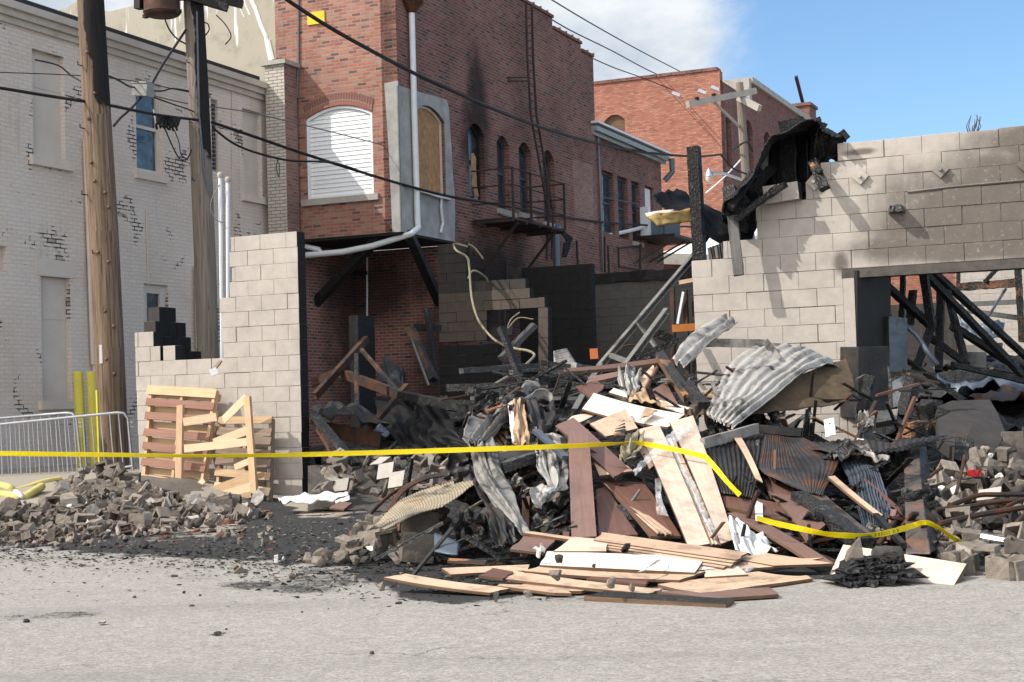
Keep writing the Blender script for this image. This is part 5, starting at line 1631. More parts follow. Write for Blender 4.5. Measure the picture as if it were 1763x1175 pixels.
loose('pallet_board', B_(366, 857, -.74), B_(434, 838, -.66), .10, .018, 'pine_pale', 'pale slat lowest but one across the right pallet', up=FR)
loose('pallet_board', B_(385, 862, -.76), B_(432, 852, -.70), .07, .018, 'pine', 'lowest narrow slat at the foot of the right pallet', up=FR)
loose('pallet_board', B_(326, 853, -.80), B_(351, 826, -.74), .07, .018, 'pine_pale', 'pointed splinter of pale slat between the two pallets', up=FR, jit=.2)
loose('wood_scrap', P(366, 640, 18.9), P(380, 622, 19.05), .05, .02, 'pine_grey', 'small wooden scrap caught on the low step of the wall fragment', 'scrap')
mb = MB(); mb.beam(P(362, 643, 18.88), P(374, 638, 18.9), .09, .015, up=FR); tag(mb.build('paper_scrap', M['paper']), 'white scrap stuck on the low step of the wall fragment', 'paper')
# ------------------------------------------------------------------ rubble makers
_sd = [0]
def roughen(bm, amp):
    _sd[0] += 1
    off = Vector((_sd[0] * 3.7, 1.3, 0))
    for v in bm.verts:
        q = v.co * 26 + off
        v.co += Vector((noise.noise(q), noise.noise(q + Vector((9, 0, 0))), noise.noise(q + Vector((0, 9, 0))))) * amp

def hull_mesh(name, pts, mats, pick=None, rgh=.011):
    import bmesh
    bm = bmesh.new()
    for p in pts: bm.verts.new(p)
    r = bmesh.ops.convex_hull(bm, input=bm.verts)
    bmesh.ops.delete(bm, geom=[g for g in r['geom_interior'] if isinstance(g, bmesh.types.BMVert)], context='VERTS')
    bmesh.ops.dissolve_limit(bm, angle_limit=math.radians(7), verts=bm.verts, edges=bm.edges)
    bmesh.ops.bevel(bm, geom=list(bm.edges), offset=0.004, segments=1, affect='EDGES')
    bmesh.ops.triangulate(bm, faces=bm.faces)
    bmesh.ops.subdivide_edges(bm, edges=bm.edges, cuts=2, use_grid_fill=True)
    roughen(bm, rgh)
    me = bpy.data.meshes.new(name)
    bm.to_mesh(me); bm.free()
    uvl = me.uv_layers.new(name='UVMap')
    for m in mats: me.materials.append(m)
    for p in me.polygons:
        for li in p.loop_indices:
            c = me.vertices[me.loops[li].vertex_index].co
            n = p.normal
            uvl.data[li].uv = (c.x, c.y) if abs(n.z) > .6 else ((c.x, c.z) if abs(n.y) > abs(n.x) else (c.y, c.z))
        if pick: p.material_index = pick(p)
    return me

def chunk_pts(rr, sx, sy, sz, n=14):
    pts = []
    for k in range(n):
        v = Vector((rr.uniform(-1, 1), rr.uniform(-1, 1), rr.uniform(-1, 1)))
        mx = max(abs(v.x), abs(v.y), abs(v.z))
        v /= mx
        j = rr.uniform(0.72, 1.0)
        pts.append((v.x * sx * j / 2, v.y * sy * j / 2, v.z * sz * j / 2))
    return pts

def slabby(rr, sx, sy, sz):
    """broken plate: irregular outline, flat faces"""
    n = rr.randint(4, 6)
    a0 = rr.uniform(0, 6)
    out = []
    for k in range(n):
        a = a0 + 2 * math.pi * k / n + rr.uniform(-.25, .25)
        r = rr.uniform(.75, 1.1)
        for z in (-1, 1):
            e = rr.uniform(.86, 1.05)
            out.append((math.cos(a) * sx / 2 * r * e, math.sin(a) * sy / 2 * r * e, z * sz / 2))
    return out

def webby(rr, name, mats, kind):
    """piece of hollow block: shell walls with the cell open, ends broken"""
    mb = MB()
    w, h, th = 0.19, 0.19, 0.034
    L1 = rr.uniform(.12, .26); L2 = rr.uniform(.08, .24)
    def wall(p, q, hh0, hh1):
        p, q = Vector(p), Vector(q)
        d = (q - p).normalized(); s = Vector((-d.y, d.x, 0)) * th / 2
        z0a, z0b = 0, 0
        c = [p - s, q - s, q + s, p + s]
        cc = [v + Vector((0, 0, 0)) for v in c] + [c[0] + UP * hh0, c[1] + UP * hh1, c[2] + UP * (hh1 * rr.uniform(.88, 1.06)), c[3] + UP * (hh0 * rr.uniform(.9, 1.05))]
        mb.hexa(cc)
    h0 = h * rr.uniform(.8, 1); 
    wall((-w / 2, 0, 0), (w / 2, 0, 0), h, h)
    wall((-w / 2 + th / 2, th / 2, 0), (-w / 2 + th / 2, L1, 0), h, h * rr.uniform(.45, 1))
    wall((w / 2 - th / 2, th / 2, 0), (w / 2 - th / 2, L2, 0), h, h * rr.uniform(.3, 1))
    if kind > 0: wall((-w / 2, L1, 0), (w / 2 * rr.uniform(-.2, 1), L1, 0), h * rr.uniform(.7, 1), h * rr.uniform(.3, 1))
    cen = Vector((0, .09, .095))
    me = bpy.data.meshes.new(name)
    vs = [v - cen for v in mb.v]
    vs = [v + Vector([noise.noise(v * 23 + Vector((kind * 5 + j, L1 * 90, 0))) * .010 for j in range(3)]) for v in vs]
    me.from_pydata([tuple(v) for v in vs], [], mb.f)
    uvl = me.uv_layers.new(name='UVMap')
    uvl.data.foreach_set('uv', [c for q in mb.uv for c in q])
    for m in mats: me.materials.append(m)
    if len(mats) > 1:
        me.polygons[2].material_index = 1
    import bmesh
    bm = bmesh.new(); bm.from_mesh(me)
    bmesh.ops.remove_doubles(bm, verts=bm.verts, dist=1e-5)
    bmesh.ops.subdivide_edges(bm, edges=bm.edges, cuts=4, use_grid_fill=True)
    for v in bm.verts:
        if v.co.z > .04: v.co.z -= abs(noise.noise(v.co * 14 + Vector((L1 * 50, kind, 0)))) * .05 * sm(.04, .1, v.co.z)
    roughen(bm, .007)
    bm.to_mesh(me); bm.free()
    return me

rr_ = random.Random(21)
RAW = [M['cmu_raw'], M['cmu_chippaint']]
VAR = {'chunk': [], 'web': [], 'plate': [], 'brick': [], 'dark': [], 'pale': []}
for k in range(10):
    VAR['chunk'].append(hull_mesh('concrete_chunk', chunk_pts(rr_, rr_.uniform(.14, .22), rr_.uniform(.10, .17), rr_.uniform(.08, .14)), [M['cmu_raw']]))
for k in range(10):
    VAR['web'].append(webby(rr_, 'block_piece', RAW if k % 3 == 0 else [M['cmu_raw']], k % 2))
for k in range(8):
    VAR['plate'].append(hull_mesh('block_shard', slabby(rr_, rr_.uniform(.16, .26), rr_.uniform(.14, .20), .036), RAW if k % 3 == 0 else [M['cmu_raw']], (lambda p: 1 if p.normal.z > .9 else 0) if k % 3 == 0 else None))
for k in range(5):
    VAR['brick'].append(hull_mesh('broken_brick', [(x * rr_.uniform(.6, 1), y * rr_.uniform(.8, 1), z * rr_.uniform(.8, 1)) for x in (-.09, .09) for y in (-.045, .045) for z in (-.03, .03)] + [(.1, 0, 0)], [M['brick_chip']], None, .006))
for k in range(6):
    VAR['dark'].append(hull_mesh('sooty_chunk', chunk_pts(rr_, rr_.uniform(.13, .22), rr_.uniform(.10, .16), rr_.uniform(.07, .13)), [M['chip_dark']]))
    VAR['pale'].append(hull_mesh('white_lump', slabby(rr_, rr_.uniform(.10, .18), rr_.uniform(.07, .12), rr_.uniform(.025, .05)), [M['white_block']]))

def put(kind, pos, sc, rr, label, cat, group, name, rot=None, k=None):
    me = VAR[kind][k if k is not None else rr.randrange(len(VAR[kind]))]
    o = bpy.data.objects.new(name, me)
    o.location = pos
    o.rotation_euler = rot if rot else (rr.uniform(0, 6.28), rr.uniform(0, 6.28), rr.uniform(0, 6.28))
    s = sc
    o.scale = (s * rr.uniform(.85, 1.15), s * rr.uniform(.85, 1.15), s * rr.uniform(.85, 1.1))
    COL.objects.link(o)
    return tag(o, label, cat, group)

# left heap of block rubble along the kerb
def heap_h(x, y):
    """height of the left rubble heap over its ground"""
    px, py, d = proj((x, y, 0.1))
    lx = sm(-7.8, -5.0, x) * sm(-2.6, -3.3, x)
    return 0.22 * sm(13.7, 17.0, y) * sm(20.5, 18.5, y) * lx * (1 - 0.8 * sm(-4.7, -3.7, x))

def rubble_left():
    rr = random.Random(33)
    # earth core under the loose pieces
    mb = MB()
    nx, ny = 70, 60
    xs = np.linspace(-7.8, -1.4, nx); ys = np.linspace(13.2, 19.6, ny)
    pts = [[Vector((x, y, gz(x, y) - 0.05 + heap_h(x, y) * 0.85 + 0.05 * noise.noise(Vector((x * 3, y * 3, 0))))) for x in xs] for y in ys]
    for j in range(ny - 1):
        for i in range(nx - 1):
            if heap_h(xs[i], ys[j]) > 0.03 and proj((xs[i], ys[j], .2))[0] > 90 - 60 * (ys[j] < 16.5) - 200 * (ys[j] < 15.8):
                mb.face([pts[j][i], pts[j][i + 1], pts[j + 1][i + 1], pts[j + 1][i]])
    tag(mb.build('rubble_dirt', M['cmu_raw'], smooth=True), 'grey grit and dust under the heap of block rubble', 'rubble', kind='stuff')
    n = 0
    tries = 0
    placed = []
    while n < 720 and tries < 30000:
        tries += 1
        px = rr.uniform(-40, 470); 
        py = 948 - 128 * (rr.random() ** 0.8)
        hi = np.interp(px, [-40, 60, 120, 170, 240, 330, 420, 470], [892, 880, 852, 842, 852, 868, 880, 890])
        lo = np.interp(px, [-40, 0, 150, 250, 330, 400, 470], [946, 944, 940, 925, 908, 905, 896])
        if py < hi - 4: continue
        if py > lo and rr.random() > 0.16: continue
        p = G(px, py)
        # walk the ray onto the heap
        r = ray(px, py); t0 = (p - CAM).length / r.length
        tt = t0
        for _ in range(40):
            q = CAM + r * tt
            if q.z <= gz(q.x, q.y) + heap_h(q.x, q.y): tt -= 0.12
            else: break
        q = CAM + r * (tt + .06)
        if q.y > 19.0: continue
        far = sm(948, 900, py)
        sc = (0.36 + 0.58 * rr.random() ** 2.0) * (0.6 + 0.4 * far)
        if any((q - a).length < 0.012 + 0.034 * (sc + b) for a, b in placed): continue
        placed.append((q.copy(), sc))
        k = rr.random()
        if py > lo - 6: k = rr.choice((.1, .1, .95, .82))
        z = gz(q.x, q.y) + heap_h(q.x, q.y)
        pos = Vector((q.x, q.y, z + 0.035 * sc))
        if k < 0.36: put('chunk', pos, sc, rr, 'rough broken lump of grey concrete block in the left rubble heap', 'concrete chunk', 'concrete lumps in the left rubble heap', 'concrete_chunk')
        elif k < 0.66: put('web', pos + UP * .02, sc * 1.0, rr, 'broken hollow block piece with its cell open in the left rubble heap', 'block piece', 'hollow block pieces in the left rubble heap', 'block_piece')
        elif k < 0.80: put('plate', pos + UP * .015, sc, rr, 'flat shard of concrete block shell in the left rubble heap', 'block shard', 'block shards in the left rubble heap', 'block_shard')
        elif k < 0.90: put('dark', pos, sc * .9, rr, 'soot darkened lump of masonry in the left rubble heap', 'masonry lump', 'sooty lumps in the left rubble heap', 'masonry_lump')
        elif k < 0.965: put('brick', pos, sc * 1.0, rr, 'broken red brick lying in the left rubble heap', 'brick', 'red bricks in the left rubble heap', 'broken_brick', rot=(rr.uniform(-.4, .4), rr.uniform(-.4, .4), rr.uniform(0, 6)))
        else: put('pale', pos, sc, rr, 'small white fragment in the left rubble heap', 'fragment', 'white fragments in the left rubble heap', 'white_fragment')
        n += 1
rubble_left()

# strays with a place of their own
def stray(kind, px, py, sc, label, cat, name, seed, dz=0.05, rot=None, k=None, d=None):
    rr = random.Random(seed)
    p = G(px, py) if d is None else P(px, py, d)
    return put(kind, p + UP * (dz * sc if d is None else 0), sc, rr, label, cat, None, name, rot, k)
stray('chunk', 375, 932, .75, 'flat reddish stone lying alone on the sooty strip', 'stone', 'stone', 1, .03)
stray('dark', 443, 943, .7, 'sooty lump lying right of the reddish stone', 'masonry lump', 'masonry_lump', 2, .03)
stray('web', 425, 893, .9, 'hollow block corner on the dusty ground before the low pallet', 'block piece', 'block_piece', 3, .06, (0.3, .2, 1.0))
stray('pale', 476, 968, .7, 'white chip on the edge of the soot, left of a smaller one', 'fragment', 'white_fragment', 4, .03)
stray('pale', 488, 967, .5, 'smaller white chip beside another on the edge of the soot', 'fragment', 'white_fragment', 5, .03)
stray('chunk', 502, 998, .5, 'pinkish stone lying on the open road', 'stone', 'stone', 6, .04)
stray('web', 411, 987, .35, 'tiny block crumb on the road left of the pinkish stone', 'crumb', 'concrete_crumb', 7, .04)
stray('chunk', 655, 1016, .45, 'pointed stone chip near the tip of the leftmost board', 'stone', 'stone', 8, .05)
stray('chunk', 612, 1002, .35, 'small stone chip in the scattered char on the road', 'stone', 'stone', 9, .05)
stray('pale', 714, 962, .9, 'smooth white lump before the stack of sooty blocks', 'white lump', 'white_lump', 10, .04, (0.1, .1, .4))
stray('dark', 248, 945, .8, 'black block half at the edge of the left heap', 'block half', 'block_half', 11, .05)
for i_, (x_, y_, s_, lb_) in enumerate(((375, 1093, .32, 'flat black flake lying alone in the middle of the left road'), (640, 1127, .22, 'little black flake on the road below the scattered char'), (330, 1045, .2, 'black flake on the left road above the flat one'), (232, 1030, .22, 'black scrap on the left road near the scattered soot'), (46, 1072, .3, 'thick black flake in the soot smear at the left edge'), (345, 1026, .16, 'tiny black crumb on the road under the rubble strip'), (318, 1022, .2, 'black crumb on the road, left of a tinier one'), (520, 1055, .13, 'tiny black speck on the open road'), (390, 1084, .12, 'tiny black speck near the flat black flake'), (1062, 1075, .12, 'lone black speck on the road before the toe boards'), (687, 1042, .28, 'black flake on the road left of the boards'), (300, 994, .34, 'long black splinter at the edge of the rubble strip'))):
    stray('dark', x_, y_, s_, lb_, 'flake', 'char_flake', 60 + i_, .02, (.05, .05, i_ * 1.3))
stray('plate', 175, 1075, .3, 'small tan chip lying flat on the left road', 'chip', 'tan_chip', 90, .04, (.05, .02, .4))
stray('plate', 335, 862, 1.25, 'pale face shard standing in the heap below the propped stringer', 'block shard', 'block_shard', 12, 0, (1.35, .2, .3), 0, d=16.6)
stray('plate', 443, 858, 1.1, 'pale face shard leaning at the foot of the low pallet', 'block shard', 'block_shard', 13, 0, (1.2, .3, -.2), 3, d=17.6)
stray('plate', 158, 880, 1.0, 'bright white face shard standing amid the left heap', 'block shard', 'block_shard', 14, 0, (1.25, .3, .5), 6, d=15.3)
# ------------------------------------------------------------------ charred ground inside the shell
_dy = [480, 560, 600, 650, 700, 750, 800, 850, 900, 950, 1000, 1045]
_dd = [16.6, 15.8, 15.2, 14.5, 13.8, 13.1, 12.4, 11.75, 11.1, 10.4, 9.7, 9.15]
def D(px, py, off=0.0):
    r = ray(px, py)
    d = float(np.interp(py, _dy, _dd)) + off
    if r.z < 0:
        d = min(d, -CAM.z / r.z - 0.03)
    return d
def Q(px, py, off=0.0):
    return P(px, py, D(px, py, off))

def fbm(p, o=4):
    s, a = 0, 1
    for k in range(o):
        s += a * noise.noise(p); p = p * 2.03; a *= .5
    return s

def inner_h(a, b):
    """debris height inside the burnt shell in block coordinates"""
    h = 0.16 + 1.05 * sm(0.6, 8.5, b) - 0.3 * sm(9.5, 14, b)
    h += 0.45 * sm(3.2, 5.0, a) * sm(0.2, 1.5, b) 
    h *= sm(-5.5, -4.9, a)
    q = F(a, b)
    return max(0.02, h + 0.20 * fbm(q * 1.1) + 0.05 * fbm(q * 5))

def debris_field():
    mb = MB()
    A = np.arange(-5.4, 10.2, 0.11); Bv = np.concatenate([np.arange(0.22, 10.6, 0.11), np.arange(10.9, 20, 0.4)])
    pts = [[F(a, b, inner_h(a, b)) for a in A] for b in Bv]
    for j in range(len(Bv) - 1):
        for i in range(len(A) - 1):
            mb.face([pts[j][i], pts[j][i + 1], pts[j + 1][i + 1], pts[j + 1][i]])
    tag(mb.build('charred_debris', M['char_flat']), 'black burnt debris covering the floor of the gutted building', 'burnt debris', kind='stuff')
    mb = MB()
    # core of the front pile
    py = [y for y in np.arange(585, 1012, 9)]
    def mound(x, y):
        z = np.interp(y, [9.3, 9.8, 10.4, 11.1, 11.75, 12.4, 13.1, 13.8, 14.5, 15.0, 16.0, 17.6], [-.02, -.01, .0, .06, .15, .28, .44, .62, .80, .85, 0.62, .25])
        lf = sm(-0.95, 0.15, x + 0.04 * (y - 11)) 
        # right end is lower, rubble spilled out of the doorway
        rt = 1 - 0.35 * sm(2.6, 3.6, x)
        return z * lf * rt
    xs = np.arange(-1.6, 6.2, .07); ys = np.arange(9.4, 17.7, .07)
    P_ = [[Vector((x, y, -0.02 + mound(x, y) + (0.08 * fbm(Vector((x, y, 0)) * 2.2) + .03 * fbm(Vector((x, y, 3)) * 8)) * min(1, mound(x, y) * 5))) for x in xs] for y in ys]
    for j in range(len(ys) - 1):
        for i in range(len(xs) - 1):
            if mound(xs[i], ys[j]) > 0.004:
                mb.face([P_[j][i], P_[j][i + 1], P_[j + 1][i + 1], P_[j + 1][i]])
    tag(mb.build('burnt_rubble_core', M['char_flat']), 'dark char and ash packed under the sheets and boards of the front pile', 'burnt debris', kind='stuff')
    return mound
MOUND = debris_field()

def char_crumbs():
    """loose char and grit scattered over the soot strip and the road"""
    rr = random.Random(77)
    for nm, mat, n, lab in (('char_crumbs', 'char', 5200, 'black crumbs of char scattered over the soot strip'), ('grit', 'cmu_raw', 2400, 'pale grit and splinters scattered over the soot strip')):
        mb = MB()
        k = 0
        while k < n:
            if nm == 'char_crumbs':
                px = rr.uniform(-30, 1000); py = rr.gauss(960, 34)
                lim = np.interp(px, [0, 300, 500, 620, 700, 880, 1000, 1400], [962, 966, 1012, 1030, 1050, 1045, 1020, 1040])
                if py > lim + abs(rr.gauss(0, 10)) or py < 860: 
                    if rr.random() > 0.02: continue
            else:
                px = rr.uniform(-30, 960); py = rr.gauss(925, 42)
                if py < 850 or py > 1075: continue
            if py < 850 or py > 1120: continue
            p = G(px, py)
            s = rr.uniform(.006, .022) * (1.7 if rr.random() < .06 else 1)
            if nm == 'grit': s *= .85
            c = [p + Vector((rr.uniform(-1, 1) * s * 1.5, rr.uniform(-1, 1) * s, rr.uniform(0, .9) * s)) for _ in range(4)]
            for t_ in ((0, 1, 2), (0, 3, 1), (1, 3, 2), (0, 2, 3)): mb.face([c[i] for i in t_])
            k += 1
        tag(mb.build(nm, M[mat]), lab, 'debris', kind='stuff')
char_crumbs()

# ------------------------------------------------------------------ helpers for pixel-laid debris
def qd(pts):
    """[(px, py, offset)] -> points on the pile"""
    return [Q(*p) if len(p) == 3 else Q(p[0], p[1]) for p in pts]

def board(label, c, face='tan', back=None, th=0.018, bow=0.0, twist=0.0, rag=0.007, seed=0, name='board', cat='board', group=None):
    """long edges: c0-c1 and c3-c2"""
    pts = qd(c)
    rb = random.Random(len(label) * 7)
    if not bow: bow = rb.uniform(-.012, .018)
    if not twist: twist = rb.uniform(-.008, .008)
    o = panel(name, pts, [M[face], M[back or face], M['board_edge']], th, bow, twist, None, rag, seed)
    return tag(o, label, cat, group)

def msheet(label, net, mat, name='metal_sheet', cat='metal sheet', group=None, **k):
    o = sheet(name, [qd(r) for r in net], M[mat], **k)
    return tag(o, label, cat, group)

def bar(label, p, q, w, h, mat, name='steel_bar', cat='bar', up=None, seg=1, jit=0, group=None):
    mb = MB(); mb.beam(p, q, w, h, up=up, seg=seg, jit=jit)
    return tag(mb.build(name, M[mat]), label, cat, group)

def chan(label, p, q, w, h, mat, name='steel_channel', cat='channel', up=None, group=None):
    """open C section"""
    p, q = Vector(p), Vector(q)
    d = (q - p).normalized(); up = Vector(up) if up else UP
    s = d.cross(up).normalized(); u = s.cross(d)
    mb = MB(); th = 0.012
    mb.beam(p, q, th, h, up=u)
    for e in (-1, 1):
        o = u * (e * (h / 2 - th / 2)) - s * (w / 2 + th / 2 + .0005)
        mb.beam(p + o, q + o, w, th, up=u)
    return tag(mb.build(name, M[mat]), label, cat, group)

def rod(label, pts, r, mat, name='rusty_rod', cat='rod', n=20, group=None):
    mb = MB(); mb.tube(catmull([tuple(p) for p in pts], n), r, 7)
    return tag(mb.build(name, M[mat], smooth=True), label, cat, group)

# ------------------------------------------------------------------ burnt roof remains over the right wall
def roof_remains():
    T = thing('burnt_roof_corner', P(1340, 360, 17.2), 'charred collapsed roof corner curling over the step of the pale wall', 'burnt roof')
    # curled roof sheet: outer rim traced in elevation, running back into the building
    rim = [(1243, 362), (1262, 338), (1284, 313), (1300, 278), (1325, 239), (1350, 227), (1378, 219), (1408, 209), (1424, 226), (1444, 236)]
    d0 = 16.75
    rows = []
    for k, (dd, sag, sh) in enumerate(((0, 0, 0), (0.7, 6, 3), (1.4, 20, 6), (2.2, 44, 10))):
        rows.append([P(x + sh, y + sag + (4 if j % 2 else 0), d0 + dd - .15 * (x - 1243) / 200) for j, (x, y) in enumerate(rim)])
    o = sheet('roof_sheet', rows, M['char'], nu=54, nv=20, pleat=0.03, crumple=.012, cs=5, th=0.018, parent=T, seed=3, rag=1.2)
    rows = [[P(x, y, d0 + 0.1) for x, y in ((1409, 212), (1424, 226), (1440, 232), (1458, 238))], [P(x, y, d0 + .15) for x, y in ((1402, 250), (1416, 252), (1432, 252), (1450, 250))], [P(x, y, d0 + .3) for x, y in ((1398, 282), (1408, 280), (1424, 274), (1442, 264))]]
    sheet('roof_flap', rows, M['char'], nu=14, nv=10, pleat=.02, th=.02, parent=T, seed=5, rag=.6)
    # hanging skin on the inner side
    rows = [[P(1330, 240, d0 + 1.3), P(1370, 232, d0 + 1.3), P(1412, 240, d0 + 1.2)], [P(1318, 300, d0 + 1.3), P(1365, 300, d0 + 1.4), P(1425, 285, d0 + 1.2)], [P(1310, 350, d0 + 1.2), P(1360, 345, d0 + 1.3), P(1420, 340, d0 + 1.2)]]
    sheet('ceiling_skin', rows, M['char'], nu=14, nv=14, pleat=.05, th=.02, parent=T, seed=8, rag=.5)
    rows = [[P(1247, 362, d0 + .1), P(1262, 345, d0 + .2), P(1285, 318, d0 + .3), P(1306, 285, d0 + .4)], [P(1258, 375, d0 + .2), P(1280, 360, d0 + .3), P(1300, 340, d0 + .5), P(1322, 320, d0 + .6)], [P(1262, 395, d0 + .5), P(1284, 392, d0 + .6), P(1300, 390, d0 + .7), P(1322, 380, d0 + .8)]]
    sheet('torn_sheet', rows, M['char'], nu=18, nv=12, pleat=.045, th=.02, parent=T, seed=11, rag=.8)
    for (p, q, w) in (((1357, 235, d0 + .7), (1358, 345, d0 + .7), .17), ((1382, 235, d0 + 1.0), (1384, 330, d0 + 1.0), .10), ((1338, 245, d0 + .9), (1336, 350, d0 + .9), .08), ((1404, 235, d0 + .8), (1400, 310, d0 + .8), .10)):
        mb = MB(); mb.beam(P(*p), P(*q), w, .06, up=E2, seg=8, jit=.1); mb.build('stud', M['char'], T)
    for (p, q, w) in (((1300, 352, d0 + .2), (1352, 318, d0 - .1), .06), ((1343, 222, d0 + .2), (1384, 213, d0 + .2), .16), ((1400, 280, d0), (1420, 325, d0 - .25), .11), ((1285, 330, d0 + .3), (1330, 290, d0 + .5), .1), ((1345, 231, d0 + .5), (1376, 221, d0 + .5), .13), ((1372, 222, d0 + .2), (1412, 206, d0 + .25), .05), ((1398, 214, d0 + .6), (1420, 222, d0 + .6), .12), ((1256, 358, d0), (1296, 300, d0 + .2), .09), ((1266, 380, d0 + .1), (1340, 322, d0), .06), ((1425, 232, d0 + .3), (1455, 240, d0 + .1), .07)):
        mb = MB(); mb.beam(P(*p), P(*q), w, .07, up=E2, seg=8, jit=.16); mb.build('rafter_end', M['char'], T)
    mb = MB(); mb.beam(P(1397, 283, d0 - .12), P(1414, 296, d0 - .2), .05, .05, seg=4, jit=.2); mb.build('split_rafter', M['char_orange'], T)
    mb = MB(); mb.beam(P(1450, 236, d0), P(1457, 230, d0), .08, .12, seg=2, jit=.1); mb.build('rafter_end', M['char'], T)
roof_remains()
# post, flap and hanging board left of it
bar('charred square post standing upright on the end of the pale wall', P(1205, 452, 17.75), P(1194, 253, 17.75), .135, .135, 'char', 'burnt_post', 'post', up=E2, seg=14, jit=.05)
bar('grey charred board hanging over the face of the pale wall', P(1261, 372, 16.95), P(1272, 474, 16.85), .115, .04, 'grey_wood', 'hanging_board', 'board', up=E2, seg=12, jit=.06)
bar('short blackened stub above the hanging board', P(1255, 325, 17.1), P(1262, 372, 17.0), .15, .08, 'char_ash', 'charred_stub', 'timber', up=E2, seg=5, jit=.15)
o = sheet('roof_flap', [[P(1126, 334, 18.0), P(1146, 331, 18.3), P(1166, 327, 18.6)], [P(1150, 360, 17.9), P(1172, 350, 18.3), P(1198, 348, 18.6)], [P(1192, 366, 17.9), P(1212, 362, 18.2), P(1228, 362, 18.5)], [P(1216, 404, 17.8), P(1240, 388, 18.1), P(1258, 378, 18.4)], [P(1252, 432, 17.7), P(1282, 420, 17.9), P(1302, 392, 18.1)]], M['soot_black'], nu=14, nv=26, pleat=.02, th=.015, seed=4, rag=.8)
tag(o, 'charred roof flap drooping behind the upright burnt post', 'burnt roof')
o = sheet('insulation_batt', [[P(1112, 370, 17.8), P(1150, 366, 17.8), P(1192, 360, 17.9)], [P(1118, 376, 17.75), P(1150, 374, 17.8), P(1192, 370, 17.9)], [P(1133, 389, 17.7), P(1155, 386, 17.8), P(1192, 381, 17.9)]], M['insul'], nu=10, nv=6, pleat=.008, th=.035, seed=4)
tag(o, 'yellow insulation strip sticking out left of the burnt post', 'insulation')
o = sheet('bright_flashing', [[P(1111, 368, 17.78), P(1130, 364, 17.8), P(1160, 361, 17.85)], [P(1114, 374, 17.76), P(1132, 371, 17.78), P(1160, 366, 17.83)]], M['cream'], nu=8, nv=3, th=.006, seed=1)
tag(o, 'pale strip of flashing on top of the yellow insulation', 'flashing')
bar('dark slanting beam running down behind the burnt post', P(1196, 440, 18.4), P(1225, 395, 18.0), .05, .05, 'char', 'charred_beam', 'beam')
o = sheet('roof_scrap', [[P(1218, 428, 17.6), P(1245, 418, 17.6)], [P(1222, 450, 17.5), P(1248, 446, 17.5)]], M['dark_metal'], nu=12, nv=6, corr=5, amp=.01, th=.01, seed=2)
tag(o, 'black corrugated scrap on the wall top right of the burnt post', 'metal scrap')

# ------------------------------------------------------------------ things standing and lying inside
bar('rust brown timber leaning by the inner wall', P(706, 566, 27.5), P(746, 655, 27), .24, .12, 'char_brown', 'leaning_timber', 'timber', up=E1, seg=10, jit=.08)
bar('thin pale strip on the left edge of the leaning timber', P(706, 578, 27.3), P(738, 664, 26.8), .03, .03, 'steel_bar', 'pale_strip', 'strip')
bar('black perforated upright beside the inner wall', P(734, 530, 28), P(752, 662, 27.8), .11, .08, 'char', 'perforated_upright', 'post', seg=16, jit=.08)
bar('short black beam poking left from the inner wall', P(714, 563, 28), P(758, 566, 28.2), .14, .12, 'char', 'charred_beam', 'beam', seg=4, jit=.1)
chan('rusty beam sloping up in front of the block pier', P(545, 683, 22), P(634, 584, 23.5), .06, .11, 'rust_bar')
chan('long rust brown beam sinking right from the block pier foot', P(576, 640, 23), P(690, 682, 21), .08, .13, 'rust_bar')
chan('rusty beam end entering from behind the wall fragment', P(536, 659, 23.2), P(580, 641, 23), .08, .12, 'rust_bar')
bar('thin dark upright rod before the block pier', P(613, 610, 22.5), P(614, 705, 22), .06, .05, 'char_brown', 'upright_rod', 'rod')
bar('grey brown lath slanting from the pier flank', P(622, 602, 23), P(686, 676, 21.5), .05, .05, 'char_brown', 'slanting_lath', 'lath')
bar('curved black timber leaning left of the gas meter', P(666, 618, 24), P(692, 690, 22.5), .14, .09, 'char', 'charred_timber', 'timber', seg=6, jit=.12)
chan('bright rusty angle bar in the middle of the black interior', P(640, 738, 20), P(704, 664, 21), .06, .07, 'rust_bar')
chan('broad rusty beam lying low behind the wall fragment', P(560, 740, 20.3), P(655, 758, 20), .04, .20, 'rust_bar')
bar('charred plank slanting from the fragment to the ground', P(538, 712, 19.6), P(612, 800, 18.9), .12, .06, 'char_ash', 'charred_plank', 'plank', seg=10, jit=.08)
bar('second charred plank below the first, ending in the rubble', P(540, 724, 19.7), P(580, 790, 19.1), .08, .05, 'char_brown', 'charred_plank', 'plank', seg=8, jit=.1)
bar('long charred joist crossing the middle of the interior', P(690, 680, 20.5), P(850, 712, 18.5), .12, .10, 'char', 'charred_joist', 'joist', seg=12, jit=.1)
bar('grey ash coated joist below the black wall', P(770, 668, 19.5), P(920, 664, 19.3), .10, .09, 'char_ash', 'charred_joist', 'joist', seg=12, jit=.1)
bar('lower ash grey joist before the black wall', P(815, 684, 18.5), P(905, 680, 18.5), .09, .08, 'char_ash', 'charred_joist', 'joist', seg=12, jit=.12)
bar('orange rusted strip lying on the ash grey joists', P(757, 690, 18.8), P(820, 678, 19), .07, .02, 'rust_bar', 'rusty_strip', 'strip')
o = sheet('sheet_slope', [[P(640, 682, 22.5), P(700, 686, 21.5), P(770, 706, 20)], [P(660, 730, 21), P(720, 736, 20.3), P(790, 750, 19)], [P(690, 770, 20), P(750, 775, 19.3), P(800, 775, 18.6)]], M['soot_black'], nu=18, nv=14, pleat=.05, th=.01, seed=15)
tag(o, 'blackened metal sheet sloping down in the middle of the interior', 'metal sheet')
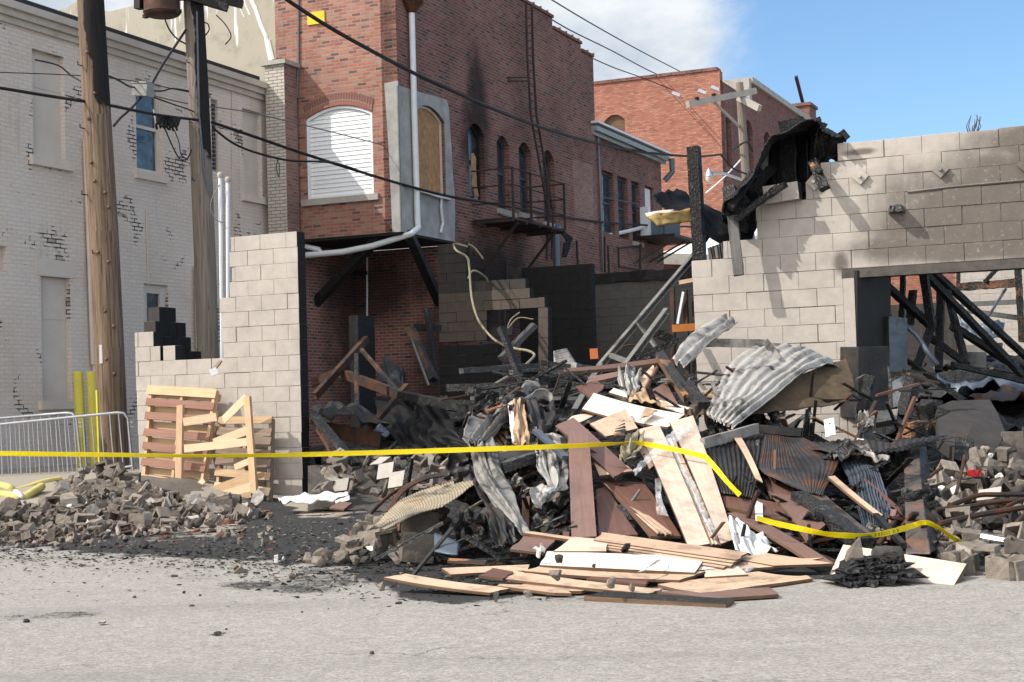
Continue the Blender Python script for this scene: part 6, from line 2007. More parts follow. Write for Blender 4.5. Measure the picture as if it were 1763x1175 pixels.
o = sheet('ash_sheet', [[P(538, 700, 21), P(590, 694, 21), P(650, 716, 20.6)], [P(545, 720, 20.2), P(600, 715, 20), P(668, 738, 19.8)]], M['char_ash'], nu=14, nv=6, pleat=.04, th=.012, seed=25, rag=.4)
tag(o, 'crust of ashy roofing lying just inside the wall fragment', 'roofing')
def gas_meter():
    T = thing('gas_meter', on3(('b', B_LOW - .1), 672, 660), 'blue grey gas meter on the lower brick wall', 'gas meter')
    for x in (664, 682):
        mb = MB(); c = on3(('b', B_LOW - .14), x, 645); mb.tube([c - E2 * .1, c + E2 * .1], [.16, .16], 12); mb.build('meter_body', M['grey_steel'], T, smooth=True)
    mb = MB(); mb.tube([on3(('b', B_LOW - .14), x, y) for x, y in ((655, 632), (673, 628), (690, 634), (694, 670))], .03, 6); mb.build('pipe', M['grey_steel'], T)
gas_meter()
rod('pale thin conduit hanging on the lower brick wall', [on3(('b', B_LOW - .05), 632, 410), on3(('b', B_LOW - .05), 632, 545)], .02, 'white_pipe', 'conduit', 'conduit', 4)
rod('long pale melted cable looping over the inner wall down to the debris', [P(805, 425, 30.2), P(782, 420, 30.3), P(786, 432, 30), P(804, 443, 30), P(808, 462, 29.8), P(812, 512, 29.5), P(822, 548, 29), P(838, 572, 28.5), P(858, 590, 27.5), P(885, 600, 26.5), P(908, 604, 26), P(920, 611, 25.5), P(912, 622, 25), P(894, 637, 24), P(862, 656, 22.5), P(820, 682, 21)], .022, 'hose_pale', 'melted_cable', 'cable', 60)
rod('second thinner melted loop beside the long cable', [P(806, 420, 30.4), P(818, 428, 30.4), P(832, 446, 30.4)], .018, 'hose_pale', 'melted_cable', 'cable')
rod('melted loop arching over the window gap of the inner wall', [P(806, 480, 29.9), P(812, 468, 29.9), P(822, 468, 30), P(836, 478, 30.2), P(840, 486, 30.3)], .02, 'hose_pale', 'melted_cable', 'cable')
rod('thin pale wire bent inside the window gap', [P(895, 538, 29), P(880, 550, 29), P(874, 566, 29), P(892, 548, 29), P(918, 550, 29)], .012, 'hose_pale', 'bent_wire', 'wire')
bar('charred brace leaning inside the window gap', P(862, 618, 29), P(920, 560, 29.6), .14, .1, 'char_grey', 'charred_brace', 'brace', seg=8, jit=.1)
mb = MB(); mb.beam(P(860, 545, 32), P(872, 545, 32), .4, .5, seg=3, jit=.2); tag(mb.build('broken_masonry', M['cmu_sooty']), 'broken grey masonry stub seen through the window gap', 'masonry')
mb = MB(); mb.beam(P(852, 574, 31), P(880, 570, 31), .25, .2, seg=4, jit=.2); tag(mb.build('broken_masonry', M['cmu_grey']), 'fallen dark block lying in the window gap', 'masonry')
o = sheet('corrugated_scrap', [[P(953, 605, 22), P(976, 600, 22.2)], [P(954, 640, 21.6), P(996, 632, 21.6)]], M['grey_metal'], nu=10, nv=30, corr=11, amp=.008, th=.01, along='v', seed=9)
tag(o, 'small grey corrugated scrap right of the narrow block post', 'metal scrap')
bar('little orange plastic box inside the black interior', P(1016, 610, 22), P(1029, 609, 22), .11, .15, 'orange_box', 'orange_box', 'box')
# steel members leaning across the gap
chan('long pale steel channel slanting from the wall end down to the pile', P(1197, 436, 18.3), P(1030, 632, 17), .04, .07, 'steel_bar')
chan('second pale steel channel, shorter and lower, slanting to the pile', P(1145, 536, 17.2), P(1068, 640, 16.2), .04, .08, 'steel_bar')
chan('third steel member continuing down into the front pile', P(1030, 632, 17), P(985, 712, 15.2), .05, .09, 'steel_bar')
bar('thin grey strut crossing between the two pale channels', P(1098, 555, 17.2), P(1131, 600, 17), .05, .03, 'steel_bar', 'steel_strut', 'strut')
bar('black charred rafter lying above the front pile', P(1095, 616, 16.4), P(1168, 587, 16.4), .08, .07, 'char', 'charred_rafter', 'rafter', seg=10, jit=.1)
bar('dark charred beam behind the crossing strut', P(1120, 570, 18.5), P(1158, 585, 18.5), .10, .1, 'char', 'charred_beam', 'beam', seg=6, jit=.1)
bar('grey bent angle lying left of the channels', P(1052, 612, 17), P(1085, 625, 16.6), .05, .05, 'steel_bar', 'angle_iron', 'angle iron')
rod('thin rusty bracket rod hooked near the channels', [P(1068, 604, 17.5), P(1076, 596, 17.5), P(1100, 596, 17.5), P(1107, 612, 17.5)], .012, 'rust_bar')
def rack():
    T = thing('storage_rack', P(1165, 640, 18.6), 'scorched orange storage rack beside the end of the pale wall', 'rack')
    for x, x2 in ((1158, 1160), (1180, 1184), (1196, 1197)):
        mb = MB(); mb.beam(P(x, 494 if x < 1170 else 500, 18.8), P(x2, 650, 18.6), .07, .05, seg=14, jit=.05); mb.build('upright', M['rust_bar' if x < 1190 else 'char'], T)
    mb = MB(); mb.beam(P(1158, 566, 18.5), P(1204, 563, 18.4), .06, .09); mb.build('beam', M['orange'], T)
    mb = MB(); mb.beam(P(1177, 503, 18.7), P(1167, 558, 18.7), .04, .03); mb.build('brace', M['white_pipe'], T)
    mb = MB(); mb.beam(P(1170, 487, 18.5), P(1196, 482, 18.4), .04, .05); mb.build('lath', M['tan'], T)
rack()
# scattered charred boards on the floor of the shell
def char_boards():
    rr = random.Random(55)
    n = 0
    while n < 150:
        a = rr.uniform(-2.9, 8.6) if rr.random() < .4 else rr.uniform(-5.0, 2.2)
        b = rr.uniform(.5, 9.5)
        z = inner_h(a, b)
        L = rr.uniform(.35, 1.3); th = rr.uniform(0, 3.14)
        dv = (E1 * math.cos(th) + E2 * math.sin(th)) * L / 2 + UP * rr.uniform(-.22, .22)
        c = F(a, b, z + .07)
        px, py, d = proj(c)
        if not (530 < px < 1200 or 1470 < px < 1830): continue
        mat = rr.choice(['char', 'char', 'char_ash', 'char_ash', 'char_brown', 'char_grey'])
        mb = MB(); mb.beam(c - dv, c + dv, rr.uniform(.05, .14), rr.uniform(.02, .06), seg=5, jit=.12)
        tag(mb.build('charred_board', M[mat]), 'burnt board lying loose on the black debris floor of the gutted building', 'board', 'burnt boards on the debris floor')
        n += 1
    for k in range(34):
        a = rr.uniform(-4.4, 8); b = rr.uniform(.6, 8)
        c = F(a, b, inner_h(a, b) + .05)
        w = rr.uniform(.3, .8)
        t1 = rr.uniform(0, 3.14)
        u = (E1 * math.cos(t1) + E2 * math.sin(t1)) * w; v = (E2 * math.cos(t1) - E1 * math.sin(t1)) * w * .6
        net = [[c - u - v + UP * rr.uniform(-.05, .1), c - v + UP * rr.uniform(0, .15), c + u - v], [c - u, c + UP * .12, c + u + UP * rr.uniform(-.05, .2)], [c - u + v + UP * rr.uniform(0, .2), c + v, c + u + v]]
        o = sheet('bent_scrap', net, M[rr.choice(['dark_metal', 'dark_metal', 'rust_metal', 'blue_metal', 'char'])], nu=8, nv=8, pleat=.06, th=.006, seed=k, rag=.4)
        tag(o, 'crumpled blackened scrap lying on the debris floor of the gutted building', 'scrap', 'blackened scraps on the debris floor')
char_boards()

# block rubble just inside the gap behind the tape
def rubble_gap():
    rr = random.Random(91)
    n = 0
    placed = []
    while n < 62:
        px = rr.uniform(545, 815); py = rr.uniform(786, 852)
        if px < 560 and py < 800: continue
        d = np.interp(py, [786, 852], [19.2, 17.4]) + rr.uniform(-.2, .2)
        q = P(px, py, d)
        if any((q - a).length < .10 for a in placed): continue
        placed.append(q)
        sc = rr.uniform(.6, 1.15)
        kd = rr.random()
        if kd < .45: put('web', q, sc, rr, 'hollow block piece in the rubble row behind the tape', 'block piece', 'hollow block pieces behind the tape', 'block_piece')
        elif kd < .7: put('chunk', q, sc, rr, 'lump of concrete in the rubble row behind the tape', 'concrete chunk', 'concrete lumps behind the tape', 'concrete_chunk')
        elif kd < .85: put('plate', q, sc * 1.1, rr, 'flat block shard in the rubble row behind the tape', 'block shard', 'block shards behind the tape', 'block_shard')
        else: put('dark', q, sc, rr, 'sooty lump in the rubble row behind the tape', 'masonry lump', 'sooty lumps behind the tape', 'masonry_lump')
        n += 1
    mb = MB()
    net = [[P(530, 800, 19.3), P(620, 790, 19.3), P(720, 788, 19.3), P(840, 785, 19)], [P(530, 845, 18), P(620, 846, 18), P(720, 840, 17.8), P(840, 820, 17)], [P(530, 872, 17.2), P(620, 874, 17.0), P(720, 870, 16.4), P(840, 850, 15.6)]]
    g = netgrid(net, 40, 20)
    for j in range(20):
        for i in range(40):
            mb.face([Vector(g[a][b]) + UP * (.05 * fbm(Vector(g[a][b]) * 3) - .05) for a, b in ((j, i), (j, i + 1), (j + 1, i + 1), (j + 1, i))])
    tag(mb.build('rubble_dirt', M['chip_dark'], merge=True), 'sooty grit under the rubble row behind the tape', 'rubble', kind='stuff')
    for (x, y, w, h, d, lab) in ((661, 813, .20, .17, 17.3, 'pale painted block face tilted in the rubble, left of two'), (680, 828, .19, .17, 16.9, 'pale painted block face tilted in the rubble, right of two'), (583, 838, .21, .14, 17.4, 'grey block face lying low behind the white sheet')):
        c = P(x, y, d)
        o = panel('painted_block', [c + E1 * -w / 2 + UP * -h / 2, c + E1 * w / 2 + UP * (-h / 2 + .03), c + E1 * w / 2 + UP * (h / 2 + .03) + E2 * .06, c + E1 * -w / 2 + UP * h / 2 + E2 * .06], [M['cmu_chippaint'], M['cmu_raw'], M['cmu_raw']], .04)
        tag(o, lab, 'concrete block')
rubble_gap()
o = sheet('white_sheet', [[P(480, 858, 17.2), P(540, 852, 17.2), P(596, 848, 17.2)], [P(490, 866, 16.9), P(545, 864, 16.9), P(600, 854, 16.9)]], M['paper'], nu=16, nv=5, pleat=.02, th=.012, seed=6, rag=.3)
tag(o, 'crumpled white sheet lying at the foot of the wall fragment', 'sheet')
o = panel('brown_board_piece', [P(567, 874, 16.3), P(588, 861, 16.8), P(606, 866, 16.7), P(592, 877, 16.2)], [M['mauve'], M['mauve'], M['board_edge']], .02)
tag(o, 'square brown board piece on the dusty ground left of the corrugated sheet', 'board')
o = sheet('lilac_paper', [[P(576, 862, 16.8), P(602, 853, 16.8)], [P(578, 866, 16.7), P(602, 860, 16.7)]], M['paper'], nu=6, nv=3, crumple=.01, th=.008, seed=3)
tag(o, 'folded pale paper behind the square brown board piece', 'paper')
rod('curved rusty rod rising left of the corrugated sheet', [P(631, 893, 15.2), P(650, 872, 15.4), P(672, 852, 15.6), P(693, 840, 15.8)], .02, 'rust_bar')
bar('charred stick standing upright above the corrugated sheet', P(696, 858, 14.6), P(707, 789, 14.6), .06, .05, 'char_ash', 'charred_stick', 'stick', seg=10, jit=.12)
# ------------------------------------------------------------------ the front pile: boards
board('long dusty brown plank standing upright in the middle of the pile', [(978, 745, -.7), (984, 925, -.15), (1027, 925, -.15), (1013, 738, -.7)], 'mauve', 'brown', .018, .01)
board('brown plank slanting down right behind the upright plank', [(957, 733, -.35), (1057, 821, -.25), (1084, 808, -.2), (987, 719, -.3)], 'mauve', 'brown', .018)
board('tan board with a burnt hole lying above the plastic bundle', [(1016, 730, -.35), (1043, 752, -.4), (1098, 737, -.35), (1077, 704, -.3)], 'tan', 'brown', .016)
board('bright cream board lying highest across the pile', [(1003, 703, -.2), (1150, 737, -.2), (1179, 712, -.1), (1022, 678, -.1)], 'cream', 'tan', .02, -.02)
board('second cream board under the highest one, its far edge showing', [(1049, 676, .05), (1190, 716, .05), (1195, 704, .1), (1056, 668, .1)], 'cream', 'tan', .02)
board('tan board corner poking out left of the cream boards', [(950, 745, -.1), (1000, 728, -.2), (1028, 712, 0), (985, 718, 0)], 'tan_pale', 'tan', .016)
board('square dusty brown board standing behind the cream boards', [(1113, 677, .1), (1155, 704, .1), (1175, 708, .1), (1147, 657, .3)], 'mauve', 'brown', .018)
board('orange singed beam with one charred end leaning out of the pile', [(1128, 609, .15), (1178, 684, -.1), (1190, 672, -.1), (1142, 602, .15)], 'char_orange', 'char', .07, name='singed_beam', cat='beam', rag=.04, seed=3)
bar('charred lower end of the singed beam, black and cracked', Q(1180, 664, .0), Q(1212, 700, -.15), .11, .09, 'char_ash', 'charred_beam_end', 'beam', seg=8, jit=.15)
board('long thin brown board balanced across the top of the pile', [(970, 641, .3), (1135, 624, .25), (1134, 617, .3), (972, 634, .4)], 'brown', 'brown', .03)
board('lower thin brown board below the balanced one', [(1015, 659, .15), (1075, 646, .2), (1072, 638, .25), (1012, 650, .25)], 'mauve', 'brown', .02)
board('dark brown splintered board sticking up left of the cream boards', [(992, 665, .1), (1022, 689, 0), (1040, 662, .1), (1028, 657, .15)], 'brown', 'brown', .02, rag=.03, seed=5)
board('small tan board piece wedged behind the cream boards', [(1100, 652, .15), (1110, 676, .1), (1128, 638, .2), (1124, 630, .25)], 'tan', 'brown', .02)
board('narrow brown board beside the wedged tan piece', [(1106, 674, .1), (1112, 676, .1), (1134, 634, .2), (1128, 632, .2)], 'brown', 'brown', .02)
board('big tan panel leaning at the right of the front stack', [(1153, 726, -.45), (1241, 937, -.10), (1264, 928, -.08), (1193, 716, -.4)], 'tan_pale', 'brown', .02, .02)
board('big tan panel leaning at the left of the front stack', [(1099, 741, -.45), (1186, 942, -.18), (1222, 937, -.16), (1134, 729, -.42)], 'tan_pale', 'brown', .02, .02)
for i, (x, off) in enumerate(((0, 0), (6, .03), (11, .05))):
    board(['left thin edge board between the two big tan panels', 'middle thin edge board between the two big tan panels', 'right thin edge board between the two big tan panels'][i], [(1143 + x, 756, -.38 + off), (1224 + x, 938, -.12 + off), (1229 + x, 937, -.12 + off), (1149 + x, 754, -.38 + off)], 'tan' if i != 1 else 'cream', 'brown', .018)
board('tan flap board folded over the plastic bundle', [(1095, 772, -.45), (1118, 808, -.45), (1147, 782, -.4), (1130, 765, -.4)], 'tan', 'brown', .012, .02)
board('brown wide plank lying low behind the upright plank', [(1026, 845, -.05), (1032, 922, -.02), (1098, 922, .0), (1044, 836, .0)], 'brown', 'brown', .02)
board('brown wide plank right of it, under the tan panels', [(1032, 826, .0), (1120, 922, .05), (1172, 924, .08), (1108, 830, .1)], 'brown', 'brown', .02)
for i in range(4):
    board(['topmost', 'second', 'third', 'lowest'][i] + ' of four thin stacked boards fanned under the tan panels', [(1040 + 4 * i, 834 + 3 * i, -.05 + .02 * i), (1132 + 7 * i, 918 + i, -.02), (1136 + 7 * i, 915 + i, -.01), (1045 + 4 * i, 832 + 3 * i, -.03 + .02 * i)], 'tan', 'brown', .012, rag=.02, seed=i)
board('short tan board lying across at mid height right of the upright plank', [(1022, 798, -.2), (1032, 818, -.25), (1090, 812, -.2), (1078, 800, -.15)], 'tan', 'brown', .016)
# toe of the pile on the road
def gboard(label, px, lift=0.02, face='tan', back='brown', th=.018, bow=.0, **k):
    pts = [Q(x, y, -.05 - lift * 1.6 - k.get('off', 0)) + UP * .022 for (x, y, *q) in px]
    o = panel('board', pts, [M[face], M[back], M['board_edge']], th, bow, 0, None, k.get('rag', .008), k.get('seed', len(label)))
    return tag(o, label, 'board')
gboard('curved tan board lying farthest left on the road', [(661, 1000), (845, 1027), (880, 1018, .02), (700, 994, .02)], .02, bow=-.01)
gboard('tan board lying behind the leftmost one', [(760, 984, .01), (776, 995), (908, 988), (912, 978, .02)], .03)
gboard('long tan board with a brown left end low on the road', [(828, 997, .02), (1117, 1028), (1140, 1021, .03), (868, 986, .03)], .035, bow=-.008)
gboard('dark brown board end crossing the long low tan board', [(826, 997), (866, 1002), (884, 990, .01), (850, 984, .01)], .065, 'brown')
gboard('long tan board lying above the low one at the toe', [(900, 989, .03), (1172, 1005, .02), (1214, 990, .05), (941, 978, .06)], .07, bow=-.01)
gboard('brown board showing beneath the toe boards', [(1010, 1002), (1110, 1012), (1120, 1004), (1030, 994)], .04, 'brown')
gboard('wide bright cream board at the foot of the tan panels', [(930, 979, .02), (1196, 992, .02), (1214, 964, .2), (944, 955, .2)], .10, 'cream', 'tan')
gboard('brown board left of the wide cream board', [(878, 951, .05), (936, 958, .03), (958, 932, .2), (903, 929, .2)], .08, 'mauve')
gboard('square tan board at the left of the fanned layered stack', [(955, 955, .1), (1042, 955, .12), (1050, 935, .28), (986, 930, .28)], .12, 'tan_pale')
gboard('thin pale brown lath lying above the brown board', [(902, 923, .15), (1010, 939, .18), (1012, 934, .2), (904, 919, .18)], .12, 'tan')
for i in range(4):
    z = .26 - .035 * i
    gboard(['top', 'second', 'third', 'bottom'][i] + ' layer of the fanned stack of tan boards', [(1025 + 4 * i, 936 + 5 * i, z), (1268 - 6 * i, 970 + 5 * i, z - .06), (1288 - 6 * i, 957 + 5 * i, z + .02), (1036 + 4 * i, 922 + 5 * i, z + .08)], .05, 'tan', 'brown', .014, rag=.02, seed=i, off=.14 - .03 * i)
gboard('tan board right of the fanned stack, pointing at the charred lump', [(1268, 968, .2), (1333, 980, .12), (1437, 976, .1), (1318, 958, .25)], .05, 'tan')
gboard('long tan board below it, slanting to the charred lump', [(1180, 992, .1), (1330, 982, .1), (1420, 966, .15), (1290, 972, .2)], .03, 'tan')
gboard('wide tan board lying flat in front of the stack', [(1132, 1012, .02), (1204, 1024, .01), (1396, 998, .05), (1306, 990, .08)], .03, 'tan', bow=-.01)
gboard('narrow tan board edge in front of the flat board', [(1160, 1020), (1212, 1028), (1398, 1002, .02), (1390, 997, .03)], .02, 'tan')
gboard('dark brown board nearest the road at the right of the toe', [(1130, 1025), (1230, 1037), (1342, 1030), (1326, 1018)], .02, 'mauve')
gboard('black charred board lying foremost on the road', [(1007, 1033), (1250, 1048), (1266, 1038), (1042, 1024)], .03, 'char', 'char', .03)
gboard('white board triangle tucked under the fanned stack', [(1140, 972, .1), (1190, 990, .05), (1262, 982, .1), (1215, 960, .22)], .06, 'cream', 'tan')
gboard('tan triangular board piece right of the white one', [(1212, 1000, .05), (1290, 995, .05), (1262, 975, .15), (1215, 985, .12)], .05, 'tan_pale')
gboard('splintered strip lying at the end of the leftmost board', [(850, 1014), (960, 1028), (1010, 1022), (930, 1010)], .015, 'tan', 'brown', rag=.05, seed=8)
gboard('rusty brown sliver left of the brown board on the char', [(772, 971), (836, 974), (838, 970), (774, 967)], .03, 'char_orange', 'char')
# right tan panel leaning on the pile
def right_panel():
    c = [G(1428, 988), G(1640, 1010), P(1663, 970, 0), P(1452, 938, 0)]
    b0, b1 = G(1428, 990), G(1641, 1010)
    t0 = P(1452, 938, (b0 - CAM).dot(_f) + .32); t1 = P(1664, 971, (b1 - CAM).dot(_f) + .30)
    o = panel('board', [b0, b1, t1, t0], [M['tan_pale'], M['brown'], M['board_edge']], .03)
    tag(o, 'long pale tan panel propped at the right end of the toe', 'board')
right_panel()
# middle right boards
board('dark brown board with a paper wrap below the tape', [(1241, 846, -.2), (1250, 872, -.25), (1359, 897, -.25), (1343, 866, -.2)], 'brown', 'brown', .03)
board('white paper wrap folded over the dark brown board', [(1299, 862, -.29), (1301, 896, -.32), (1314, 898, -.32), (1313, 866, -.29)], 'paper', 'paper', .006, name='paper_wrap', cat='paper')
board('dusty brown plank crossing down to the right below the tape', [(1330, 852, -.15), (1390, 930, -.3), (1421, 904, -.3), (1372, 852, -.1)], 'mauve', 'brown', .025)
board('upper brown plank running under the rusty sheet', [(1306, 808, .0), (1328, 856, -.1), (1378, 858, -.05), (1346, 822, .05)], 'mauve', 'brown', .025)
board('long dusty brown plank sliding down to the toe', [(1253, 885, -.2), (1396, 966, -.15), (1434, 970, -.12), (1278, 879, -.12)], 'mauve', 'brown', .02)
board('tan lath slanting in front of the blue grey sheet', [(1426, 822, -.35), (1512, 889, -.25), (1520, 888, -.25), (1437, 818, -.33)], 'tan', 'brown', .02)
board('long tan strip hanging down beside the dark sheets', [(1252, 740, -.3), (1300, 822, -.35), (1313, 832, -.35), (1267, 738, -.28)], 'tan', 'brown', .01, .03)
board('small tan triangle beside the crossing plank', [(1338, 925, -.2), (1352, 930, -.2), (1354, 920, -.2), (1350, 916, -.2)], 'tan', 'brown', .014)

# ------------------------------------------------------------------ the front pile: sheet metal
msheet('big curved corrugated sheet of smoked pale metal cresting the pile', [
    [(1220, 716, -.1), (1232, 722, -.35), (1247, 730, -.45), (1264, 738, -.45)],
    [(1238, 672, .1), (1262, 682, -.35), (1290, 690, -.55), (1320, 694, -.55)],
    [(1262, 628, .25), (1300, 634, -.25), (1340, 648, -.5), (1380, 645, -.55)],
    [(1300, 600, .45), (1350, 600, 0), (1392, 612, -.2), (1428, 628, -.3)],
    [(1330, 600, .9), (1375, 604, .5), (1412, 618, .3), (1445, 640, .1)]], 'bent_metal', nu=84, nv=36, corr=7, amp=.02, crumple=.02, cs=2.4, seed=2, fold=True, rag=.5)
msheet('brown scorched underside of sheet jutting right of the curved metal', [
    [(1376, 648, -.45), (1420, 628, -.2), (1458, 618, 0)],
    [(1340, 676, -.4), (1410, 664, -.2), (1472, 660, -.05)],
    [(1290, 712, -.35), (1390, 702, -.1), (1462, 690, 0)]], 'scorched', nu=24, nv=16, crumple=.02, cs=3, seed=3, rag=.5)
bar('folded metal strap hooked on top of the curved sheet', Q(1318, 588, -.1), Q(1342, 620, -.35), .07, .012, 'grey_metal', 'metal_strap', 'strap', up=FR)
msheet('twisted pale metal strip curling up before the wall end', [
    [(1158, 622, 0), (1168, 628, -.05), (1180, 630, -.1)],
    [(1178, 590, .1), (1195, 600, 0), (1210, 604, -.05)],
    [(1208, 566, .15), (1222, 578, .05), (1232, 582, .0)],
    [(1246, 546, .2), (1256, 552, .15), (1270, 556, .1)]], 'bent_metal', nu=18, nv=26, corr=2, amp=.03, crumple=.015, cs=5, seed=5, rag=.4)
bar('grey riveted metal flat running right to the curved sheet', Q(1206, 590, .15), Q(1318, 592, .2), .012, .085, 'grey_metal', 'metal_flat', 'bar', up=UP, seg=8, jit=.05)
bar('bent metal edging lying on the pile below the curved sheet, left half', Q(1210, 764, -.45), Q(1304, 738, -.4), .05, .085, 'grey_metal', 'metal_edging', 'edging', seg=6, jit=.05)
bar('bent metal edging lying on the pile below the curved sheet, right half', Q(1304, 738, -.4), Q(1378, 745, -.3), .05, .07, 'dark_metal', 'metal_edging', 'edging', seg=6, jit=.05)
msheet('rust blotched dark corrugated panel lying under the tape gap', [
    [(1318, 742, -.3), (1345, 746, -.25), (1372, 748, -.2)], [(1312, 778, -.4), (1352, 780, -.3), (1408, 764, -.2)], [(1310, 806, -.4), (1362, 816, -.3), (1446, 783, -.15)], [(1352, 830, -.4), (1385, 842, -.3), (1416, 852, -.25)]], 'rust_metal', nu=70, nv=20, corr=20, amp=.004, crumple=.012, cs=3, seed=7, rag=.2)
msheet('dark grey corrugated panel left of the rust blotched one', [
    [(1214, 764, -.3), (1262, 752, -.25), (1316, 745, -.2)], [(1222, 800, -.35), (1268, 796, -.3), (1316, 775, -.25)], [(1240, 846, -.3), (1268, 850, -.3), (1296, 855, -.3)]], 'dark_metal', nu=50, nv=16, corr=12, amp=.007, crumple=.015, cs=3, seed=8, rag=.2)
msheet('black curled sheet with a wavy lip crossing toward the slab', [
    [(1372, 762, -.1), (1450, 756, -.1), (1540, 758, -.15), (1632, 748, -.2)], [(1400, 772, -.25), (1460, 770, -.3), (1540, 772, -.35), (1610, 758, -.35)], [(1430, 780, -.3), (1470, 782, -.3), (1530, 778, -.3), (1580, 768, -.3)]], 'dark_metal', nu=70, nv=10, corr=22, amp=.008, crumple=.02, cs=3, seed=9)
msheet('blue grey corrugated sheet draped down in the dark hollow', [
    [(1440, 786, .0), (1466, 778, .1), (1492, 780, .15)], [(1458, 815, -.05), (1488, 800, -.1), (1516, 815, .0)], [(1468, 850, -.05), (1500, 848, -.12), (1532, 862, .05)], [(1480, 885, .0), (1508, 892, -.05), (1538, 885, .1)], [(1488, 916, .1), (1506, 912, .1), (1522, 900, .15)]], 'blue_metal', nu=50, nv=24, corr=11, amp=.010, crumple=.02, cs=3, seed=10, rag=.2)
msheet('ragged dark metal lip above the draped blue sheet', [
    [(1425, 778, -.2), (1470, 768, -.2), (1530, 790, -.2)], [(1440, 792, -.3), (1480, 780, -.3), (1528, 796, -.3)]], 'grey_metal', nu=20, nv=6, pleat=.03, seed=12, rag=.5)
def duct():
    T = thing('sheet_metal_duct', Q(1585, 955), 'burnt square metal duct standing like a post right of the hollow', 'duct')
    tl, tm, tr = Q(1556, 772, .1), Q(1582, 770, 0), Q(1594, 768, .25)
    bl, bm, br = Q(1560, 955, -.1), Q(1602, 952, -.2), Q(1620, 945, .1)
    o = sheet('front_face', [[tl, tm], [tl.lerp(bl, .5), tm.lerp(bm, .5) - E1 * .01], [bl, bm]], M['duct'], nu=12, nv=30, crumple=.012, cs=4, seed=3, parent=T, th=.01)
    o = sheet('side_face', [[tm, tr], [tm.lerp(bm, .5) - E1 * .01, tr.lerp(br, .5)], [bm, br]], M['dark_metal'], nu=8, nv=30, crumple=.012, cs=4, seed=4, parent=T, th=.01)
duct()
msheet('buckled tan corrugated sheet sloping to the ground on the left', [
    [(804, 822, .2), (812, 826, 0), (820, 832, -.1)], [(755, 836, .25), (770, 850, 0), (772, 866, -.25)], [(708, 852, .3), (722, 872, 0), (716, 886, -.2)], [(678, 872, .35), (692, 885, .1), (690, 898, -.1)], [(645, 904, .3), (652, 908, .2), (662, 911, .1)]], 'tan_metal', nu=16, nv=190, corr=40, amp=.003, crumple=.006, cs=3, seed=11, along='v', rag=.15)
msheet('rusty brown metal strip edging the tan corrugated sheet', [[(668, 878, .4), (690, 842, .5), (740, 818, .5), (815, 812, .4)], [(674, 882, .38), (696, 848, .48), (742, 824, .48), (815, 818, .38)]], 'rust_bar', nu=24, nv=4, th=.01, seed=12)
msheet('long pale grey twisted sheet running down to the road', [
    [(806, 752, -.3), (826, 748, -.4), (848, 752, -.3)], [(812, 790, -.35), (836, 792, -.55), (862, 800, -.35)], [(826, 832, -.4), (856, 838, -.6), (882, 846, -.35)], [(858, 876, -.35), (882, 886, -.5), (902, 892, -.3)], [(890, 920, -.2), (904, 924, -.25), (917, 918, -.1)]], 'grey_metal', nu=20, nv=40, pleat=.022, crumple=.006, cs=4, seed=13, rag=.2)
msheet('blackened sheet hanging behind the pale twisted one', [
    [(810, 796, -.15), (820, 830, -.2), (850, 860, -.2)], [(828, 850, -.25), (842, 862, -.35), (872, 890, -.3)], [(838, 886, -.2), (858, 900, -.35), (886, 918, -.3)], [(848, 938, -.1), (868, 940, -.2), (890, 934, -.15)]], 'dark_metal', nu=20, nv=30, pleat=.03, seed=14, rag=.3)
msheet('crumpled grey metal crown rising at the left of the pile', [
    [(800, 762, -.2), (815, 768, -.45), (840, 756, -.4)], [(818, 724, .0), (838, 738, -.35), (868, 730, -.35)], [(850, 694, .15), (872, 712, -.2), (895, 705, -.3)], [(892, 668, .3), (912, 690, -.1), (928, 688, -.2)], [(922, 652, .4), (936, 676, .1), (950, 702, 0)]], 'grey_metal', nu=24, nv=40, pleat=.05, crumple=.012, cs=4, seed=15, rag=.3)
msheet('dark folded metal hanging under the grey crown', [
    [(884, 690, -.1), (920, 690, -.2), (956, 704, -.1)], [(890, 715, -.2), (925, 722, -.35), (958, 722, -.2)], [(900, 752, -.1), (930, 760, -.2), (955, 752, -.1)]], 'dark_metal', nu=20, nv=20, pleat=.04, seed=16, rag=.4)
msheet('pale grey draped metal skirt hanging beside the upright plank', [
    [(922, 776, -.3), (938, 768, -.4), (958, 764, -.3)], [(924, 806, -.35), (944, 806, -.5), (974, 800, -.35)], [(938, 834, -.35), (955, 836, -.55), (976, 832, -.35)], [(918, 848, -.4), (940, 850, -.55), (960, 846, -.4)], [(926, 876, -.35), (934, 872, -.45), (950, 860, -.4)]], 'bent_metal', nu=24, nv=40, pleat=.032, crumple=.006, cs=4, seed=17, rag=.3)
msheet('torn kraft paper and insulation hanging from the grey crown', [[(876, 696, -.35), (892, 690, -.4), (900, 700, -.35)], [(880, 730, -.4), (892, 734, -.5), (908, 740, -.4)], [(886, 765, -.35), (894, 768, -.42), (912, 766, -.35)]], 'kraft', nu=14, nv=26, pleat=.022, seed=18, rag=.5, name='torn_paper', cat='paper')
msheet('white ragged strip on the left of the torn kraft paper', [[(874, 694, -.45), (882, 692, -.48)], [(878, 730, -.5), (886, 732, -.52)], [(880, 755, -.45), (884, 758, -.47)]], 'paper', nu=6, nv=16, crumple=.02, cs=8, seed=19, rag=.6, name='torn_paper', cat='paper')
msheet('ochre corrugated strip beside the torn kraft paper', [[(898, 738, -.25), (924, 736, -.25)], [(896, 766, -.25), (926, 770, -.25)]], 'tan_metal', nu=40, nv=6, corr=8, amp=.008, seed=20)
bar('dark metal arm slanting from the crown to the upright plank', Q(922, 742, -.5), Q(974, 788, -.6), .06, .03, 'blue_metal', 'bent_strip', 'bar', seg=6, jit=.06)
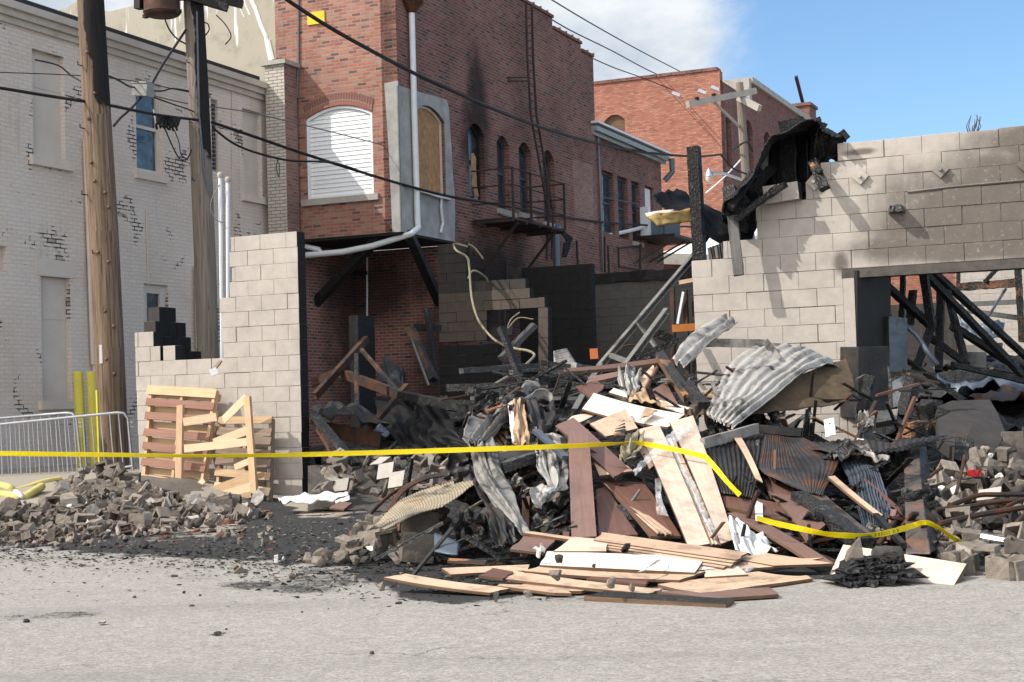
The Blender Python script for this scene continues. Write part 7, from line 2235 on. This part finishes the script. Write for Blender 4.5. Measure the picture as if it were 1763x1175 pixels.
chan('dark channel lying behind the pale twisted sheet', Q(856, 788, -.2), Q(924, 774, -.2), .05, .07, 'grey_metal')
bar('charred beam lying below that channel', Q(862, 806, -.2), Q(924, 786, -.15), .09, .08, 'char_grey', 'charred_beam', 'beam', seg=8, jit=.08)
for i, (x, y) in enumerate(((842, 742), (850, 738), (858, 736))):
    board(['left', 'middle', 'right'][i] + ' thin red brown slat under the crown', [(x, y, -.1), (x + 28, y + 38, -.15), (x + 33, y + 36, -.15), (x + 5, y - 2, -.1)], 'brown', 'brown', .015)
rod('long thin orange splinter lying across the grey crown', [Q(840, 708, -.4), Q(862, 700, -.45), Q(885, 698, -.45)], .012, 'char_orange', 'splinter', 'splinter')
rod('second orange splinter slanting below the first', [Q(836, 728, -.45), Q(858, 712, -.5), Q(872, 706, -.5)], .012, 'char_orange', 'splinter', 'splinter')
msheet('bundle of dark plastic draped over the middle of the tape', [[(1086, 752, -.6), (1096, 746, -.65), (1108, 748, -.6)], [(1070, 775, -.65), (1085, 775, -.78), (1102, 772, -.65)], [(1066, 790, -.6), (1076, 792, -.7), (1092, 788, -.6)]], 'hose_pale', nu=16, nv=16, pleat=.03, seed=21, name='plastic_bundle', cat='plastic', rag=.3)
msheet('shiny plastic film streaming over the big tan panels', [[(1090, 812, -.66), (1094, 820, -.66)], [(1120, 780, -.68), (1128, 790, -.68)], [(1150, 752, -.62), (1162, 764, -.62)], [(1186, 728, -.52), (1196, 740, -.52)]], 'film', nu=10, nv=30, crumple=.02, cs=8, seed=22, name='plastic_film', cat='plastic', rag=.4)
msheet('torn clear film hanging in the gap of the big panels', [[(1166, 800, -.45), (1176, 798, -.45)], [(1184, 836, -.4), (1198, 832, -.42)], [(1206, 880, -.35), (1220, 874, -.36)], [(1228, 920, -.25), (1238, 916, -.26)]], 'film', nu=10, nv=30, crumple=.03, cs=9, seed=23, name='plastic_film', cat='plastic', rag=.4)
msheet('grey plastic scrap hanging below the tan flap', [[(1128, 822, -.35), (1140, 820, -.35)], [(1128, 850, -.3), (1138, 855, -.32)], [(1130, 880, -.2), (1150, 886, -.22)]], 'film', nu=10, nv=16, crumple=.03, cs=8, seed=24, name='plastic_film', cat='plastic', rag=.4)
msheet('white torn plastic sheet spread right of the big panels', [[(1253, 890, -.2), (1268, 896, -.2), (1284, 912, -.15)], [(1258, 918, -.25), (1285, 926, -.25), (1318, 930, -.15)], [(1266, 950, -.2), (1296, 955, -.2), (1340, 948, -.1)]], 'paper', nu=20, nv=16, pleat=.025, seed=26, name='plastic_sheet', cat='plastic', rag=.5)
msheet('crumpled kraft paper above the cream boards', [[(1086, 672, .05), (1110, 672, .0), (1130, 688, -.05)], [(1082, 690, -.08), (1110, 690, -.15), (1150, 702, -.1)]], 'kraft', nu=16, nv=8, pleat=.02, seed=27, name='torn_paper', cat='paper', rag=.3)
msheet('small kraft paper flap standing on the cream board', [[(1100, 722, -.3), (1112, 700, -.3)], [(1108, 718, -.35), (1132, 706, -.33)]], 'kraft', nu=10, nv=6, crumple=.015, cs=9, seed=28, name='torn_paper', cat='paper', rag=.3)
msheet('white paper flag sticking up before the brown underside', [[(1418, 722, -.35), (1436, 718, -.35)], [(1422, 752, -.38), (1440, 748, -.36)]], 'paper', nu=6, nv=8, crumple=.012, cs=8, seed=29, name='paper_flag', cat='paper')
msheet('olive rumpled felt lying left of the curved sheet', [[(1178, 706, -.05), (1200, 700, 0), (1228, 706, 0)], [(1180, 720, -.15), (1204, 718, -.15), (1228, 720, -.1)]], 'scorched', nu=16, nv=8, pleat=.03, seed=30, name='felt', cat='felt', rag=.3)
msheet('tan paper roll behind the curved sheet', [[(1208, 676, .2), (1225, 668, .2), (1242, 672, .2)], [(1206, 692, .05), (1222, 692, 0), (1240, 694, .05)]], 'kraft', nu=10, nv=8, crumple=.02, cs=5, seed=31, name='torn_paper', cat='paper')
msheet('grey melted lump of metal behind the wedged tan piece', [[(1064, 640, .2), (1082, 632, .2), (1104, 640, .2)], [(1066, 662, .1), (1084, 664, 0), (1102, 664, .1)], [(1072, 684, .05), (1085, 684, 0), (1098, 680, .05)]], 'bent_metal', nu=14, nv=14, pleat=.04, seed=32, rag=.3)
msheet('charred stack of shingles under the tan flap board', [[(1062, 732, -.3), (1075, 722, -.3)], [(1056, 752, -.4), (1078, 752, -.42)]], 'char_orange', nu=10, nv=30, corr=6, amp=.01, along='v', seed=33, name='shingles', cat='shingles')
bar('crackled charred log sliding down by the long brown plank', Q(1375, 856, -.25), Q(1490, 938, -.25), .12, .10, 'char_ash', 'charred_log', 'log', seg=18, jit=.12)
bar('rust stained metal trim beside the charred log', Q(1402, 852, -.15), Q(1490, 925, -.1), .12, .03, 'duct', 'metal_trim', 'trim', seg=8, jit=.05)
bar('dark iron rod slanting across the draped blue sheet', Q(1508, 888, -.2), Q(1556, 940, -.2), .04, .04, 'dark_metal', 'iron_rod', 'rod')
rod('brown stick leaning in the hollow left of the duct', [Q(1512, 940, -.1), Q(1532, 910, -.05), Q(1548, 888, 0)], .022, 'rust_bar', 'stick', 'stick')
rod('ochre pole leaning in the dark hollow under the metal skirt', [Q(936, 912, -.05), Q(948, 885, 0), Q(962, 852, .05)], .025, 'hose_pale', 'leaning_pole', 'pole')
rod('thin bent branch in the dark hollow left of the twisted sheet', [Q(796, 892, .1), Q(806, 878, .1), Q(832, 862, .1)], .012, 'hose_pale', 'branch', 'branch')
msheet('curved pale blue plastic panel standing by the black bucket', [[(748, 918, -.1), (770, 926, -.15), (790, 935, -.15)], [(748, 950, -.1), (768, 954, -.15), (788, 956, -.15)]], 'grey_steel', nu=10, nv=6, th=.01, seed=35, name='plastic_board', cat='panel')
mb = MB()
c0 = G(812, 966)
for k in range(4):
    pass
mb.hexa([c0 + Vector(v) for v in ((-.1, -.1, 0), (.11, -.1, 0), (.12, .1, 0), (-.09, .1, 0), (-.12, -.11, .19), (.10, -.12, .2), (.11, .1, .2), (-.11, .1, .19))])
tag(mb.build('charred_box', M['char']), 'square charred box standing before the black hollow', 'box')

# concrete and block pieces around the left foot of the pile
def left_foot():
    rr = random.Random(17)
    spec = [('web', 722, 905, 11.6, 1.25, (0, 0, .4)), ('web', 716, 938, 11.2, 1.1, (0.1, .1, .2)), ('chunk', 742, 945, 11.2, .9, None)]
    labs = ['upper grey hollow block under the tan corrugated sheet', 'lower grey hollow block under the tan corrugated sheet', 'grey lump right of the two grey hollow blocks']
    for (kd, x, y, d, sc, rot), lb in zip(spec, labs):
        put(kd, P(x, y, d), sc, rr, lb, 'concrete block', None, 'concrete_block', rot)
    o = panel('fibre_board', [P(601, 942, 11.9), P(640, 942, 11.9), P(641, 914, 12.1), P(601, 914, 12.1)], [M['board_edge'], M['brown'], M['board_edge']], .02)
    tag(o, 'small brown board standing in the rubble below the corrugated sheet', 'board')
    n = 0
    placed = []
    while n < 58:
        t = rr.random()
        px = 525 + 235 * t ** .8; lo = 968 - 6 * t; hi = 958 - 75 * sm(.05, .5, t)
        py = rr.uniform(hi, lo)
        d = D(px, py, -.1 + .0)
        d = min(np.interp(py, [880, 970], [12.3, 11.25]), (CAM - G(px, py)).length - .04)
        q = P(px, py, d)
        if any((q - a).length < .075 for a in placed): continue
        placed.append(q)
        k = rr.random(); sc = rr.uniform(.45, .95)
        if k < .4: put('chunk', q, sc, rr, 'lump of concrete in the rubble at the left foot of the front pile', 'concrete chunk', 'concrete lumps at the foot of the front pile', 'concrete_chunk')
        elif k < .55: put('web', q, sc, rr, 'hollow block piece at the left foot of the front pile', 'block piece', 'hollow block pieces at the foot of the front pile', 'block_piece')
        elif k < .7: put('plate', q, sc, rr, 'flat concrete shard at the left foot of the front pile', 'block shard', 'concrete shards at the foot of the front pile', 'block_shard')
        elif k < .88: put('dark', q, sc, rr, 'sooty lump at the left foot of the front pile', 'masonry lump', 'sooty lumps at the foot of the front pile', 'masonry_lump')
        elif k < .95: put('brick', q, sc, rr, 'broken red brick at the left foot of the front pile', 'brick', 'red bricks at the foot of the front pile', 'broken_brick')
        else: put('pale', q, sc, rr, 'white fragment at the left foot of the front pile', 'fragment', 'white fragments at the foot of the front pile', 'white_fragment')
        n += 1
left_foot()

# ------------------------------------------------------------------ burnt doorway
def doorway():
    def W(x, y, d): return P(x, y, d)
    o = panel('steel_plate', [W(1476, 700, 16.6), W(1476, 466, 16.6), W(1534, 468, 16.9), W(1532, 700, 16.9)], [M['black'], M['black'], M['black']], .05)
    tag(o, 'black upper part of a burnt door standing inside the doorway', 'door')
    o = panel('steel_cabinet', [W(1478, 720, 16.4), W(1478, 598, 16.4), W(1532, 596, 16.6), W(1530, 720, 16.6)], [M['dark_metal'], M['dark_metal'], M['dark_metal']], .3)
    tag(o, 'scorched grey steel cabinet left inside the burnt doorway', 'cabinet')
    o = panel('steel_cabinet', [W(1532, 640, 16.8), W(1530, 545, 16.8), W(1562, 548, 16.9), W(1562, 640, 16.9)], [M['blue_metal'], M['dark_metal'], M['dark_metal']], .25)
    tag(o, 'blue grey metal cabinet right of the scorched one in the doorway', 'cabinet')
    beams = [
        ((1600, 462, 17.9), (1800, 645, 18.8), .085, 'char_ash', 'upper of two thick charred rafters falling right across the doorway'),
        ((1588, 466, 17.4), (1775, 662, 18.2), .085, 'char_ash', 'lower of two thick charred rafters falling right across the doorway'),
        ((1590, 470, 17.2), (1604, 565, 17.3), .13, 'char', 'short charred post hanging under the rafters at the doorway top'),
        ((1620, 500, 17.7), (1616, 640, 17.5), .16, 'char', 'thick charred post standing under the falling rafters'),
        ((1630, 500, 17.9), (1660, 615, 17.7), .12, 'char', 'charred prop slanting right of the thick post'),
        ((1524, 490, 17.2), (1600, 560, 17.6), .13, 'char', 'charred beam slanting from the door top into the room'),
        ((1555, 468, 17.6), (1552, 560, 17.6), .12, 'char', 'charred stud hanging at the middle of the doorway'),
        ((1572, 500, 17.6), (1566, 560, 17.5), .08, 'char', 'slim charred stud beside the hanging one'),
        ((1640, 562, 18.2), (1740, 625, 18.6), .14, 'char', 'broad charred plank sloping to the right in the doorway'),
        ((1600, 580, 17.6), (1665, 628, 17.6), .14, 'char', 'charred plank below the broad one'),
        ((1575, 640, 17.4), (1610, 545, 17.6), .12, 'char', 'charred plank leaning left against the thick post'),
        ((1640, 628, 17.3), (1780, 660, 17.6), .12, 'char_ash', 'long ash grey beam lying across the doorway floor'),
        ((1560, 620, 17.2), (1660, 690, 16.8), .10, 'char', 'charred beam lying low at the left of the doorway floor'),
        ((1650, 458, 21), (1650, 500, 21), .10, 'char', 'dark upright left of the pale wall opening'),
        ((1752, 452, 19.5), (1760, 590, 19.5), .16, 'char_brown', 'half burnt post at the right edge of the doorway'),
        ((1650, 495, 20.5), (1752, 487, 20.0), .20, 'char_brown', 'brown half burnt rail before the pale wall'),
        ((1695, 486, 20.2), (1724, 455, 20.2), .10, 'char', 'black brace above the brown rail'),
        ((1500, 470, 17.0), (1528, 560, 17.0), .20, 'char', 'wide charred board behind the burnt door'),
    ]
    for p, q, w, m, lab in beams:
        w *= 1 if w < .09 else .68
        bar(lab, W(*p), W(*q), w, w * .75, m, 'charred_beam', 'beam', seg=16, jit=.12)
    bar('grey steel rail crossing before the pale wall', W(1655, 525, 22), W(1755, 520, 22), .05, .07, 'steel_bar', 'steel_rail', 'rail')
    bar('second sagging steel rail before the pale wall', W(1665, 535, 21.5), W(1755, 548, 21.5), .05, .07, 'steel_bar', 'steel_rail', 'rail')
    bar('perforated steel strut leaning before the pale wall', W(1700, 548, 21), W(1732, 497, 21), .06, .03, 'blue_metal', 'steel_strut', 'strut')
    o = sheet('crumpled_sheet', [[W(1652, 545, 20.5), W(1690, 556, 20), W(1730, 552, 20)], [W(1655, 575, 20), W(1695, 585, 19.6), W(1728, 572, 19.8)]], M['blue_metal'], nu=14, nv=10, crumple=.08, cs=4, seed=5, rag=.4)
    tag(o, 'crumpled blue grey sheet lying before the pale wall', 'metal sheet')
    o = panel('metal_box', [W(1664, 632, 18.8), W(1664, 606, 18.8), W(1698, 607, 18.9), W(1698, 633, 18.9)], [M['grey_metal'], M['dark_metal'], M['grey_metal']], .3)
    tag(o, 'grey grilled metal box on the doorway floor', 'box')
    rod('bent dark conduit hooking through the doorway', [W(1556, 558, 17), W(1580, 580, 16.9), W(1596, 605, 16.8), W(1614, 628, 16.8)], .03, 'blue_metal', 'conduit', 'conduit')
    o = sheet('pale_rag', [[W(1590, 545, 18.5), W(1604, 520, 18.6)], [W(1582, 542, 18.4), W(1590, 530, 18.5)]], M['blue_metal'], nu=6, nv=4, crumple=.02, seed=2)
    tag(o, 'small pale torn sheet hanging by the thick post', 'metal scrap')
    # bits on the sill of the door
    mb = MB()
    o = panel('gypsum_slab', [W(1538, 702, 15.2), W(1536, 658, 15.3), W(1566, 641, 15.5), W(1580, 690, 15.4)], [M['bent_metal'], M['cmu_raw'], M['char_orange']], .06)
    tag(o, 'pale slab with an orange edge propped under the doorway', 'slab')
    bar('crackled charred post leaning on the pale slab', W(1556, 718, 15), W(1572, 652, 15.1), .13, .10, 'char_ash', 'charred_post', 'post', seg=12, jit=.12)
    bar('pointed charred splinter standing left of the pale slab', W(1482, 712, 15), W(1498, 650, 15.4), .10, .06, 'char', 'charred_splinter', 'splinter', seg=8, jit=.2)
    o = panel('stone_slab', [W(1508, 728, 14.6), W(1512, 708, 14.8), W(1546, 704, 14.8), W(1544, 722, 14.6)], [M['grey_metal'], M['slab'], M['slab']], .06)
    tag(o, 'small grey slab lying left of the crackled post', 'slab')
    bar('singed block of wood with an orange broken face', W(1560, 742, 14.2), W(1608, 736, 14.3), .17, .14, 'char_orange', 'singed_block', 'timber', seg=6, jit=.15)
    bar('ash covered charred block above the singed one', W(1580, 716, 14.5), W(1612, 708, 14.6), .28, .22, 'char_ash', 'charred_block', 'timber', seg=6, jit=.2)
    # big burnt slab
    pts = [W(1613, 700, 14.4), W(1640, 690, 14.6), W(1704, 688, 14.8), W(1718, 712, 14.4), W(1731, 745, 13.9), W(1710, 788, 13.3), W(1655, 782, 13.2), W(1618, 755, 13.6)]
    cen = sum(pts, Vector()) / len(pts)
    n = (pts[2] - pts[0]).cross(pts[5] - pts[0]).normalized()
    if n.dot(CAM - cen) < 0: n = -n
    mb = MB()
    m_ = len(pts)
    fr = [p + n * 0.0 for p in pts]; bk = [p - n * .11 for p in pts]
    for k in range(m_):
        mb.face([cen + n * .02, fr[k], fr[(k + 1) % m_]]); mb.face([fr[k], fr[(k + 1) % m_], bk[(k + 1) % m_], bk[k]]); mb.face([cen - n * .11, bk[(k + 1) % m_], bk[k]])
    tag(mb.build('burnt_slab', M['slab']), 'big blackened slab leaning right of the doorway rubble', 'slab')
    pts = [W(1742, 760, 13.6), W(1775, 740, 13.8), W(1810, 780, 13.4), W(1800, 850, 12.6), W(1750, 800, 13)]
    mb = MB(); cen = sum(pts, Vector()) / 5
    for k in range(5):
        a, b = pts[k], pts[(k + 1) % 5]
        mb.face([cen, a, b]); mb.face([a, b, b - n * .1, a - n * .1]); mb.face([cen - n * .1, b - n * .1, a - n * .1])
    tag(mb.build('burnt_slab', M['slab']), 'second blackened slab cut by the right edge of the view', 'slab')
    o = panel('charred_plate', [W(1642, 790, 12.9), W(1645, 750, 13.1), W(1676, 756, 13.1), W(1672, 800, 12.8)], [M['char_ash'], M['char'], M['char']], .06)
    tag(o, 'crackled charred plate leaning before the big blackened slab', 'timber')
doorway()

def right_rubble():
    rr = random.Random(29)
    n = 0; placed = []
    while n < 118:
        px = rr.uniform(1480, 1790); py = rr.uniform(700, 965)
        lo = np.interp(px, [1480, 1600, 1640, 1763, 1790], [760, 790, 800, 735, 735])
        if py < lo: continue
        if px < 1610 and py > 770: continue
        if 1608 < px < 1640 and py < 810: continue
        d = D(px, py, .0) + .05
        q = P(px, py, d)
        if any((q - a).length < .085 for a in placed): continue
        placed.append(q)
        k = rr.random(); sc = rr.uniform(.55, 1.05)
        if py > 850: k = k * .95
        if k < .2: put('chunk', q, sc, rr, 'lump of concrete in the rubble spilled right of the metal duct', 'concrete chunk', 'concrete lumps right of the duct', 'concrete_chunk')
        elif k < .38: put('web', q, sc, rr, 'hollow block piece in the rubble spilled right of the metal duct', 'block piece', 'hollow block pieces right of the duct', 'block_piece')
        elif k < .48: put('plate', q, sc, rr, 'flat shard in the rubble spilled right of the metal duct', 'block shard', 'block shards right of the duct', 'block_shard')
        elif k < .95: put('dark', q, sc, rr, 'sooty lump in the rubble spilled right of the metal duct', 'masonry lump', 'sooty lumps right of the duct', 'masonry_lump')
        else: put('pale', q, sc, rr, 'white fragment in the rubble spilled right of the metal duct', 'fragment', 'white fragments right of the duct', 'white_fragment')
        n += 1
    def RP(x, y, o=-.25): return P(x, y, D(x, y, o))
    for pts, r, lab in (
        ([(1636, 871), (1682, 854), (1720, 852), (1800, 851)], .020, 'topmost rusty bar bending across the right rubble'),
        ([(1612, 878), (1670, 872), (1720, 864), (1800, 858)], .018, 'second rusty bar under the topmost one'),
        ([(1616, 903), (1680, 888), (1740, 878), (1800, 868)], .022, 'lowest long rusty bar crossing the right rubble'),
        ([(1730, 875), (1752, 864), (1800, 850)], .016, 'short rusty bar at the right edge'),
        ([(1748, 905), (1764, 888), (1800, 876)], .02, 'rusty bar stub rising at the right edge'),
        ([(1646, 850), (1655, 815), (1661, 785)], .014, 'thin rusty rod sticking up from the right rubble'),
        ([(1600, 822), (1612, 812), (1622, 806)], .014, 'thin rusty splinter right of the duct top')):
        rod(lab, [RP(*p) for p in pts], r, 'rust_bar')
    rod('pale steel pipe lying low at the right edge', [RP(1690, 925, -.1), RP(1740, 934, -.1), RP(1810, 944, -.1)], .032, 'galv', 'steel_pipe', 'pipe')
    bar('red plastic scrap in the right rubble', RP(1671, 816), RP(1684, 814), .07, .05, 'red_plastic', 'red_scrap', 'scrap', seg=3, jit=.3)
    o = sheet('blue_film', [[RP(1636, 838), RP(1650, 832)], [RP(1640, 848), RP(1654, 845)]], M['paper'], nu=6, nv=5, crumple=.02, seed=3)
    tag(o, 'small crumpled pale film in the right rubble', 'plastic')
    # block pieces resting on the road
    sp = [('web', 1697, 988, .95, (1.57, 0, 2.6), 'grey block end standing on the road where the tape ends', 1),
          ('web', 1737, 998, .85, (0.1, 0, 3.6), 'pale broken hollow block resting foremost on the road', 3),
          ('web', 1760, 966, .9, (0, .1, 4.2), 'pale block piece behind the foremost hollow block', 5),
          ('web', 1618, 968, .8, (0, 0, 3.0), 'pale hollow block behind the long tan panel', 7),
          ('web', 1652, 992, .85, (0, .1, 3.4), 'pale hollow block at the tip of the long tan panel', 9),
          ('chunk', 1722, 960, .8, (0, 0, 1), 'flat pale block top behind the grey block end', 2)]
    for kd, x, y, sc, rot, lab, kk in sp:
        p = G(x, y)
        put(kd, p + UP * .085 * sc, sc, rr, lab, 'concrete block', None, 'concrete_block', rot, kk)
    o = put('dark', P(1660, 920, 11.2), 1.6, rr, 'dark curled block shell behind the tape on the right', 'concrete block', None, 'concrete_block', (0, 0, 0))
right_rubble()

def charred_lump():
    T = thing('charred_bundle', G(1498, 1012), 'flaky charred bundle lying on the road before the long tan panel', 'charred bundle')
    rr = random.Random(6)
    for k in range(6):
        z = .02 + .022 * k
        x0 = 1424 + rr.uniform(-6, 30) + 4 * k; x1 = 1568 - rr.uniform(-6, 34) - 3 * k
        y = 1010 - 1.5 * k
        mb = MB(); mb.beam(G(x0, y) + UP * z, G(x1, y - 4) + UP * (z + rr.uniform(0, .03)), .27 - .02 * k, .03, seg=18, jit=.34); mb.build('char_layer', M['char_ash' if k % 3 == 0 else 'char'], T)
    p = G(1474, 1000) + UP * .14
    mb = MB(); mb.hexa([p + Vector(v) * .9 for v in ((-.08, -.05, -.02), (.05, -.06, -.02), (.06, .06, -.02), (-.07, .06, -.02), (-.06, -.03, .06), (.03, -.03, .16), (.05, .04, .15), (-.05, .05, .05))])
    tag(mb.build('concrete_piece', M['cmu_raw']), 'pale upright concrete piece resting on the charred bundle, left', 'concrete chunk')
    me = hull_mesh('concrete_piece', chunk_pts(random.Random(9), .24, .16, .12, 22), [M['chip_dark']])
    o = bpy.data.objects.new('concrete_piece', me); COL.objects.link(o); o.location = G(1530, 1000) + UP * .17
    tag(o, 'rounded sooty concrete piece resting on the charred bundle, right', 'concrete chunk')
charred_lump()
# odd bits on the toe boards
def toe_bits():
    rr = random.Random(41)
    for kd, x, y, z, sc, lab in (('chunk', 958, 992, .14, .55, 'grey stone lying on the upper toe board, left'), ('chunk', 1051, 1004, .12, .5, 'pointed dark stone lying on the upper toe board, middle'), ('dark', 964, 962, .2, .5, 'burnt scrap lying on the wide cream board, left'), ('chunk', 1088, 1010, .06, .35, 'little stone on the low tan board'), ('dark', 1022, 974, .16, .25, 'tiny black crumb on the wide cream board'), ('chunk', 908, 1023, .03, .4, 'stone on the road below the leftmost board end'), ('dark', 858, 1029, .03, .45, 'dark stone on the road at the end of the leftmost board')):
        put(kd, G(x, y, z), sc, rr, lab, 'stone', None, 'stone')
    for k in range(6):
        put('pale', G(930 + rr.uniform(-6, 26), 945 + rr.uniform(-6, 10), .2), .45, rr, 'white crumb in the little heap beside the brown toe board', 'fragment', 'white crumbs beside the brown toe board', 'white_crumb')
    o = sheet('white_film', [[G(1112, 985, .1), G(1140, 960, .16)], [G(1098, 986, .1), G(1120, 966, .16)]], M['paper'], nu=8, nv=5, crumple=.02, cs=8, seed=2)
    tag(o, 'torn white film lying across the wide cream board', 'plastic')
    o = sheet('paper_scrap', [[Q(1262, 955, -.2), Q(1290, 950, -.2), Q(1320, 958, -.15)], [Q(1260, 975, -.25), Q(1290, 978, -.25), Q(1315, 972, -.2)]], M['film'], nu=14, nv=8, crumple=.03, cs=8, seed=4)
    tag(o, 'crumpled clear film on the right end of the fanned stack', 'plastic')
toe_bits()

# ------------------------------------------------------------------ small scrap over the pile
def pile_scraps():
    rr = random.Random(63)
    n = 0
    while n < 210:
        px = rr.uniform(690, 1610); py = rr.uniform(640, 965)
        if px < 830 and py < 930: continue
        if 960 < px < 1270 and 700 < py < 960 and rr.random() < .85: continue
        d = D(px, py, rr.uniform(.0, .15))
        c = P(px, py, d)
        L = rr.uniform(.08, .34)
        dv = Vector((rr.uniform(-1, 1), rr.uniform(-.6, .6), rr.uniform(-.5, .5))).normalized() * L
        m = rr.choice(['char', 'char', 'char_ash', 'char_grey', 'char', 'brown', 'dark_metal', 'char_brown', 'steel_bar', 'rust_bar'])
        mb = MB(); mb.beam(c - dv, c + dv, rr.uniform(.02, .06), rr.uniform(.01, .025), seg=4, jit=.15)
        tag(mb.build('burnt_lath', M[m]), 'loose burnt lath or strip caught in the front debris pile', 'lath', 'burnt laths in the front pile')
        n += 1
    for k in range(40):
        px = rr.choice([rr.uniform(800, 960), rr.uniform(1210, 1600)]); py = rr.uniform(690, 940)
        c = P(px, py, D(px, py, rr.uniform(.05, .2)))
        w = rr.uniform(.08, .2)
        u = Vector((rr.uniform(-1, 1), rr.uniform(-.5, .5), rr.uniform(-.6, .6))).normalized() * w
        v = u.cross(Vector((rr.uniform(-.4, .4), -1, rr.uniform(0, .8)))).normalized() * w * .7
        net = [[c - u - v, c - v + UP * .05, c + u - v], [c - u, c + UP * rr.uniform(-.05, .1), c + u], [c - u + v, c + v - UP * .04, c + u + v]]
        o = sheet('bent_scrap', net, M[rr.choice(['dark_metal', 'grey_metal', 'rust_metal', 'char', 'dark_metal', 'char'])], nu=8, nv=8, pleat=.03, th=.006, seed=k + 50, rag=.4)
        tag(o, 'small crumpled scrap caught in the front debris pile', 'scrap', 'crumpled scraps in the front pile')
    # things deep in the interior seen over the pile
    for k in range(30):
        px = rr.uniform(850, 1190); py = rr.uniform(628, 700)
        d = np.interp(py, [620, 700], [19.5, 16.2]); c = P(px, py, d)
        dv = Vector((rr.uniform(-1, 1), rr.uniform(-.6, .6), rr.uniform(-.10, .10))).normalized() * rr.uniform(.3, .8)
        mb = MB(); mb.beam(c - dv, c + dv, rr.uniform(.05, .12), rr.uniform(.03, .07), seg=6, jit=.12)
        tag(mb.build('charred_lath', M[rr.choice(['char', 'char_ash', 'char_ash', 'char_grey', 'steel_bar'])]), 'charred timber lying in the tangle behind the front pile', 'timber', 'charred timbers behind the front pile')
pile_scraps()

# ------------------------------------------------------------------ barrier tape
def tape(name, pts, label, w=.041, twist=None, n=90):
    path = catmull([tuple(P(*p[:3])) for p in pts], n)
    tw = np.interp(np.linspace(0, len(pts) - 1, n + 1), range(len(pts)), [(p[3] if len(p) > 3 else 0.) for p in pts])
    mb = MB()
    rings = []
    for k in range(n + 1):
        c = Vector(path[k])
        d = (Vector(path[min(k + 1, n)]) - Vector(path[max(k - 1, 0)])).normalized()
        s = d.cross(Vector((0, 1, 0))).normalized()
        if s.z < 0: s = -s
        f = d.cross(s)
        v = s * math.cos(tw[k]) + f * math.sin(tw[k])
        ww = w * (1 + .04 * math.sin(k * 1.7))
        rings.append((c - v * ww / 2, c + v * ww / 2))
    L = 0
    for k in range(n):
        l2 = L + (Vector(path[k + 1]) - Vector(path[k])).length
        mb.face([rings[k][0], rings[k + 1][0], rings[k + 1][1], rings[k][1]], [(L, 0), (l2, 0), (l2, w), (L, w)])
        L = l2
    o = mb.build(name, M['tape'])
    solid(o, .0012)
    return tag(o, label, 'tape', 'yellow barrier tape'), rings
tape('barrier_tape', [(-160, 778, 12.6, .1), (0, 781, 12.6, .15), (160, 783, 12.6, .35), (320, 785, 12.5, .9), (450, 784.5, 12.4, .75), (560, 782, 12.3, .3), (700, 778, 12.2, .15), (850, 773, 12.1, .1), (950, 769.5, 12.05, .25), (1030, 766, 12.05, .6), (1072, 763.5, 12.1, 1.15), (1090, 762, 12.1, 1.1), (1112, 765, 12.1, .3), (1165, 775, 12, .0), (1216, 787, 11.95, .2)], 'yellow barrier tape stretched across the whole front', twist=1)
tape('barrier_tape', [(1214, 786, 11.9, .2), (1232, 806, 11.55, .5), (1252, 830, 11.4, .7), (1274, 853, 11.35, .5)], 'short yellow tape length dropping from the tan panels', n=20)
o, rg = tape('barrier_tape', [(1303, 892, 10.4, .6), (1330, 900, 10.38, .3), (1370, 909, 10.35, .15), (1418, 919, 10.3, .7), (1450, 922, 10.3, .2), (1492, 923, 10.35, .6), (1530, 917, 10.45, .0), (1570, 906, 10.65, .1), (1594, 900, 10.6, .5), (1620, 912, 10.6, 1.05), (1650, 932, 10.6, .8), (1684, 944, 10.6, .2)], 'yellow tape draped over the duct down to the road on the right', n=70)

def tape_print():
    rr = random.Random(3)
    mb = MB()
    for k0, k1 in ((34, 41), (63, 68)):
        for k in range(k0, k1):
            for _ in range(2):
                f = rr.uniform(0, .7)
                for q in range(2):
                    v0 = .22 + .3 * q
                    A_, B_ = rg[k], rg[k + 1]
                    def at(ff, v): return A_[0].lerp(B_[0], ff).lerp(A_[1].lerp(B_[1], ff), v) + Vector((0, -.0035, .0005))
                    mb.face([at(f, v0), at(f + .16, v0), at(f + .16, v0 + .2), at(f, v0 + .2)])
    p = mb.build('print', M['tape_ink'], o)
tape_print()

# dry twigs on the wall top
def twigs():
    rr = random.Random(2)
    T = thing('dry_weed', on3(plF, 1680, 226, .1), 'dry leafless weed growing on top of the pale wall', 'weed')
    mb = MB()
    for k in range(9):
        x = 1672 + rr.uniform(-6, 12)
        p = [P(x, 228, 16.6), P(x + rr.uniform(-3, 6), 218, 16.6), P(x + rr.uniform(-4, 14), 200 + rr.uniform(-4, 12), 16.6)]
        mb.tube(p, [.007, .005, .003], 4)
    mb.build('stems', M['brush'], T)
twigs()
for o in S.objects:
    if '_w' in o: del o['_w']
    if o.parent is None and 'label' in o and 'kind' not in o: o['kind'] = 'thing'
